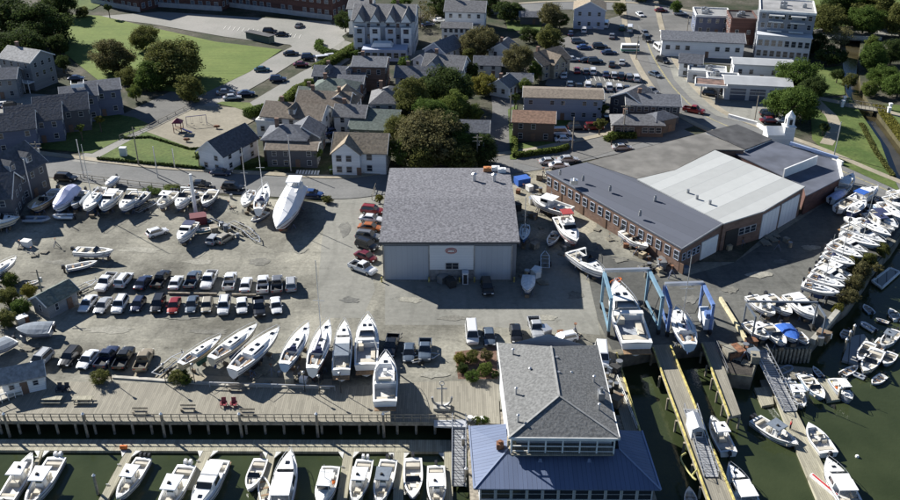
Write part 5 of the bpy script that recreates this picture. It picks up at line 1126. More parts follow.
def pole(px, py, hgt, label, wood=True, arms=1, group=None, arm_ang=0, name='utility_pole', cat='utility pole'):
    p = G(px, py); r = thing(name, p, label, cat, group, rz=radians(arm_ang)); mb = MB(); mb.cyl((0, 0, -.3), (0, 0, hgt), .17, .12, 8); mb.build('shaft', M_pile if wood else M_alu, r)
    for i in range(arms): mb = MB(); mb.box(0, 0, hgt - .6 - i * .9, 2.4, .12, .14); mb.build('crossarm', M_pile if wood else M_alu, r)
    if arms: mb = MB(); mb.cyl((.35, 0, hgt - 2.6), (.35, 0, hgt - 1.7), .25, n=8); mb.build('transformer', M_steel, r)
    return r
# ================================================================ vehicles in place
def hd(x0, y0, x1, y1): a, b_ = G(x0, y0, .7), G(x1, y1, .7); return math.degrees(math.atan2((b_ - a).y, (b_ - a).x))
ORD = 'first second third fourth fifth sixth seventh eighth ninth tenth eleventh twelfth thirteenth fourteenth fifteenth'.split()
KN = dict(sedan='sedan', suv='suv', hatch='hatchback', pickup='pickup', van='van')
def car_row(rowtext, group, ang, items, flip=()):
    for i, (x, y, k, c_, *ex) in enumerate(items):
        a = ang(i) if callable(ang) else ang
        if i in flip: a += 180
        car(x, y, a + random.uniform(-2.5, 2.5), k, c_, f"{c_} {KN[k]} {ex[0] + ' ' if ex else ''}{ORD[i]} from the left in the {rowtext}", group)
LOT = 'cars parked in rows in the boatyard'
car_row('upper gravel lot row', LOT, lambda i: hd(98, 292, 116, 272) + i * 1.5,
    [(106, 282, 'pickup', 'white'), (124, 280, 'suv', 'white'), (143, 282, 'sedan', 'navy'), (161, 279, 'pickup', 'black'), (176, 282, 'sedan', 'white'), (193, 280, 'pickup', 'slate'), (209, 280, 'pickup', 'white'),
     (230, 281, 'pickup', 'white'), (246, 284, 'sedan', 'white'), (263, 284, 'pickup', 'white', 'with a dark bed'), (277, 284, 'pickup', 'grey'), (291, 284, 'suv', 'silver')], flip=(0, 6))
car_row('lower gravel lot row', LOT, lambda i: hd(78, 314, 96, 292) + i * 1.7 + 180,
    [(88, 303, 'sedan', 'white'), (103, 305, 'sedan', 'silver'), (120, 305, 'suv', 'white'), (138, 304, 'hatch', 'navy'), (158, 304, 'suv', 'black'), (174, 305, 'sedan', 'red'), (192, 304, 'sedan', 'slate'),
     (207, 305, 'hatch', 'beige'), (224, 306, 'suv', 'white'), (242, 305, 'sedan', 'white'), (259, 307, 'pickup', 'black'), (276, 305, 'sedan', 'white')])
car_row('kerb wall row', LOT, lambda i: hd(30, 370, 50, 350) + i * 2 + 180,
    [(41, 360, 'suv', 'silver'), (70, 357, 'suv', 'black', 'with a silver tail'), (88, 359, 'sedan', 'white'), (107, 357, 'pickup', 'navy', 'with blue white load'), (124, 358, 'pickup', 'black'), (144, 360, 'pickup', 'tan')], flip=(3, 4, 5))
car(225, 330 - 92, 60, 'hatch', 'beige', 'small beige hatchback standing alone below the boat row trailers', LOT)
car(157, 232, 40, 'hatch', 'white', 'small white hatchback standing alone in the open yard beyond the lot', LOT)
car(214, 239, 75, 'hatch', 'silver', 'silver hatchback close to the mast boat in the yard', LOT)
SH = 'cars nosed in beside the storage shed'
for x, y, k, c_, lb in ((372, 210, 'suv', 'red', 'bright red suv at the top of the line beside the storage shed'), (371, 218, 'sedan', 'white', 'white sedan between the red and the orange car by the shed'), (370, 227, 'sedan', 'orange', 'orange sedan beside the west wall of the storage shed'),
    (368, 236, 'suv', 'grey', 'dark grey suv below the orange car by the shed'), (367, 245, 'suv', 'black', 'black suv beside the shed wall, below the grey one'), (366, 256, 'sedan', 'maroon', 'maroon sedan just above the white pickup by the shed'), (363, 268, 'pickup', 'white', 'white pickup at the front corner of the storage shed')):
    car(x, y, hd(349, 263, 376, 273) if y > 240 else -12, k, c_, lb, SH)
MS = 'vehicles standing about the yard'
car(487, 287, 275, 'suv', 'black', 'black suv in the shade in front of the right shed door', MS)
car(472, 334, 272, 'van', 'white', 'white van parked north of the restaurant garden', MS); car(489, 336, 272, 'sedan', 'slate', 'slate blue sedan right of the white van', MS)
car(516, 333, 272, 'sedan', 'black', 'black sedan north of the restaurant roof', MS); car(536, 328, 275, 'pickup', 'silver', 'silver pickup north of the restaurant roof', MS); car(565, 338, 200, 'hatch', 'white', 'white covered hatchback by the restaurant back door', MS)
car(391, 346, 265, 'pickup', 'black', 'black pickup behind the flybridge cruiser on the boardwalk', MS); car(409, 352, 270, 'sedan', 'slate', 'slate sedan between two dark vehicles near the boardwalk', MS); car(425, 350, 270, 'pickup', 'slate', 'slate pickup with dark bed right of the slate sedan', MS)
car(602, 356, 265, 'van', 'white', 'white box van in the alley beside the restaurant', MS)
ST = 'cars along the streets'
for x, y, a, k, c_, lb in ((312, 193, -8, 'sedan', 'blue', 'blue sedan behind the big shrink wrapped cruiser'), (221, 172, -5, 'sedan', 'navy', 'navy sedan on the street by the white gabled house'), (233, 187, -5, 'suv', 'black', 'black suv behind the masts of the two small sloops'), (66, 178, -6, 'suv', 'black', 'black suv behind the wrapped boats at the left'),
    (200, 184, 0, 'sedan', 'black', 'black sedan behind the four white boats in the yard'), (291, 53, 10, 'sedan', 'black', 'black sedan leaving the school car park'), (309, 57, 8, 'suv', 'navy', 'navy suv in the hotel drive'), (301, 64, 8, 'sedan', 'maroon', 'maroon sedan at the parking strip'),
    (324, 60, 20, 'van', 'white', 'white van at the hedge by the hotel drive'), (332, 57, 20, 'suv', 'white', 'white suv right of the white van by the hotel hedge'), (262, 69, 10, 'sedan', 'teal', 'dark teal sedan at the edge of the playing field'), (278, 79, 8, 'suv', 'navy', 'navy suv at the side street verge'), (246, 93, 12, 'sedan', 'navy', 'navy sedan parked low on the side street'),
    (232, 97, 15, 'sedan', 'silver', 'silver sedan parked low on the side street'), (225, 92, 15, 'sedan', 'grey', 'grey sedan half behind the silver one on the side street'), (661, 10, 5, 'sedan', 'maroon', 'maroon sedan driving on the cross road'), (647, 39, 280, 'suv', 'black', 'black suv driving on the main road'), (645, 33, 280, 'sedan', 'grey', 'grey sedan following the black suv'),
    (659, 48, 280, 'van', 'white', 'white delivery van on the main road'), (663, 60, 300, 'suv', 'black', 'black suv behind the delivery van'), (655, 74, 300, 'sedan', 'slate', 'slate sedan at the main road bend'), (694, 110, 330, 'pickup', 'red', 'bright red truck turning on the main road'),
    (711, 93, 340, 'suv', 'black', 'black suv under the fuel canopy'), (769, 114, 0, 'suv', 'black', 'black suv beside the big tree on the forecourt'), (770, 120, 0, 'sedan', 'maroon', 'maroon sedan beside the big tree on the forecourt'), (785, 120, 0, 'sedan', 'silver', 'silver sedan half under the big tree'),
    (549, 161, 8, 'sedan', 'silver', 'silver sedan at the hedge corner, first of three'), (559, 165, 8, 'sedan', 'white', 'white sedan at the hedge corner'), (568, 159, 8, 'sedan', 'silver', 'silver sedan at the hedge corner, rightmost of three'), (622, 147, 5, 'sedan', 'silver', 'silver sedan driving past the single storey restaurant'),
    (560, 133, 5, 'van', 'white', 'white van beside the dark brown building'), (564, 139, 5, 'sedan', 'white', 'white sedan beside the dark brown building'), (594, 127, 5, 'suv', 'maroon', 'maroon suv by the car park island'), (577, 127, 5, 'suv', 'black', 'black suv by the hedge of the blue grey block'), (5, 104, 20, 'sedan', 'white', 'white sedan in the townhouse court'), (12, 106, 20, 'suv', 'black', 'black suv in the townhouse court'),
    (270, 31, 0, 'suv', 'black', 'black suv in the school car park'), (282, 34, 0, 'sedan', 'black', 'black sedan in the school car park'), (299, 25, 80, 'sedan', 'grey', 'grey sedan at the school wall'), (76, 78, 10, 'sedan', 'navy', 'navy sedan behind the townhouse terrace'),
    (428, 24, 20, 'sedan', 'navy', 'navy sedan in the shade right of the hotel'), (440, 20, 20, 'sedan', 'white', 'white sedan in the shade right of the hotel'), (384, 80, 60, 'sedan', 'maroon', 'maroon sedan beside the tall brick house'), (332, 131, 40, 'sedan', 'blue', 'blue sedan in the yard behind the white street house'), (325, 141, 20, 'sedan', 'slate', 'slate sedan in the yard behind the white street house'), (345, 126, 40, 'sedan', 'black', 'black sedan in the narrow yard of the block')):
    car(x, y, a, k, c_, lb, ST)
TL = 'cars in the town car park'
for j, (row, items, a) in enumerate((('far row of the town car park', [(584, 30, 'suv', 'white'), (595, 26, 'sedan', 'white'), (606, 25, 'van', 'white'), (622, 28, 'suv', 'green'), (630, 29, 'van', 'white')], 80),
    ('open middle of the town car park', [(572, 59, 'sedan', 'silver'), (587, 60, 'sedan', 'black'), (595, 61, 'suv', 'black'), (609, 52, 'sedan', 'navy'), (584, 47, 'sedan', 'blue')], 5),
    ('middle row of the town car park', [(577, 70, 'sedan', 'red'), (593, 71, 'suv', 'white'), (606, 74, 'sedan', 'navy'), (621, 76, 'suv', 'black'), (629, 77, 'suv', 'grey'), (636, 78, 'suv', 'white')], 85),
    ('nearest row of the town car park', [(579, 86, 'sedan', 'black'), (588, 85, 'suv', 'white'), (599, 87, 'suv', 'black'), (609, 87, 'suv', 'white'), (619, 88, 'suv', 'white'), (627, 88, 'sedan', 'black'), (635, 91, 'sedan', 'grey')], 85))):
    car_row(row, TL, a, items)
for x, y, a_, k, c_, lb in ((571, 33, 80, 'sedan', 'navy', 'navy sedan at the top left corner of the town car park'), (612, 36, 80, 'sedan', 'grey', 'grey sedan in the top middle of the town car park'), (600, 46, 5, 'suv', 'black', 'black suv left of the navy sports sedan in the town car park'), (622, 62, 80, 'sedan', 'silver', 'silver sedan right of the open middle of the town car park'), (612, 64, 80, 'sedan', 'black', 'black sedan in the right part of the town car park'), (578, 41, 5, 'suv', 'grey', 'grey suv above the blue sedan in the town car park'), (570, 84, 85, 'sedan', 'slate', 'slate sedan left of the nearest row of the town car park'), (643, 93, 85, 'sedan', 'white', 'white sedan right of the nearest row of the town car park'), (614, 75, 85, 'hatch', 'silver', 'silver hatchback between the navy sedan and black suv in the middle row'), (586, 71, 85, 'hatch', 'grey', 'grey hatchback next to the red car in the town car park'), (608, 119, 5, 'sedan', 'black', 'black sedan beside the single storey restaurant hedge'), (680, 13, 0, 'sedan', 'silver', 'silver sedan on the cross road, right part'), (700, 14, 0, 'suv', 'black', 'black suv at the top of the cross road'), (768, 20, 0, 'sedan', 'white', 'white sedan beside the brick buildings at the top'), (640, 14, 280, 'sedan', 'white', 'white sedan at the top junction'), (652, 90, 300, 'sedan', 'grey', 'grey sedan parked at the road bend kerb')):
    car(x, y, a_, k, c_, lb, TL)
car(602, 103, 80, 'suv', 'grey', 'grey suv at the end of the blue grey block', TL); car(615, 102, 80, 'suv', 'black', 'black suv beside the dark gable end house', TL)
car(554, 75, 5, 'sedan', 'silver', 'silver sedan in front of the brown roofed house', TL); car(564, 75, 80, 'sedan', 'white', 'white sedan in front of the brown roofed house', TL)
# long white coach on the car park
p = G(630, 49, 1); root = thing('minibus', (p.x, p.y, .1), 'long white minibus with green flank parked across the town car park', 'minibus', rz=radians(-2))
mb = MB(); mb.box(0, 0, 1.75, 11, 2.5, 2.7, taper=.96); mb.build('body', M_white, root); root.scale = (.55, .85, .85); mb = MB(); mb.box(0, 0, .9, 11.06, 2.56, .7); mb.build('flank', gel('green'), root)
mb = MB(); mb.box(0, 0, 2.2, 10.4, 2.5, .8); mb.build('side_window', M_cglass, root)
for x in (-3.6, 3.6):
    for y in (-1.1, 1.1): mb = MB(); mb.cyl((x, y - .15, .45), (x, y + .15, .45), .48, n=12); mb.build('wheel', M_tyre, root)

# ================================================================ boats in place
DK = 'boats moored along the floating dock'
def wet(*a, **k): k.setdefault('group', DK); return boat(*a, dry=False, **k)
wet(5, 500, 33, 455, 'center', 'leftmost white boat at the dock, bow towards the boardwalk, with open foredeck', eng=1)
wet(57, 458, 26, 510, 'center', 'white boat with white top and black console, second from the left at the dock', ac='white', eng=2)
wet(144, 458, 117, 501, 'center', 'white centre console with tan deck beside the finger float with orange cylinder', ac='white', eng=3)
wet(187, 466, 158, 520, 'center', 'white centre console with white top, alone in the wide second gap', ac='white', eng=2, hc='white', bc='black')
wet(220, 460, 193, 515, 'cruiser', 'large white cabin cruiser with white hardtop left of the small open skiff', beam=3.3)
wet(261, 459, 248, 492, 'bowrider', 'small white open boat with cream seats at the narrow finger float')
wet(278, 512, 291, 452, 'cruiser', 'largest white cruiser at the dock, bow to the boardwalk', beam=3.6, hc='white', bc='black')
wet(331, 466, 320, 510, 'pilot', 'white pilot house boat left of the pale grey finger float')
wet(365, 460, 354, 506, 'center', 'white boat with big white canvas top right of the pale grey finger float', ac='white', eng=2, hc='cream')
wet(389, 460, 378, 506, 'center', 'white boat with dark grey canvas top and yellow deck', ac='grey', eng=2)
wet(413, 459, 413, 501, 'bowrider', 'white boat with navy cockpit covers at bow and stern', hc='white', ac='navy', bc='blue')
o = wet(436, 466, 437, 512, 'center', 'rightmost white boat at the dock, broad white top, by the gangway', ac='white', eng=1)
wet(266, 500, 262, 476, 'skiff', 'little blue skiff tied between the finger float and the largest cruiser', hc='blue')
# ashore by the boardwalk
AS = 'boats ashore in a row above the boardwalk'
def ash(*a, **k): k.setdefault('group', AS); return boat(*a, **k)
ash(180, 364, 222, 336, 'sail', 'long narrow cream day sailer with orange cushion, leftmost of the row above the boardwalk', hc='tan', bc='green', beam=2.3)
ash(211, 359, 258, 325, 'sail', 'slender cream sloop between the day sailer and the big white sloop', hc='cream', beam=2.8)
ash(232, 371, 280, 329, 'sail', 'big white sloop with yellow cockpit cushion and pointed bow', hc='white', beam=3.5, bc='black')
ash(284, 365, 309, 324, 'sail', 'pale blue covered sloop in the row above the boardwalk', hc='lblue', ac='navy', beam=3.)
ash(312, 370, 329, 322, 'sail', 'white sloop with tall mast in the row above the boardwalk', ac='navy', mast=16.5, beam=3.2, bc='red')
ash(341, 371, 345, 323, 'cruiser', 'white cabin boat with dark open cockpit, left of the widest white cruiser', beam=3.2, ac='grey')
ash(366, 366, 368, 317, 'express', 'wide all white cruiser with rounded foredeck, right end of the sloop row', beam=4.0)
ash(385, 402, 386, 354, 'fly', 'white flybridge cruiser standing on the boardwalk with its stern to the rail', beam=3.9, lift=1.9)
# middle of the yard
MY = 'boats standing apart in the boatyard'
boat(75, 250, 114, 252, 'bowrider', 'white open boat above the pale dinghy on the west yard', group=MY, beam=2.6, eng=1); boat(66, 268, 98, 262, 'skiff', 'pale open dinghy just below the white open boat', group=MY, hc='white', beam=2.2, dry=True); boat(-14, 276, 17, 257, 'sail', 'white sloop bow poking in at the left edge', group=MY)
boat(297, 188, 277, 231, 'wrapped', 'huge shrink wrapped cruiser standing alone, the largest boat in the west yard', bc='red', group=MY, beam=5.2, lift=1.5, ac='bridge')
boat(267, 212, 251, 222, 'skiff', 'grey empty dinghy on a trailer left of the huge wrapped cruiser', hc='grey', group=MY)
# west hard row
WR = 'boats ashore along the street'
def wr(*a, **k): k.setdefault('group', WR); return boat(*a, **k)
wr(-22, 222, 20, 217, 'cruiser', 'cream cabin cruiser cut by the left edge of the photo', hc='cream', beam=4.)
wr(23, 219, 50, 219, 'rib', 'grey inflatable lying in front of the tan hulled boat', hc='grey'); wr(75, 216, 53, 216, 'rib', 'white inflatable lying in front of the lavender wrapped boat', hc='white')
wr(57, 190, 32, 212, 'bowrider', 'white boat with tan hull stripe at the left end of the street row', hc='tan', beam=2.9)
wr(74, 188, 54, 210, 'wrapped', 'lavender blue wrapped boat at the left end of the street row', ac='lav', beam=3.6)
wr(85, 191, 72, 208, 'bowrider', 'small white open boat right of the lavender wrapped boat', beam=2.4)
wr(103, 188, 84, 211, 'sail', 'white sloop in the street row with pale mast, left of the hardtop boat', mast=14, beam=3.3)
wr(117, 190, 100, 209, 'cruiser', 'white hardtop cruiser in the street row with a boat close behind', beam=3.2)
wr(116, 176, 106, 186, 'covered', 'small white covered boat close behind the hardtop cruiser', ac='white')
wr(138, 191, 120, 209, 'express', 'white express cruiser at the shadow edge in the street row', beam=3.4)
wr(174, 191, 158, 207, 'center', 'white centre console with blue bottom and raised outboards by the street', eng=3, beam=3.0); wr(190, 189, 176, 207, 'express', 'white express boat left of the stored mast', beam=3.)
wr(202, 192, 192, 203, 'bowrider', 'cream small boat right of the stored mast', hc='cream'); wr(214, 190, 203, 206, 'bowrider', 'white bowed boat at the right end of the cluster near the stored mast', beam=2.8)
wr(193, 221, 178, 240, 'cruiser', 'white cabin boat standing clear below the street row, with a navy top', ac='navy', beam=3.); wr(210, 228, 192, 231, 'skiff', 'pale teal skiff beside the white cabin boat with navy top', hc='teal'); wr(219, 238, 205, 243, 'skiff', 'small grey skiff below the teal skiff', hc='grey')
wr(147, 192, 132, 206, 'bowrider', 'small grey boat beside the white express cruiser in the street row', hc='grey', beam=2.2); wr(94, 192, 80, 206, 'covered', 'white covered boat tucked behind the sloop in the street row', ac='grey', beam=2.4); wr(44, 196, 28, 208, 'covered', 'tan covered boat at the far left of the street row', ac='tan', beam=2.6)
wr(252, 190, 243, 206, 'sail', 'smaller of two sloops by the street, left of the pointed one', mast=13, beam=2.8, bc='black'); wr(258, 210, 267, 185, 'sail', 'sloop with sharply pointed bow towards the street', mast=14, beam=3.1, ac='navy')
p = G(196, 214, 0); r = thing('stored_mast', p, 'thick pale mast standing upright among the boats by the street', 'mast'); mb = MB(); mb.cyl((0, 0, 0), (0, 0, 9.5), .42, .3, 10); mb.build('spar', M_white, r); mb = MB(); mb.bar((-1.2, 0, 6.5), (1.2, 0, 6.5), .1); mb.build('spreader', M_alu, r)
# between shed and works
FY = 'boats ashore beside the boat works'
boat(570, 209, 530, 197, 'lobster', 'large white fishing boat with blue windows beside the brick wall', beam=4.6, group=FY, bc='black'); boat(560, 217, 577, 243, 'fly', 'white cabin boat with red canopy below the fishing boat', ac='red', group=FY, beam=3.8, bc='red')
boat(526, 224, 523, 240, 'sail', 'small blue sailboat in the shade of the storage shed', hc='blue', mast=9, group=FY, beam=2.2); boat(571, 251, 606, 275, 'express', 'white low motor cruiser left of the teal boat hoist', group=FY, beam=3.2)
boat(623, 231, 648, 249, 'bowrider', 'white open boat lying along the brick wall of the works', group=FY); boat(529, 275, 527, 292, 'covered', 'white covered boat on a trailer in the deep shade right of the shed', group=FY, ac='white', beam=2.6)
boat(557, 232, 548, 246, 'skiff', 'white skiff beside the boat with red canopy', group=FY)
# in the hoists
boat(637, 345, 615, 284, 'express', 'very large white sport cruiser hanging in the teal hoist', beam=5.6, lift=1.3, bc='blue', group='boats in the hoists')
boat(690, 345, 676, 308, 'sail', 'pale blue sloop with mast in the bright blue hoist', hc='lblue', ac='white', mast=14.5, lift=1.7, beam=3.8, group='boats in the hoists')
# east yard
EY = 'boats ashore in the east yard'
def ey(*a, **k): k.setdefault('group', EY); k.setdefault('eng', 1); return boat(*a, **k)
ey(751, 295, 775, 315, 'center', 'white open boat at the left of the upper trio on the east quay', beam=3., ac='white'); ey(767, 295, 792, 315, 'bowrider', 'white boat with navy stern cover in the upper trio on the east quay', beam=3.); ey(789, 293, 817, 317, 'cruiser', 'white cabin boat with white hardtop, right of the upper trio', beam=3.2)
ey(747, 321, 769, 338, 'center', 'white open boat at the left of the lower trio behind the dark hoist frame', beam=2.8, hc='white'); ey(766, 324, 786, 345, 'bowrider', 'white runabout in the middle of the lower trio', beam=2.6); ey(782, 323, 797, 341, 'covered', 'boat with bright blue cover on the east quay', ac='blue', beam=3.); ey(797, 332, 808, 344, 'skiff', 'white skiff right of the blue covered boat', beam=2.)
kinds = ['sail', 'express', 'sail', 'center', 'cruiser', 'sail', 'bowrider', 'express']
for i, (sx, sy, bx, by, k, ac, txt) in enumerate([(802, 283, 840, 292, 'sail', 'grey', 'long white sloop nearest the quay rack'), (809, 274, 845, 286, 'sail', 'navy', 'white sloop with navy spray hood'), (815, 267, 850, 281, 'cruiser', 'white', 'white cabin cruiser behind the navy hooded sloop'),
    (821, 259, 847, 268, 'center', 'white', 'white centre console'), (825, 251, 855, 264, 'sail', 'navy', 'white sloop with dark hood near the middle'), (829, 243, 863, 257, 'sail', 'white', 'white sloop behind the bare ground'),
    (841, 232, 880, 246, 'sail', 'white', 'longest white sloop with its bow out to the shrubs'), (845, 225, 886, 243, 'express', 'white', 'white express cruiser above the longest sloop'), (858, 218, 891, 236, 'sail', 'navy', 'white sloop with navy hood near the road'), (873, 209, 898, 228, 'cruiser', 'navy', 'white cabin cruiser with navy top near the road'),
    (880, 202, 906, 220, 'sail', 'white', 'white sloop closest to the road'), (886, 195, 912, 209, 'express', 'white', 'white cruiser at the road edge, cut by the photo edge'),
    (812, 271, 848, 284, 'bowrider', 'white', 'narrow white runabout wedged between two sloops'), (827, 247, 858, 260, 'bowrider', 'white', 'narrow white runabout behind the dark hooded sloop'), (852, 222, 888, 239, 'bowrider', 'white', 'narrow white runabout above the express cruiser')]):
    ey(sx, sy, bx, by, k, txt + ' in the east row', ac=ac, bc=('blue', 'red', 'black', 'green')[i % 4], beam={'sail': 3.0, 'bowrider': 2.0}.get(k, 3.1), mast=12 if i in (0, 4, 6) else 0)
for i, (sx, sy, bx, by, k, ac, hc, txt) in enumerate([(806, 279, 842, 290, 'center', 'grey', 'white', 'white centre console with grey top squeezed beside the nearest sloop'), (818, 263, 852, 277, 'center', 'white', 'navy', 'navy hulled centre console'), (836, 238, 868, 252, 'cruiser', 'white', 'white', 'small white cabin cruiser behind the middle sloops'), (832, 240, 850, 247, 'bowrider', 'white', 'cream', 'short cream runabout set back towards the works'),
    (866, 213, 894, 232, 'center', 'navy', 'white', 'white centre console with navy top near the road'), (877, 205, 902, 224, 'bowrider', 'white', 'lblue', 'pale blue runabout near the road'), (890, 190, 916, 203, 'center', 'white', 'white', 'white centre console right against the road'), (822, 254, 838, 260, 'covered', 'grey', 'white', 'short grey covered boat set back towards the works'), (848, 216, 862, 226, 'covered', 'white', 'white', 'short white covered boat above the longest sloop'), (868, 204, 880, 212, 'skiff', 'white', 'white', 'white dinghy near the road'),
    (868, 196, 884, 200, 'rib', 'white', 'grey', 'grey inflatable behind the cabin boat with blue top')]):
    ey(sx, sy, bx, by, k, txt + ' in the east row', ac=ac, hc=hc, beam={'bowrider': 2.1, 'covered': 2.2, 'skiff': 1.6}.get(k, 2.6))
ey(831, 199, 846, 190, 'covered', 'lavender covered boat at the corner of the slate roofed wing', ac='lav'); ey(854, 199, 878, 187, 'cruiser', 'white cabin boat with blue top pointing at the road', ac='blue', beam=3.4); ey(838, 208, 856, 197, 'bowrider', 'white open boat crowded between covered boats by the wing'); ey(841, 190, 853, 174, 'cruiser', 'white cabin cruiser against the end wall of the slate wing', beam=3.); ey(850, 212, 866, 200, 'sail', 'small dark hulled boat in the crowd by the road', hc='navy')
# east floats
EF = 'boats moored at the east floats'
def ef(*a, **k): k.setdefault('group', EF); return boat(*a, dry=False, **k)
ef(755, 418, 798, 446, 'center', 'white centre console with dark top left of the long float, pointing right', ac='grey', beam=3.0); ef(829, 453, 808, 424, 'bowrider', 'white motorboat on the right of the long float, upper of two', beam=3.2); ef(852, 502, 827, 458, 'cruiser', 'white cabin boat with hardtop on the right of the long float, lower of two', beam=3.6)
ef(788, 381, 804, 408, 'center', 'cream decked centre console right of the gangway foot', hc='cream', beam=3., ac='white'); ef(805, 375, 824, 400, 'bowrider', 'pale blue open boat left of the tan float', hc='lblue', beam=2.6); ef(834, 377, 852, 401, 'pilot', 'boat with white wheelhouse roof and dark hull right of the tan float', hc='grey'); ef(842, 374, 858, 366, 'skiff', 'small grey skiff above the dark hulled boat', hc='grey')
ef(878, 350, 863, 374, 'bowrider', 'low boat with cream deck at the edge of the grid float', hc='cream', beam=2.8); ef(876, 331, 861, 322, 'rib', 'small white inflatable above the grid float', hc='white'); ef(897, 330, 881, 347, 'center', 'white boat with dark top at the far right of the grid float', ac='grey', eng=1)
ef(871, 343, 858, 362, 'bowrider', 'dark blue low boat lying against the slatted float', hc='navy', beam=2.2); ef(884, 340, 872, 356, 'skiff', 'white skiff between the slatted float and the cream decked boat', hc='white'); ef(866, 378, 852, 372, 'rib', 'grey inflatable at the lower tip of the slatted float', hc='grey'); ef(889, 322, 876, 318, 'skiff', 'little dark skiff above the boat with dark top', hc='navy')
for i, (sx, sy, bx, by, k, hc, ac, txt) in enumerate([(893, 352, 884, 364, 'bowrider', 'white', 'white', 'white runabout outside the cream decked boat'), (899, 318, 890, 308, 'bowrider', 'white', 'white', 'white runabout at the right edge above the dinghies'), (872, 312, 864, 304, 'skiff', 'lblue', 'white', 'pale blue skiff under the quay shrubs'), (848, 330, 842, 338, 'skiff', 'grey', 'white', 'grey skiff inside the quay corner'),
    (800, 372, 812, 384, 'bowrider', 'navy', 'white', 'navy runabout in the shade below the quay'), (884, 375, 872, 384, 'skiff', 'white', 'white', 'white dinghy drifting below the cream decked boat'), (779, 372, 792, 366, 'rib', 'grey', 'white', 'grey inflatable in the shade beside the lattice gangway')]):
    ef(sx, sy, bx, by, k, txt, hc=hc, ac=ac, beam=2.1 if k == 'bowrider' else 1.7)
ef(729, 452, 711, 417, 'center', 'white open boat along the right side of the long pier', ac='white', beam=2.8, eng=1); ef(753, 508, 729, 464, 'cruiser', 'white cabin boat at the pier end, bow pointing up', beam=3.4); ef(693, 512, 689, 487, 'bowrider', 'white boat bow left of the pier at the bottom edge')
ef(822, 376, 813, 366, 'skiff', 'blue skiff under the quay by the shaded ramp', hc='blue')

# blocks and stands under the dry boats
M_stand = mat('stand_paint', (.12, .14, .20), .6); M_block = mat('timber_block', (.20, .15, .10), .9)
def make_cradle():
    r = thing('boat_cradle', (0, 0, 0), 'cradle of timber blocks and steel props holding up a boat ashore', 'cradle', 'cradles under the boats ashore')
    for y in (-2.4, 0, 2.2): mb = MB(); mb.box(0, y, .3, 1.0, .35, .6); mb.build('block', M_block, r)
    for x in (-1.15, 1.15):
        for y in (-2.2, 1.6): mb = MB(); mb.bar((x * 1.25, y, 0), (x, y, .95), .09); mb.bar((x * .8, y - .3, 0), (x, y, .95), .07); mb.bar((x * .8, y + .3, 0), (x, y, .95), .07); mb.build('prop', M_stand, r)
    return r
for m_, rz_, base, k, bs, nb in DRY: place('cradle', make_cradle, (m_.x, m_.y, .05), rz_, (bs * nb / 3.2, k, 1))

# ================================================================ boat hoists
def hoist(name, foot, top, hgt, m_, lb, cat='boat hoist', beam_w=.46, lower=True):
    """foot: rear-left, front-left, front-right, rear-right ground spots; open at the front"""
    P_ = [G(*f) for f in foot]; c = sum(P_, Vector()) / 4; r = thing(name, c, lb, cat); up = Vector((0, 0, hgt))
    for p in P_:
        mb = MB(); mb.bar(p + Vector((0, 0, .5)), p + up, beam_w, beam_w); lg = mb.build('leg', m_, r, c)
        mb = MB(); d = (P_[1] - P_[0]).normalized() * .75; mb.cyl(p - Vector((.25, 0, 0)) + Vector((0, 0, .55)), p + Vector((.25, 0, .55)), .55, n=12)
        mb.build('wheel', M_tyre, lg, c)
    for a, b_ in ((0, 1), (3, 2)):
        mb = MB(); mb.bar(P_[a] + up, P_[b_] + up, beam_w * 1.2, beam_w * 1.2); mb.build('side_beam', m_, r, c)
        if lower: mb = MB(); mb.bar(P_[a] + Vector((0, 0, 1.3)), P_[b_] + Vector((0, 0, 1.3)), .32, .4); mb.build('sill_beam', m_, r, c)
    mb = MB(); mb.bar(P_[0] + up + Vector((0, 0, .45)), P_[3] + up + Vector((0, 0, .3)), beam_w * 1.3, beam_w * 1.2); mb.build('cross_beam', M_alu if top else m_, r, c)
    return r, c, P_
r, c, P_ = hoist('boat_hoist', [(601, 308), (608, 336), (658, 334), (645, 306)], True, 7.4, mat('hoist_teal', (.16, .27, .35), .5, var=.12, scale=1), 'teal travelling boat hoist with the very large sport cruiser inside')
def slings(r, c, P_, ts, hgt, zb, m_):
    for t in ts:
        a = P_[0].lerp(P_[1], t); b_ = P_[3].lerp(P_[2], t); m2 = (a + b_) / 2; mb = MB(); q1, q2 = a.lerp(m2, .35), b_.lerp(m2, .35)
        mb.bar(a + Vector((0, 0, hgt)), q1 + Vector((0, 0, zb)), .12, .04); mb.bar(q1 + Vector((0, 0, zb)), q2 + Vector((0, 0, zb)), .2, .04); mb.bar(b_ + Vector((0, 0, hgt)), q2 + Vector((0, 0, zb)), .12, .04); mb.build('sling', m_, r, c)
slings(r, c, P_, (.3, .85), 7.2, .55, M_bedliner)
r, c, P_ = hoist('boat_hoist', [(661, 314), (667, 336), (709, 334), (699, 312)], True, 5.8, mat('hoist_blue', (.12, .20, .42), .5, var=.2, scale=1), 'bright blue travelling boat hoist with the pale blue sloop inside')
slings(r, c, P_, (.25, .8), 5.6, 1.0, M_bedliner)
mb = MB(); p = G(706, 318, 2) - c; mb.box(p.x, p.y, 2.0, 1.6, 4.2, 2.2); mb.build('engine_house', mat('hoist_white', (.6, .64, .7), .5), r); mb = MB(); mb.box(p.x, p.y - 1.2, 3.4, 1.3, 1.3, 1.2); mb.build('cab', mat('hoist_blue', (0, 0, 0)), r)
o = boat(612, 283, 621, 278, 'rib', 'orange inflatable lying beyond the bow in the teal hoist', hc='orange', lift=2.6, group='boats in the hoists'); 
for ch in o.children: pass
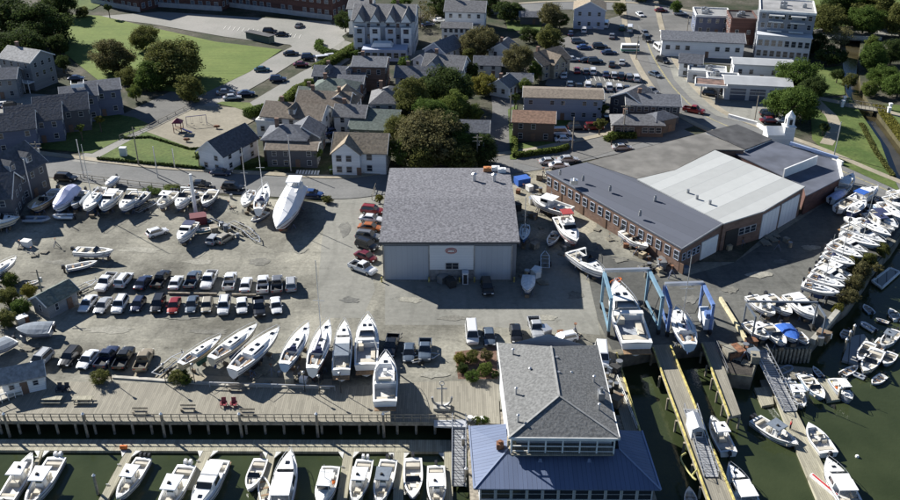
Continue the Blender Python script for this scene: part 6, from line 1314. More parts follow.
r, c, P_ = hoist('boat_hoist', [(742, 329), (751, 343), (820, 343), (812, 329)], False, 5.2, mat('hoist_dark', (.10, .12, .15), .5), 'thin dark steel gantry spanning the boats on the east quay', lower=False, beam_w=.24)
# ================================================================ trees and shrubs
TG = 'trees of the town'
for x, y, r, hm, lf, kd, lb in (
    (400, 128, 14, 10, 'olive', 'big', 'olive oak on the west edge of the oak group'), (448, 130, 18, 12, 'dark', 'big', 'dark oak between the biggest oak and the slate blue roof'), (432, 112, 16, 12, 'green', 'big', 'mid green oak in the heart of the oak group'), (462, 142, 14, 9, 'green', 'big', 'mid green tree in front of the slate blue roof'), (420, 158, 14, 8, 'olive', 'mid', 'low olive tree tight behind the shed roof'),
    (150, 76, 16, 9, 'green', 'big', 'green tree between the brown field tree and the widest one'), (190, 88, 14, 8, 'olive', 'mid', 'low olive tree at the right foot of the widest field tree'), (310, 84, 6, 5, 'lime', 'mid', 'light green garden tree above the low green cottage'), (352, 92, 5, 5, 'green', 'small', 'small green garden tree beside the brick annex'), (404, 62, 6, 5, 'green', 'small', 'small green tree at the drive corner north of the slate roofed house'),
    (470, 56, 8, 7, 'olive', 'mid', 'olive tree beside the white two gabled house'), (536, 70, 8, 6, 'green', 'mid', 'green tree in front of the brown roofed house'), (525, 86, 7, 5, 'lime', 'mid', 'light green tree at the west end of the blue grey block'), (400, 4, 10, 9, 'green', 'mid', 'green tree behind the hotel roof'), (620, 8, 7, 6, 'olive', 'mid', 'olive street tree near the lavender block'), (300, 120, 5, 4, 'dark', 'small', 'dark garden tree beside the long white house'),
    (215, 158, 5, 4, 'green', 'small', 'small green tree in front of the white gabled house'), (316, 153, 6, 5, 'green', 'mid', 'green garden tree by the white street house drive'), (66, 100, 6, 6, 'green', 'mid', 'green tree in the townhouse court'), (865, 20, 16, 11, 'green', 'big', 'green tree at the far end of the bridge'), (850, 80, 7, 5, 'olive', 'mid', 'olive bush at the river bend'),
    (8, 18, 34, 15, 'dark', 'big', 'dark dense tree at the top left corner'), (42, 24, 27, 15, 'dark', 'big', 'dark dense tree beside the playing field'), (20, 44, 26, 13, 'dark', 'big', 'dark tree just behind the three storey grey house'), (58, 44, 10, 8, 'dark', 'mid', 'small dark tree in the shade of the dense trees'),
    (62, 62, 7, 6, 'dark', 'mid', 'small dark tree beside the stair bay deck'), (114, 56, 20, 11, 'brown', 'big', 'round brownish tree at the field edge, left of the widest one'), (143, 37, 14, 9, 'olive', 'big', 'olive tree on the field, farthest of the group of four'), (172, 62, 32, 13, 'olive', 'big', 'widest olive brown tree on the field edge'),
    (128, 77, 11, 6, 'olive', 'mid', 'low olive tree under the round brownish tree'), (135, 92, 7, 5, 'lime', 'mid', 'light green sapling at the dirt lot'), (108, 7, 4, 6, 'dark', 'small', 'small dark conifer by the school wall'), (99, 119, 4, 5, 'gold', 'small', 'small yellowish tree on the lawn of the navy townhouse'), (80, 128, 4, 5, 'lime', 'small', 'small pale green tree on the lawn below the terrace'),
    (424, 136, 33, 14, 'brown', 'big', 'biggest brown green oak behind the storage shed'), (412, 98, 19, 13, 'olive', 'big', 'olive oak at the north west of the oak group'), (445, 88, 24, 13, 'dark', 'big', 'dark green oak at the north east of the oak group'), (455, 108, 17, 9, 'lime', 'big', 'light green tree on the east side of the oaks'),
    (440, 148, 26, 9, 'olive', 'big', 'low olive tree right behind the shed roof'), (405, 152, 16, 8, 'lime', 'mid', 'light green low tree beside the white street house'), (484, 150, 15, 8, 'dark', 'big', 'dark tree between the shed roof and the lane'), (462, 160, 16, 7, 'olive', 'mid', 'olive bush tree at the back right corner of the shed'),
    (478, 42, 18, 13, 'brown', 'big', 'tall brown thin leaved tree at the bend of the lane'), (519, 58, 14, 12, 'brown', 'big', 'tall brown tree in front of the white gabled house'), (550, 14, 12, 10, 'brown', 'mid', 'brown tree beside the top lawn'), (549, 38, 15, 8, 'olive', 'mid', 'olive tree group left of the town car park'),
    (485, 84, 12, 7, 'gold', 'mid', 'golden tree at the head of the lane'), (420, 14, 14, 10, 'brown', 'bare', 'nearly bare tree right of the hotel'), (452, 118, 8, 5, 'gold', 'small', 'small golden tree in the oak shade'), (474, 112, 9, 6, 'lime', 'mid', 'light green bush tree beside the lane garden'),
    (600, 124, 6, 5, 'olive', 'small', 'small olive conifer on the car park island'), (612, 136, 5, 4, 'lime', 'small', 'small round shrub tree on the car park island'), (603, 109, 5, 5, 'dark', 'small', 'dark conifer at the end of the blue grey block'),
    (797, 76, 20, 11, 'green', 'big', 'green tree beside the repair garage, upper of two'), (794, 102, 22, 11, 'green', 'big', 'broad green tree beside the repair garage, lower of two'), (812, 88, 13, 9, 'dark', 'big', 'dark tree on the river side of the garage trees'),
    (826, 18, 18, 11, 'olive', 'big', 'olive tree right of the apartment block top'), (843, 36, 12, 12, 'brown', 'bare', 'thin bare tree at the road bridge'), (815, 42, 12, 8, 'dark', 'big', 'dark tree in the shade of the apartment block'), (830, 55, 14, 7, 'dark', 'mid', 'dark low tree on the river bank near the bridge'), (880, 10, 22, 12, 'olive', 'big', 'olive tree beyond the bridge road'),
    (858, 4, 14, 12, 'green', 'big', 'green tree beyond the bridge road'), (904, 18, 16, 13, 'olive', 'big', 'olive tree beyond the bridge at the right edge'), (838, 4, 16, 12, 'dark', 'big', 'dark tree at the top edge near the apartment block'), (873, 58, 15, 9, 'green', 'big', 'round green tree on the far river bank, upper'), (893, 52, 13, 9, 'dark', 'big', 'dark green tree at the right edge below the bridge'),
    (885, 76, 14, 7, 'green', 'big', 'green bushy tree on the far river bank, middle'), (870, 88, 9, 5, 'lime', 'mid', 'light green bush at the footbridge bank'), (900, 84, 15, 8, 'green', 'big', 'green bushy tree at the right edge by the footbridge'), (872, 42, 7, 6, 'lime', 'mid', 'pale green tree at the bridge end'),
    (838, 74, 6, 5, 'dark', 'mid', 'dark bush on the near river bank'), (824, 127, 5, 4, 'dark', 'small', 'small dark tree at the footpath bend'), (198, 156, 4, 4, 'dark', 'small', 'small dark tree on the lawn in front of the playground'), (510, 10, 14, 8, 'dark', 'mid', 'dark tree at the top lawn'), (490, 4, 12, 8, 'dark', 'mid', 'dark tree above the white house at the top of the lane'),
    (440, 6, 12, 8, 'dark', 'mid', 'dark tree beyond the hotel court'), (345, 20, 9, 8, 'dark', 'mid', 'dark tree between the school and the hotel'), (470, 72, 9, 6, 'dark', 'mid', 'dark small tree by the golden tree'), (530, 34, 9, 6, 'dark', 'mid', 'dark low tree below the top lawn'), (515, 98, 5, 5, 'dark', 'small', 'dark small tree at the blue grey block'),
    (60, 2, 16, 12, 'dark', 'big', 'dark tree left of the school'), (82, 12, 7, 4, 'olive', 'mid', 'round clipped shrub tree at the school path'), (560, 20, 8, 6, 'dark', 'mid', 'dark small tree at the lavender block'), (676, 6, 6, 6, 'green', 'mid', 'small street tree on the cross road'), (480, -12, 20, 13, 'green', 'big', 'tree beyond the top edge behind the white house'), (300, -14, 20, 12, 'dark', 'big', 'tree just beyond the school'), (640, -14, 18, 11, 'olive', 'big', 'tree just beyond the cross road')):
    tree(x, y, r, hm, lf, lb, kd, group=TG)
SG = 'shrubs of the boatyard'
for x, y, r, hm, lf, lb in ((8, 296, 11, 4, 'olive', 'olive brush at the left edge above the tarped boat'), (20, 306, 10, 3.2, 'green', 'green brush beside the grey shed'), (4, 318, 11, 3.5, 'olive', 'olive brush at the left edge beside the tarped boat'), (10, 280, 9, 3, 'lime', 'light green brush below the bow at the left edge'), (28, 290, 8, 3, 'gold', 'yellowish brush left of the grey shed'),
    (100, 377, 9, 2.2, 'olive', 'low olive shrub in the planting strip, left one'), (178, 376, 10, 2.2, 'olive', 'low olive shrub in the planting strip at the boat row end'), (186, 379, 6, 1.8, 'lime', 'small light shrub in the planting strip'), (31, 382, 3, 1.6, 'gold', 'yellow shrub by the white shed'),
    (460, 358, 7, 2.4, 'gold', 'golden shrub in the restaurant garden, upper left'), (472, 356, 7, 2.2, 'olive', 'olive shrub in the restaurant garden, top'), (486, 355, 6, 2.2, 'brown', 'brown shrub in the restaurant garden, top right'), (462, 368, 6, 2., 'dark', 'dark shrub in the restaurant garden, left'), (485, 369, 8, 2.2, 'lime', 'light green shrub in the restaurant garden, right'), (473, 376, 7, 1.8, 'green', 'green shrub in the restaurant garden, bottom'), (495, 374, 4, 1.6, 'dark', 'dark shrub at the restaurant garden corner'),
    (477, 420, 4, 1.6, 'lime', 'potted shrub at the boardwalk end, left'), (485, 420, 4, 1.5, 'green', 'potted shrub at the boardwalk end, right'), (327, 199, 5, 1.8, 'olive', 'low shrub at the gravel verge right of the wrapped cruiser'), (379, 198, 4, 2.2, 'gold', 'golden shrub against the shed wall'), (172, 188, 9, 1.2, 'lime', 'low weeds on the verge behind the white boats'), (150, 191, 9, 1.2, 'green', 'green weeds on the verge beside the express cruiser'),
    (572, 337, 3, 1.5, 'lime', 'small shrub behind the restaurant'), (852, 262, 9, 3.4, 'gold', 'golden shrub at the quay edge among the sloop bows'), (862, 272, 10, 4, 'brown', 'brown shrub on the quay edge, upper'), (855, 284, 10, 3.6, 'brown', 'brown shrub on the quay edge, middle'), (848, 297, 10, 3.2, 'brown', 'brown shrub on the quay edge, lower'), (870, 260, 8, 3.4, 'olive', 'olive shrub on the quay edge near the sloops'), (838, 308, 6, 2, 'gold', 'yellow reeds at the quay corner'), (884, 250, 7, 3, 'olive', 'olive shrub on the quay edge near the floating grid'), (878, 268, 5, 3, 'brown', 'brown shrub leaning over the water')):
    tree(x, y, r, hm, lf, lb, 'mid' if r > 5 else 'small', group=SG, name='shrub', cat='shrub', trunk=True)
hedge([(514.5, 138), (514.5, 158), (560, 152), (568, 149)], 1.6, 1.5, 'lime', 'clipped hedge round the restaurant lawn at the lane corner')
hedge([(320, 44), (318, 50), (330, 56), (352, 58), (362, 54)], 2.6, 2, 'green', 'thick hedge curving round the hotel terrace'); hedge([(316, 72), (336, 62), (362, 46)], 3.6, 2.6, 'lime', 'tall light green hedge above the dark slate row')
hedge([(283, 105), (298, 92), (318, 84)], 3.0, 2.2, 'lime', 'hedge along the parking strip'); hedge([(246, 118), (268, 112), (276, 116)], 4, 2.6, 'green', 'bushes behind the white gabled house'); hedge([(240, 170), (290, 163), (300, 152)], 1.4, 1.2, 'dark', 'dark low hedge in front of the brown house')
hedge([(98, 160), (150, 165), (205, 170)], .8, .9, 'dark', 'low dark hedge along the street lawn'); hedge([(368, 53), (400, 54)], 2, 1.4, 'green', 'low hedge in front of the hotel pavilion'); hedge([(606, 142), (616, 138), (636, 138)], 2.4, 1.6, 'lime', 'rounded hedge on the car park island'); hedge([(330, 174), (386, 173)], .8, .7, 'lime', 'low hedge in front of the white street house')
hedge([(124, 139), (150, 138), (190, 150), (206, 149), (222, 142)], .7, .6, 'dark', 'low dark planting round the playground'); hedge([(861, 124), (876, 153), (893, 177)], 1.4, .5, 'olive', 'rough low growth on the near river bank'); hedge([(878, 106), (898, 132), (916, 156)], 3, .6, 'gold', 'dry low growth on the far river bank')
# grass tufts where the yard meets the street
# ================================================================ poles
UP = 'utility poles along the streets'
for x, y, hh, lb, w_, a in ((139, 166, 10, 'tall dark utility pole at the mouth of the side street', 1, 0), (45, 186, 11, 'dark utility pole with crossarms by the left dark house', 1, 2), (34, 205, 11, 'pale pole beside the left dark house', 0, 0), (45, 305, 7.5, 'leaning utility pole beside the grey shed', 1, 1), (477, 168, 8.5, 'utility pole with crossarm behind the shed roof', 1, 2), (572, 151, 9, 'utility pole at the hedge corner of the parking', 1, 0),
    (510, 125, 9, 'utility pole beside the lane', 1, 0), (834, 156, 9, 'street lamp pole at the riverside lawn', 0, 0), (754, 124, 8, 'pole on the forecourt of the repair garage', 1, 0), (623, 137, 9, 'pole beside the single storey restaurant', 1, 1), (291, 171, 9, 'pole at the painted crossing', 0, 0), (686, 40, 8, 'utility pole at the cross road', 1, 1), (636, 60, 8, 'pole beside the town car park drive', 1, 1)):
    pole(x, y, hh, lb, bool(w_), a, UP)
for x, y, hh, lb in ((84, 177, 9.5, 'white flag like mast standing at the street behind the wrapped boats'), (158, 178, 8, 'white mast tip beside the verge, left of the lawn sign'), (175, 168, 5, 'short white post on the lawn side')):
    pole(x, y, hh, lb, False, 0, None, name='flagpole', cat='pole')
for i, (x, y) in enumerate(((320, 396), (341, 393), (305, 392), (166, 384), (112, 382), (195, 384))):
    p = G(x, y); r = thing('lamp_post', p, ('short lamp post on the boardwalk below the tall masted sloop', 'lamp post on the boardwalk beside the dark cockpit boat', 'lamp post at the kerb wall below the pale blue sloop', 'lamp post in the planting strip at the day sailer', 'lamp post in the planting strip at the left shrub', 'lamp post at the kerb right of the day sailer')[i], 'lamp post', 'boardwalk lamp posts')
    mb = MB(); mb.cyl((0, 0, 0), (0, 0, 3.6), .08, .06, 8); mb.build('shaft', M_bedliner, r); mb = MB(); mb.cyl((0, 0, 3.6), (0, 0, 3.95), .16, .22, 8); mb.cyl((0, 0, 3.95), (0, 0, 4.1), .26, .03, 8); mb.build('lantern', M_steel, r)
# pipe rail behind the boardwalk
r = thing('railing', G(260, 392), 'long pale pipe rail behind the lamp posts of the boardwalk', 'railing')
a, b_ = G(210, 387), G(335, 391); mb = MB(); mb.bar(a + Vector((0, 0, .9)), b_ + Vector((0, 0, .9)), .16); mb.build('rail', M_alu, r, r.location)
for i in range(9): p = a.lerp(b_, i / 8); mb = MB(); mb.cyl(p, p + Vector((0, 0, .9)), .07, n=6); mb.build('post', M_alu, r, r.location)
# ================================================================ boardwalk furniture
def bench(px, py, lb, m_, back=True, g='benches on the boardwalk'):
    p = G(px, py); r = thing('bench', (p.x, p.y, .03), lb, 'bench', g); mb = MB()
    for y in (-.18, 0, .18): mb.box(0, y, .45, 2.4, .14, .05)
    mb.build('seat', m_, r)
    if back: mb = MB(); mb.box(0, .34, .72, 2.4, .05, .14); mb.box(0, .36, .9, 2.4, .05, .14); mb.build('backrest', m_, r)
    for x in (-1, 1): mb = MB(); mb.box(x, 0, .21, .1, .5, .42); mb.build('leg', m_, r)
for x, y, lb in ((140, 414, 'dark slatted bench at the rail, left of three'), (188, 411, 'dark slatted bench at the rail, middle of three'), (247, 415, 'dark slatted bench at the rail, right of three'), (236, 391, 'dark bench near the pipe rail')): bench(x, y, lb, M_pile)
for x, y, lb in ((53, 402, 'pale picnic table on the boardwalk, left of two'), (83, 402, 'pale picnic table on the boardwalk, right of two')):
    p = G(x, y); r = thing('picnic_table', (p.x, p.y, .03), lb, 'picnic table', 'picnic tables on the boardwalk'); mb = MB(); mb.box(0, 0, .75, 3.0, .95, .07); mb.build('table_top', M_float, r)
    for y_ in (-.75, .75): mb = MB(); mb.box(0, y_, .44, 3.0, .3, .06); mb.build('seat', M_float, r)
    for x_ in (-1.1, 1.1): mb = MB(); mb.bar((x_, -.75, 0), (x_, .3, .72), .1); mb.bar((x_, .75, 0), (x_, -.3, .72), .1); mb.box(x_, 0, .4, .08, 1.5, .1); mb.build('leg', M_pile, r)
def make_lounge(m_):
    r = thing('deck_chair', (0, 0, 0), 'c', 'deck chair'); mb = MB(); mb.add([(-.35, -.45, .42), (.35, -.45, .42), (.35, .3, .3), (-.35, .3, .3), (-.35, -.45, .36), (.35, -.45, .36), (.35, .3, .24), (-.35, .3, .24)], [(0, 1, 2, 3), (7, 6, 5, 4), (0, 4, 5, 1), (1, 5, 6, 2), (2, 6, 7, 3), (3, 7, 4, 0)]); mb.build('seat', m_, r)
    mb = MB(); mb.bar((0, .3, .3), (0, .6, 1.15), .68, .06); mb.build('backrest', m_, r)
    for x in (-.42, .42): mb = MB(); mb.box(x, -.05, .6, .14, .9, .05); mb.build('armrest', m_, r); mb = MB(); mb.box(x, -.4, .29, .08, .1, .58); mb.build('leg', m_, r); mb = MB(); mb.box(x, .35, .29, .08, .1, .58); mb.build('leg', m_, r)
    return r
M_redc = mat('red_chair', (.22, .02, .035), .5); M_blackc = mat('black_chair', (.025, .025, .035), .5)
for x, y, m_, k, lb in ((224, 406, M_redc, 'r', 'red wooden deck chair, left of the red pair'), (234, 406, M_redc, 'r', 'red wooden deck chair, right of the red pair'), (60, 391, M_blackc, 'b', 'black wooden deck chair, left of the black pair'), (67, 391, M_blackc, 'b', 'black wooden deck chair, right of the black pair')):
    p = G(x, y); place(('lounge', k), lambda: make_lounge(m_), (p.x, p.y, .03), .1, (1.05, 1.05, 1.05), lb, 'deck chairs on the boardwalk')
# anchor sculpture
p = G(442, 408); r = thing('anchor_sculpture', p, 'dark metal anchor like sculpture at the right end of the boardwalk', 'sculpture')
mb = MB(); mb.box(0, 0, .25, 2.6, 1.6, .5); mb.build('base', M_kerb, r)
mb = MB(); mb.bar((0, 0, .5), (0, 0, 4.4), .22); mb.bar((-.8, 0, 3.7), (.8, 0, 3.7), .16)
pts = [(1.5 * cos(t), 0, 1.9 + 1.5 * sin(t)) for t in [radians(200 + 14 * i) for i in range(11)]]
for a, b_ in zip(pts, pts[1:]): mb.bar(a, b_, .26)
mb.bar(pts[0], (pts[0][0] - .1, 0, pts[0][2] + .7), .3); mb.bar(pts[-1], (pts[-1][0] + .1, 0, pts[-1][2] + .7), .3); mb.build('anchor', M_steel, r)
mb = MB(); q = [(.35 * cos(radians(30 * i)), 0, 4.7 + .35 * sin(radians(30 * i))) for i in range(13)]
for a, b_ in zip(q, q[1:]): mb.cyl(a, b_, .07, n=6)
mb.build('ring', M_steel, r)
for i, (x, y) in enumerate(((470, 420), (476, 421), (482, 421))):
    p = G(x, y); mb = MB(); mb.cyl((p.x, p.y, 0), (p.x, p.y, .6), .35, .45, 10); tag(mb.build('planter', M_white), ('left', 'middle', 'right')[i] + ' white tub planter where the boardwalk meets the blue roof', 'planter', 'white planters')
# ================================================================ gangways
def gangway(p0, p1, w, lb, m_=None, truss=True):
    m_ = m_ or M_alu; a, b_ = Vector(p0), Vector(p1); c = (a + b_) / 2; r = thing('gangway', c, lb, 'gangway'); d = (b_ - a); L_ = d.length; nn = Vector((-d.y, d.x, 0)).normalized() * w / 2
    mb = MB(); mb.add([a - nn, a + nn, b_ + nn, b_ - nn, a - nn - Vector((0, 0, .1)), a + nn - Vector((0, 0, .1)), b_ + nn - Vector((0, 0, .1)), b_ - nn - Vector((0, 0, .1))], [(0, 1, 2, 3), (7, 6, 5, 4), (0, 4, 5, 1), (1, 5, 6, 2), (2, 6, 7, 3), (3, 7, 4, 0)]); mb.build('walkway', M_grate, r, c)
    for s_ in (-1, 1):
        mb = MB(); o_ = nn * s_ * 1.02; n_ = max(4, int(L_ / 1.5)); up = Vector((0, 0, 1.1)); mb.bar(a + o_ + up, b_ + o_ + up, .09); mb.bar(a + o_ + up * .1, b_ + o_ + up * .1, .12)
        for i in range(n_ + 1):
            p = a.lerp(b_, i / n_) + o_; mb.bar(p, p + up, .07)
            if i < n_ and truss: mb.bar(p, a.lerp(b_, (i + 1) / n_) + o_ + up, .05)
        mb.build('handrail', m_, r, c)
    return r
M_grate = band_mat('grating', (.36, .37, .38), (.15, .15, .16), .5, .6, 'Y', 0, .3, .15, metal=.3)
gangway(G(459, 419, .15), G(459, 486, WATER + .6), 2.0, 'straight aluminium gangway sloping from the boardwalk to the dock beside the blue roof')
gangway(G(759, 350, .2), G(790, 411, WATER + .6), 2.2, 'long lattice gangway sloping from the quay to the long east float')
gangway(G(690, 409, .4), G(711, 477, .2), 1.9, 'grey lattice gangway lying on the long pier beside the white boat')
deckthing('gangway_landing', [(434, 420), (467, 420), (467, 427), (434, 426)], .10, .3, mat('landing_plate', (.5, .51, .53), .5, .3), 'pale metal landing at the head of the boardwalk gangway', 'landing')
# pier hut
p = G(694, 432, .1); r = thing('pier_hut', p, 'small pale tarped hut on the long pier beside the gangway', 'hut'); mb = MB(); mb.box(0, 0, 1, 1.7, 3.4, 2.); mb.build('wall', WALLS['pale'], r); mb = MB(); mb.loft([[(-1.0, -1.9, 1.95), (0, -1.9, 2.5), (1.0, -1.9, 1.95)], [(-1.0, 1.9, 1.95), (0, 1.9, 2.5), (1.0, 1.9, 1.95)]]); mb.build('roof', WALLS['pale'], r); window(r, .2, -1.7, 1.1, 0, -1, .9, .9)
mb = MB(); q = [G(x, y, .25) for x, y in ((697, 470), (692, 476), (696, 480), (690, 474), (683, 464), (681, 457), (686, 453))]
q = smooth_line(q, 5)
for a, b_ in zip(q, q[1:]): mb.cyl(a, b_, .13, n=6)
tag(mb.build('hose', mat('yellow_hose', (.45, .42, .15), .6)), 'yellowish hose looping off the side of the long pier', 'hose')
# ================================================================ east floats
def fl_(px, lb, m_=None, z=Z): return deckthing('floating_dock', px, z, .6, m_ or M_float, lb, 'dock')
fl_([(774, 396), (789, 396), (843, 505), (819, 505)], 'long tan float running down to the bottom right edge'); fl_([(754, 388), (771, 386), (774, 404), (762, 406)], 'short pale side float left of the gangway foot', z=Z - .03)
fl_([(760, 380), (786, 378), (790, 392), (764, 394)], 'shaded cross float under the long gangway', M_board, Z - .05); fl_([(817, 378), (832, 379), (841, 399), (827, 401)], 'tan float between the pale blue boat and the dark hulled boat')
fl_([(776, 364), (812, 368), (814, 380), (778, 378)], 'weathered float in the shade of the quay wall', M_board, Z - .07)
M_grid = band_mat('grid_deck', (.34, .34, .32), (.12, .12, .12), 1.6, .8, 'X', .4, .12, .2)
fl_([(850, 336), (864, 334), (876, 352), (862, 366), (842, 360)], 'square pale slatted float in the dark water on the right', M_grid)
r, c = fl_([(872, 281), (890, 268), (900, 272), (882, 288)], 'small white framed float at the right edge', M_grid)
for a, b_ in (((872, 281), (890, 268)), ((890, 268), (900, 272)), ((900, 272), (882, 288)), ((882, 288), (872, 281))): mb = MB(); mb.bar(G(*a, Z + .05), G(*b_, Z + .05), .35, .3); mb.build('edge_beam', M_white, r, c)
for x, y in ((852, 338), (848, 344), (844, 352)): pile(x, y, 2.6, {852: 'upper', 848: 'middle', 844: 'lower'}[x] + ' short pale pile at the slatted float', 'piles at the slatted float')
pile(806, 402, 2.4, 'short pile at the tan float near the gangway foot'); pile(838, 400, 2.4, 'short pile at the end of the tan float')
p = G(857, 457, WATER); mb = MB(); mb.ball((0, 0, .1), .3, .3, .3); o = mb.build('mooring_buoy', M_white); o.location = p; tag(o, 'small white mooring buoy alone in open water at the right', 'buoy')
mb = MB(); p = G(124, 449, Z); mb.cyl((-.5, 0, .35), (.5, 0, .35), .32, n=10); o = mb.build('gas_cylinder', M_canvas['orange']); o.location = p; tag(o, 'orange cylinder lying at the head of a finger float', 'cylinder')
for i, (x0, y0, x1, y1) in enumerate(((69, 464, 77, 449), (173, 464, 167, 449), (1, 455, 7, 466))): pass
# ramp rails, quay beam, boardwalk leftovers
mb = MB(); a, b_ = G(720, 300), G(749, 347); mb.bar(a + Vector((0, 0, .35)), b_ + Vector((0, 0, .35)), .5, .7); tag(mb.build('guard_beam', mat('pale_yellow_beam', (.52, .47, .30), .8, var=.2, scale=1.2)), 'long pale yellow guard beam lying on the east quay', 'guard beam')
mb = MB(); a, b_ = G(812, 344), G(838, 313); mb.bar(a + Vector((0, 0, .5)), b_ + Vector((0, 0, .5)), .9, 1.0); tag(mb.build('wall', mat('cap_concrete', (.34, .33, .29), .9, var=.2, scale=1)), 'pale concrete capping at the east corner of the quay', 'wall')
for i in range(12):
    p = G(768, 350).lerp(G(810, 349), i / 11); mb = MB(); mb.cyl((p.x, p.y - .25, -5), (p.x, p.y - .25, .3), .22, n=8); tag(mb.build('fender_pile', M_pile), 'dark timber fender pile against the quay face below the small east boats', 'fender pile', 'fender piles on the east quay')
# clutter -------------------------------------------------------------
def crate(px, py, sx, sy, sz, m_, lb, rz=0., name='crate', cat='crate', z=.05, lid=True):
    p = G(px, py); r = thing(name, (p.x, p.y, z), lb, cat, None, rz); mb = MB(); mb.box(0, 0, sz / 2, sx, sy, sz); mb.build('body', m_, r)
    if lid: mb = MB(); mb.box(0, 0, sz + .04, sx + .1, sy + .1, .08); mb.build('lid', m_, r)
    return r
def trailer(px, py, ang, lb, L_=7):
    def mk():
        r = thing('boat_trailer', (0, 0, 0), 'trailer', 'trailer'); mb = MB()
        for x in (-.75, .75): mb.bar((x, -3.4, .55), (x, 1.6, .55), .12); mb.bar((x, 1.6, .55), (0, 3.6, .55), .12)
        for y in (-3.3, -1.5, .2, 1.6): mb.bar((-.75, y, .55), (.75, y, .55), .1)
        mb.build('frame', M_alu, r)
        for x in (-1, 1):
            for y in (-1.9, -1.1): mb = MB(); mb.cyl((x - .1, y, .35), (x + .1, y, .35), .34, n=10); mb.build('wheel', M_tyre, r)
        mb = MB(); mb.bar((-.4, -3, .75), (-.4, 1, .75), .14); mb.bar((.4, -3, .75), (.4, 1, .75), .14); mb.build('bunk', M_board, r); mb = MB(); mb.bar((0, 3.2, .5), (0, 3.2, 1.3), .12); mb.build('winch_post', M_steel, r); return r
    p = G(px, py); place('trailer', mk, (p.x, p.y, .05), radians(ang - 90), (1.1, L_ / 7, 1), lb, 'empty boat trailers')
trailer(82, 290, 55, 'empty trailer at the left end of the gravel lot'); trailer(243, 230, -40, 'empty trailer left of the wrapped cruiser, upper', 8); trailer(252, 237, -55, 'empty trailer near the wrapped cruiser, lower', 8); trailer(170, 366, 65, 'empty trailer at the stern of the day sailer'); trailer(148, 208, 60, 'empty trailer in the shadow of the express cruiser'); trailer(219, 226, -35, 'empty trailer right of the mast boat'); trailer(425, 360, 20, 'empty trailer by the three dark vehicles', 5); trailer(545, 262, 85, 'empty trailer in the shade beside the shed'); trailer(655, 268, 20, 'empty trailer at the end of the brick wall'); trailer(823, 288, -20, 'empty trailer below the nearest sloop', 8); trailer(828, 296, -20, 'second empty trailer below the nearest sloop', 8)
crate(522, 184, 3.2, 2.4, 1.6, M_canvas['blue'], 'blue tarped crate on the pale gravel by the fishing boat', .4); crate(199, 223, 3.4, 2.6, 1.8, mat('dark_red_tarp', (.12, .02, .03), .8), 'dark red tarped pile beside the foot of the stored mast', .3); crate(733, 355, 3, 2.4, 1.2, M_rust, 'rusty winch crate on the dark corner of the quay', .4); crate(711, 240, 3.2, 2.4, 2.4, M_canvas['grey'], 'grey shed box against the end doors of the works', .5)
crate(585, 211, 2.4, 2.6, 2.2, M_canvas['red'], 'red tarped crate against the brick wall', .5)
rnd = random.Random(5)
CLM = [M_steel, M_rust, M_pile, M_bedliner, M_white, M_board, M_canvas['grey'], M_canvas['tan'], M_block, M_alu]
AREAS = [('on the pale gravel behind the storage shed', (512, 176, 548, 222), 26), ('along the brick wall', (590, 222, 640, 232), 0), ('in the shade beside the storage shed', (520, 248, 545, 285), 10), ('between the works and the hoists', (640, 262, 695, 278), 12), ('at the left edge of the lot', (20, 246, 70, 262), 7), ('under the trees at the left edge', (2, 322, 40, 352), 8),
         ('in the shade of the works doors', (725, 236, 790, 252), 10), ('on the corner quay by the guard beam', (728, 346, 756, 368), 16), ('on the restaurant alley', (606, 364, 622, 420), 12), ('near the mast boat', (180, 222, 240, 246), 9), ('behind the restaurant', (545, 334, 592, 341), 6), ('in front of the shed office', (440, 278, 470, 288), 7), ('on the edge of the east quay', (800, 336, 832, 346), 5), ('in the planting strip', (200, 376, 330, 384), 9), ('behind the hotel of boats', (545, 205, 560, 245), 0)]
WORDS = {'barrel': 'barrel', 'pallet': 'pallet', 'crate': 'crate', 'spar': 'spar'}
def make_clutter(k, m_):
    if k == 'barrel':
        r = thing('barrel', (0, 0, 0), 'b', 'barrel'); mb = MB(); mb.cyl((0, 0, 0), (0, 0, .9), .32, n=12); mb.build('drum', m_, r); mb = MB(); mb.cyl((0, 0, .9), (0, 0, .94), .34, n=12); mb.build('rim', M_steel, r)
    elif k == 'pallet':
        r = thing('pallet', (0, 0, 0), 'p', 'pallet'); mb = MB()
        for i in range(6): mb.box(-.5 + .2 * i, 0, .13, .14, 1.1, .03)
        mb.build('deck_boards', M_board, r)
        for y in (-.5, 0, .5): mb = MB(); mb.box(0, y, .06, 1.15, .1, .1); mb.build('stringer', M_pile, r)
    elif k == 'crate':
        r = thing('crate', (0, 0, 0), 'c', 'crate'); mb = MB(); mb.box(0, 0, .45, 1.2, .9, .9); mb.build('body', m_, r); mb = MB(); mb.box(0, 0, .93, 1.3, 1.0, .07); mb.build('lid', m_, r)
    else:
        r = thing('boat_stand', (0, 0, 0), 's', 'boat stand'); mb = MB(); 
        for a in (0, 2.1, 4.2): mb.bar((.6 * cos(a), .6 * sin(a), 0), (0, 0, 1.0), .08)
        mb.build('tripod', M_stand, r); mb = MB(); mb.bar((0, 0, .9), (0, 0, 1.5), .06); mb.box(0, 0, 1.52, .4, .3, .06); mb.build('pad', M_rust, r)
    return r
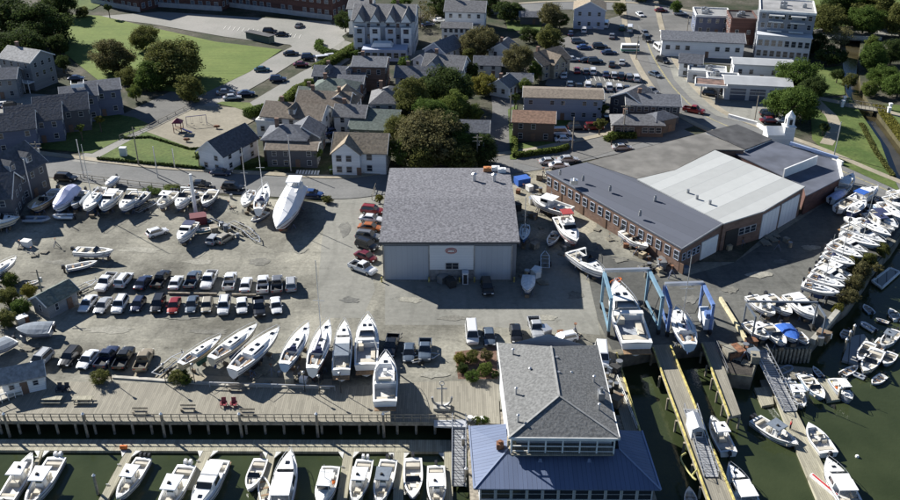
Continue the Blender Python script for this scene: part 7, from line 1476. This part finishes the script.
for where, (x0, y0, x1, y1), n_ in AREAS:
    for i in range(n_):
        k = rnd.choice(['barrel', 'pallet', 'crate', 'crate', 'stand', 'pallet']); m_ = rnd.choice(CLM); p = G(rnd.uniform(x0, x1), rnd.uniform(y0, y1))
        s_ = rnd.uniform(.9, 1.7); nm = {'stand': 'steel tripod boat stand', 'pallet': 'grey timber pallet', 'barrel': 'upright drum', 'crate': 'lidded storage crate'}[k]
        place(('cl', k, m_.name if k in ('barrel', 'crate') else ''), lambda: make_clutter(k, m_), (p.x, p.y, .05), rnd.uniform(0, 3), (s_, s_, s_ if k != 'pallet' else 1.5), f"{nm} standing loose {where}" if k != 'pallet' else f"{nm} lying loose {where}", f"{nm}s {where}")
# tarped boats at the left edge
boat(52, 327, 16, 329, 'covered', 'long blue grey tarped boat at the left edge below the brush', ac='grey', hc='grey', beam=4., group=MY); boat(12, 338, -14, 352, 'covered', 'second blue grey tarped boat running out of the left edge', ac='grey', hc='grey', beam=3.6, group=MY); boat(26, 283, 40, 280, 'skiff', 'little white skiff beside the leaning utility pole', group=MY)
# awning and steps by the white shed
p = G(6, 396); r = thing('ramp', p, 'pale stepped ramp and railing beside the white boardwalk shed', 'ramp', rz=radians(40)); mb = MB(); mb.box(0, 0, .5, 4.4, 3., .25); mb.build('deck', M_kerb, r)
for y in (-1.5, 1.5):
    mb = MB(); mb.bar((-2.2, y, 1.6), (2.2, y, 1.6), .1)
    for x in (-2.1, -1, 0, 1, 2.1): mb.bar((x, y, 0), (x, y, 1.6), .09)
    mb.build('handrail', M_white, r)
# playground equipment
def frame(px, py, lb, nm='swing_frame', col=None):
    p = G(px, py); r = thing(nm, p, lb, 'play equipment', rz=.3); m_ = mat('play_' + nm, col or (.05, .05, .16), .5)
    mb = MB(); mb.bar((-2.6, 0, 2.6), (2.6, 0, 2.6), .14); mb.build('top_beam', m_, r)
    for x in (-2.6, 2.6): mb = MB(); mb.bar((x, -1.1, 0), (x, 0, 2.6), .12); mb.bar((x, 1.1, 0), (x, 0, 2.6), .12); mb.build('side_frame', m_, r)
    for x in (-1.2, 1.2): mb = MB(); mb.bar((x - .25, 0, 2.6), (x - .25, 0, .6), .04); mb.bar((x + .25, 0, 2.6), (x + .25, 0, .6), .04); mb.box(x, 0, .58, .6, .25, .06); mb.build('swing', M_bedliner, r)
frame(197, 125, 'navy swing frame in the middle of the sandy playground')
p = G(179, 132); r = thing('climbing_tower', p, 'maroon and navy climbing tower with slide on the sandy playground', 'play equipment')
for x in (-1, 1):
    for y in (-1, 1): mb = MB(); mb.box(x, y, 1.4, .16, .16, 2.8); mb.build('post', mat('play_post', (.14, .02, .03), .5), r)
mb = MB(); mb.box(0, 0, 1.2, 2.1, 2.1, .14); mb.build('platform', M_block, r); mb = MB(); mb.loft([[(-1.3, -1.3, 2.8), (1.3, -1.3, 2.8), (1.3, 1.3, 2.8), (-1.3, 1.3, 2.8)], [(-.1, -.1, 3.9), (.1, -.1, 3.9), (.1, .1, 3.9), (-.1, .1, 3.9)]]); mb.build('roof', mat('play_roof', (.20, .03, .05), .5), r)
mb = MB(); mb.bar((1, -.6, 1.2), (3.6, -.6, .15), .7, .1); mb.build('slide', mat('play_slide', (.06, .07, .20), .4), r)
for x, y, lb in ((217, 129, 'dark spring rider on the sandy playground'), (187, 142, 'dark red low seat on the sandy playground')): p = G(x, y); r = thing('spring_rider', p, lb, 'play equipment'); mb = MB(); mb.ball((0, 0, .8), 1.0, .45, .4); mb.build('body', M_rust, r); mb = MB(); mb.cyl((0, 0, 0), (0, 0, .6), .15, n=8); mb.build('spring', M_steel, r)
crate(124, 156, 1.6, 1.2, 2.2, mat('utility_cabinet', (.62, .64, .66), .5), 'white utility cabinet on the lawn beside the street', 0, 'utility_cabinet', 'cabinet')
# scoreboard by the field, fences
a, b_ = G(249, 38), G(272, 43); c = (a + b_) / 2; r = thing('dugout', c, 'dark green low dugout at the top of the playing field', 'dugout', rz=math.atan2((b_ - a).y, (b_ - a).x)); mb = MB(); mb.box(0, 0, 1.2, (b_ - a).length, 2.6, 2.4); mb.build('wall', WALLS['green'], r); mb = MB(); mb.box(0, 0, 2.5, (b_ - a).length + .6, 3.2, .2); mb.build('roof', ROOFS['flatd'], r)
def fence(pts, lb, hgt=1.1, m_=None, step=3.):
    P_ = [G(*q) for q in pts]; c = sum(P_, Vector()) / len(P_); r = thing('fence', c, lb, 'fence')
    for a, b_ in zip(P_, P_[1:]):
        n_ = max(2, int((b_ - a).length / step)); mb = MB()
        for h_ in (.35, .95): mb.bar(a + Vector((0, 0, h_ * hgt)), b_ + Vector((0, 0, h_ * hgt)), .06, .12)
        mb.build('rail', m_ or M_pile, r, c)
        for i in range(n_): p = a.lerp(b_, i / n_); mb = MB(); mb.bar(p, p + Vector((0, 0, hgt)), .12); mb.build('post', m_ or M_pile, r, c)
    return r
fence([(330, 173), (384, 174)], 'white picket fence in front of the white street house', 1., M_white, 2.); fence([(120, 139), (150, 128), (192, 107)], 'dark fence along the side street by the playground'); fence([(58, 176), (140, 186), (225, 194.5)], 'low dark fence between the boats and the street', 1.2); fence([(372, 200), (377, 186)], 'short fence at the back corner of the storage shed', 1.5)
fence([(727, 373), (716, 346)], 'quay edge fence above the corner work float', 1.1, M_steel); fence([(617, 380), (637, 430)], 'white rail along the dark narrow pier', 1.0, M_white)
# footbridge and road bridge
a, b_ = G(843, 104, .4), G(889, 111, .4); c = (a + b_) / 2; r = thing('footbridge', c, 'small pale footbridge across the brown river', 'bridge'); d = (b_ - a).normalized(); nn = Vector((-d.y, d.x, 0)); mb = MB(); mb.slab([a - nn * 1.6, b_ - nn * 1.6, b_ + nn * 1.6, a + nn * 1.6], .3); mb.build('decking', M_board, r, c)
for s_ in (-1, 1):
    mb = MB(); mb.bar(a + nn * s_ * 1.6 + Vector((0, 0, 1)), b_ + nn * s_ * 1.6 + Vector((0, 0, 1)), .12, .16)
    for i in range(13): p = a.lerp(b_, i / 12) + nn * s_ * 1.6; mb.bar(p, p + Vector((0, 0, 1)), .1)
    mb.build('parapet', M_pile, r, c)
for e in (a, b_):
    for s_ in (-1, 1): p = e + nn * s_ * 1.9; mb = MB(); mb.box(p.x, p.y, .9, .7, .7, 2.0); mb.box(p.x, p.y, 2.0, .9, .9, .2); mb.build('pillar', M_white, r, c)
a, b_ = G(826, 34, .3), G(874, 36, .3); c = (a + b_) / 2; r = thing('road_bridge', c, 'low concrete road bridge over the river at the top right', 'bridge'); mb = MB(); mb.bar(a, b_, 12, .5); mb.build('deck', M_drive, r, c)
for s_ in (-6, 6): mb = MB(); o_ = Vector((0, s_, .8)); mb.bar(a + o_, b_ + o_, .35, 1.1); mb.build('parapet', M_kerb, r, c)
# person on the east float
def person(loc, rz, shirt, trousers, label):
    J = [(0, 0, .95), (0, 0, 1.2), (0, 0, 1.42), (0, 0, 1.54), (0, .02, 1.66), (0, .02, 1.76), (-.19, 0, 1.4), (-.27, .03, 1.13), (-.26, .16, .92), (.19, 0, 1.4), (.28, .0, 1.12), (.27, .08, .88), (-.1, 0, .9), (-.11, .06, .5), (-.12, 0, .08), (-.12, .15, .04), (.1, 0, .9), (.12, -.02, .5), (.12, -.08, .08), (.12, .08, .04)]
    Rr = [.15, .15, .14, .06, .1, .08, .07, .05, .035, .07, .05, .035, .1, .075, .05, .04, .1, .075, .05, .04]
    E_ = [(0, 1), (1, 2), (2, 3), (3, 4), (4, 5), (2, 6), (6, 7), (7, 8), (2, 9), (9, 10), (10, 11), (0, 12), (12, 13), (13, 14), (14, 15), (0, 16), (16, 17), (17, 18), (18, 19)]
    me = bpy.data.meshes.new('person'); me.from_pydata(J, E_, []); o = bpy.data.objects.new('person', me); COL.objects.link(o)
    md = o.modifiers.new('skin', 'SKIN'); o.modifiers.new('smooth', 'SUBSURF').levels = 1; o.modifiers['smooth'].render_levels = 2
    for v, q in zip(me.skin_vertices[0].data, Rr): v.radius = (q, q * .8)
    me.skin_vertices[0].data[0].use_root = True; me.materials.append(mat('skin', (.45, .28, .2), .6)); o.location = loc; o.rotation_euler = (0, 0, rz); tag(o, label, 'person')
    mb = MB(); mb.loft([[(cos(2 * pi * i / 12) * rx, sin(2 * pi * i / 12) * ry, z) for i in range(12)] for rx, ry, z in ((.19, .14, .88), (.2, .15, 1.1), (.22, .15, 1.35), (.16, .12, 1.46), (.08, .08, 1.5))])
    for s_, el, hn in ((-1, J[7], J[8]), (1, J[10], J[11])): mb.cyl((s_ * .17, 0, 1.4), el, .09, .075); mb.cyl(el, Vector(el).lerp(Vector(hn), .7), .075, .06)
    mb.build('jacket', mat('red_jacket', shirt, .8), o)
    mb = MB()
    for k_, a_, s_ in ((13, 14, -1), (17, 18, 1)): mb.cyl((s_ * .1, 0, .98), J[k_], .13, .1); mb.cyl(J[k_], J[a_], .1, .075)
    mb.build('trousers', mat('dark_trousers', trousers, .8), o); mb = MB(); mb.ball((0, 0, 1.78), .115, .125, .09); mb.build('hair', mat('dark_hair', (.03, .02, .015), .8), o)
p = G(790, 429, Z); person((p.x, p.y, Z), 1.2, (.45, .03, .03), (.02, .02, .04), 'person in a red jacket standing on the long east float')
p = G(831, 487, Z); mb = MB(); mb.box(0, 0, .25, .5, 5., .5); o = mb.build('dock_box', M_canvas['white']); o.location = (p.x - 1, p.y, Z); o.rotation_euler = (0, 0, .45); tag(o, 'long white box with red stripe on the long east float', 'dock box'); mb = MB(); mb.box(0, 0, .52, .3, 4.6, .05); mb.build('lid', mat('red_lid', (.45, .03, .03), .5), o)

# timber barriers between the two car rows
for x0, x1, y, lb in ((168, 190, 293, 'long timber barrier lying between the two gravel lot rows, left one'), (194, 217, 293.5, 'long timber barrier lying between the two gravel lot rows, middle one'), (232, 256, 294.5, 'long timber barrier lying between the two gravel lot rows, right one')):
    mb = MB(); mb.bar(G(x0, y, .3), G(x1, y + .5, .3), .35, .35); tag(mb.build('timber_barrier', M_pile), lb, 'barrier', 'timber barriers in the gravel lot')
# more yard gear under and between the boats by the street
for where, (x0, y0, x1, y1), n_ in (('between the boats by the street', (60, 196, 240, 214), 22), ('beside the row above the boardwalk', (250, 372, 410, 381), 12), ('behind the long east row', (800, 286, 830, 300), 9), ('at the foot of the red canopied boat', (535, 226, 600, 262), 16), ('along the near wall of the works', (605, 236, 672, 268), 14)):
    for i in range(n_):
        k = rnd.choice(['barrel', 'pallet', 'crate', 'stand', 'stand', 'pallet']); m_ = rnd.choice(CLM); t_ = rnd.random(); p = G(x0 + (x1 - x0) * t_, rnd.uniform(y0, y1) if 'wall' not in where else y0 + (y1 - y0) * t_ + rnd.uniform(0, 5))
        s_ = rnd.uniform(.7, 1.3); nm = {'stand': 'steel tripod boat stand', 'pallet': 'grey timber pallet', 'barrel': 'upright drum', 'crate': 'lidded storage crate'}[k]
        place(('cl', k, m_.name if k in ('barrel', 'crate') else ''), lambda: make_clutter(k, m_), (p.x, p.y, .05), rnd.uniform(0, 3), (s_, s_, s_), f"{nm} {'lying' if k == 'pallet' else 'standing'} {where}", f"{nm}s {where}")
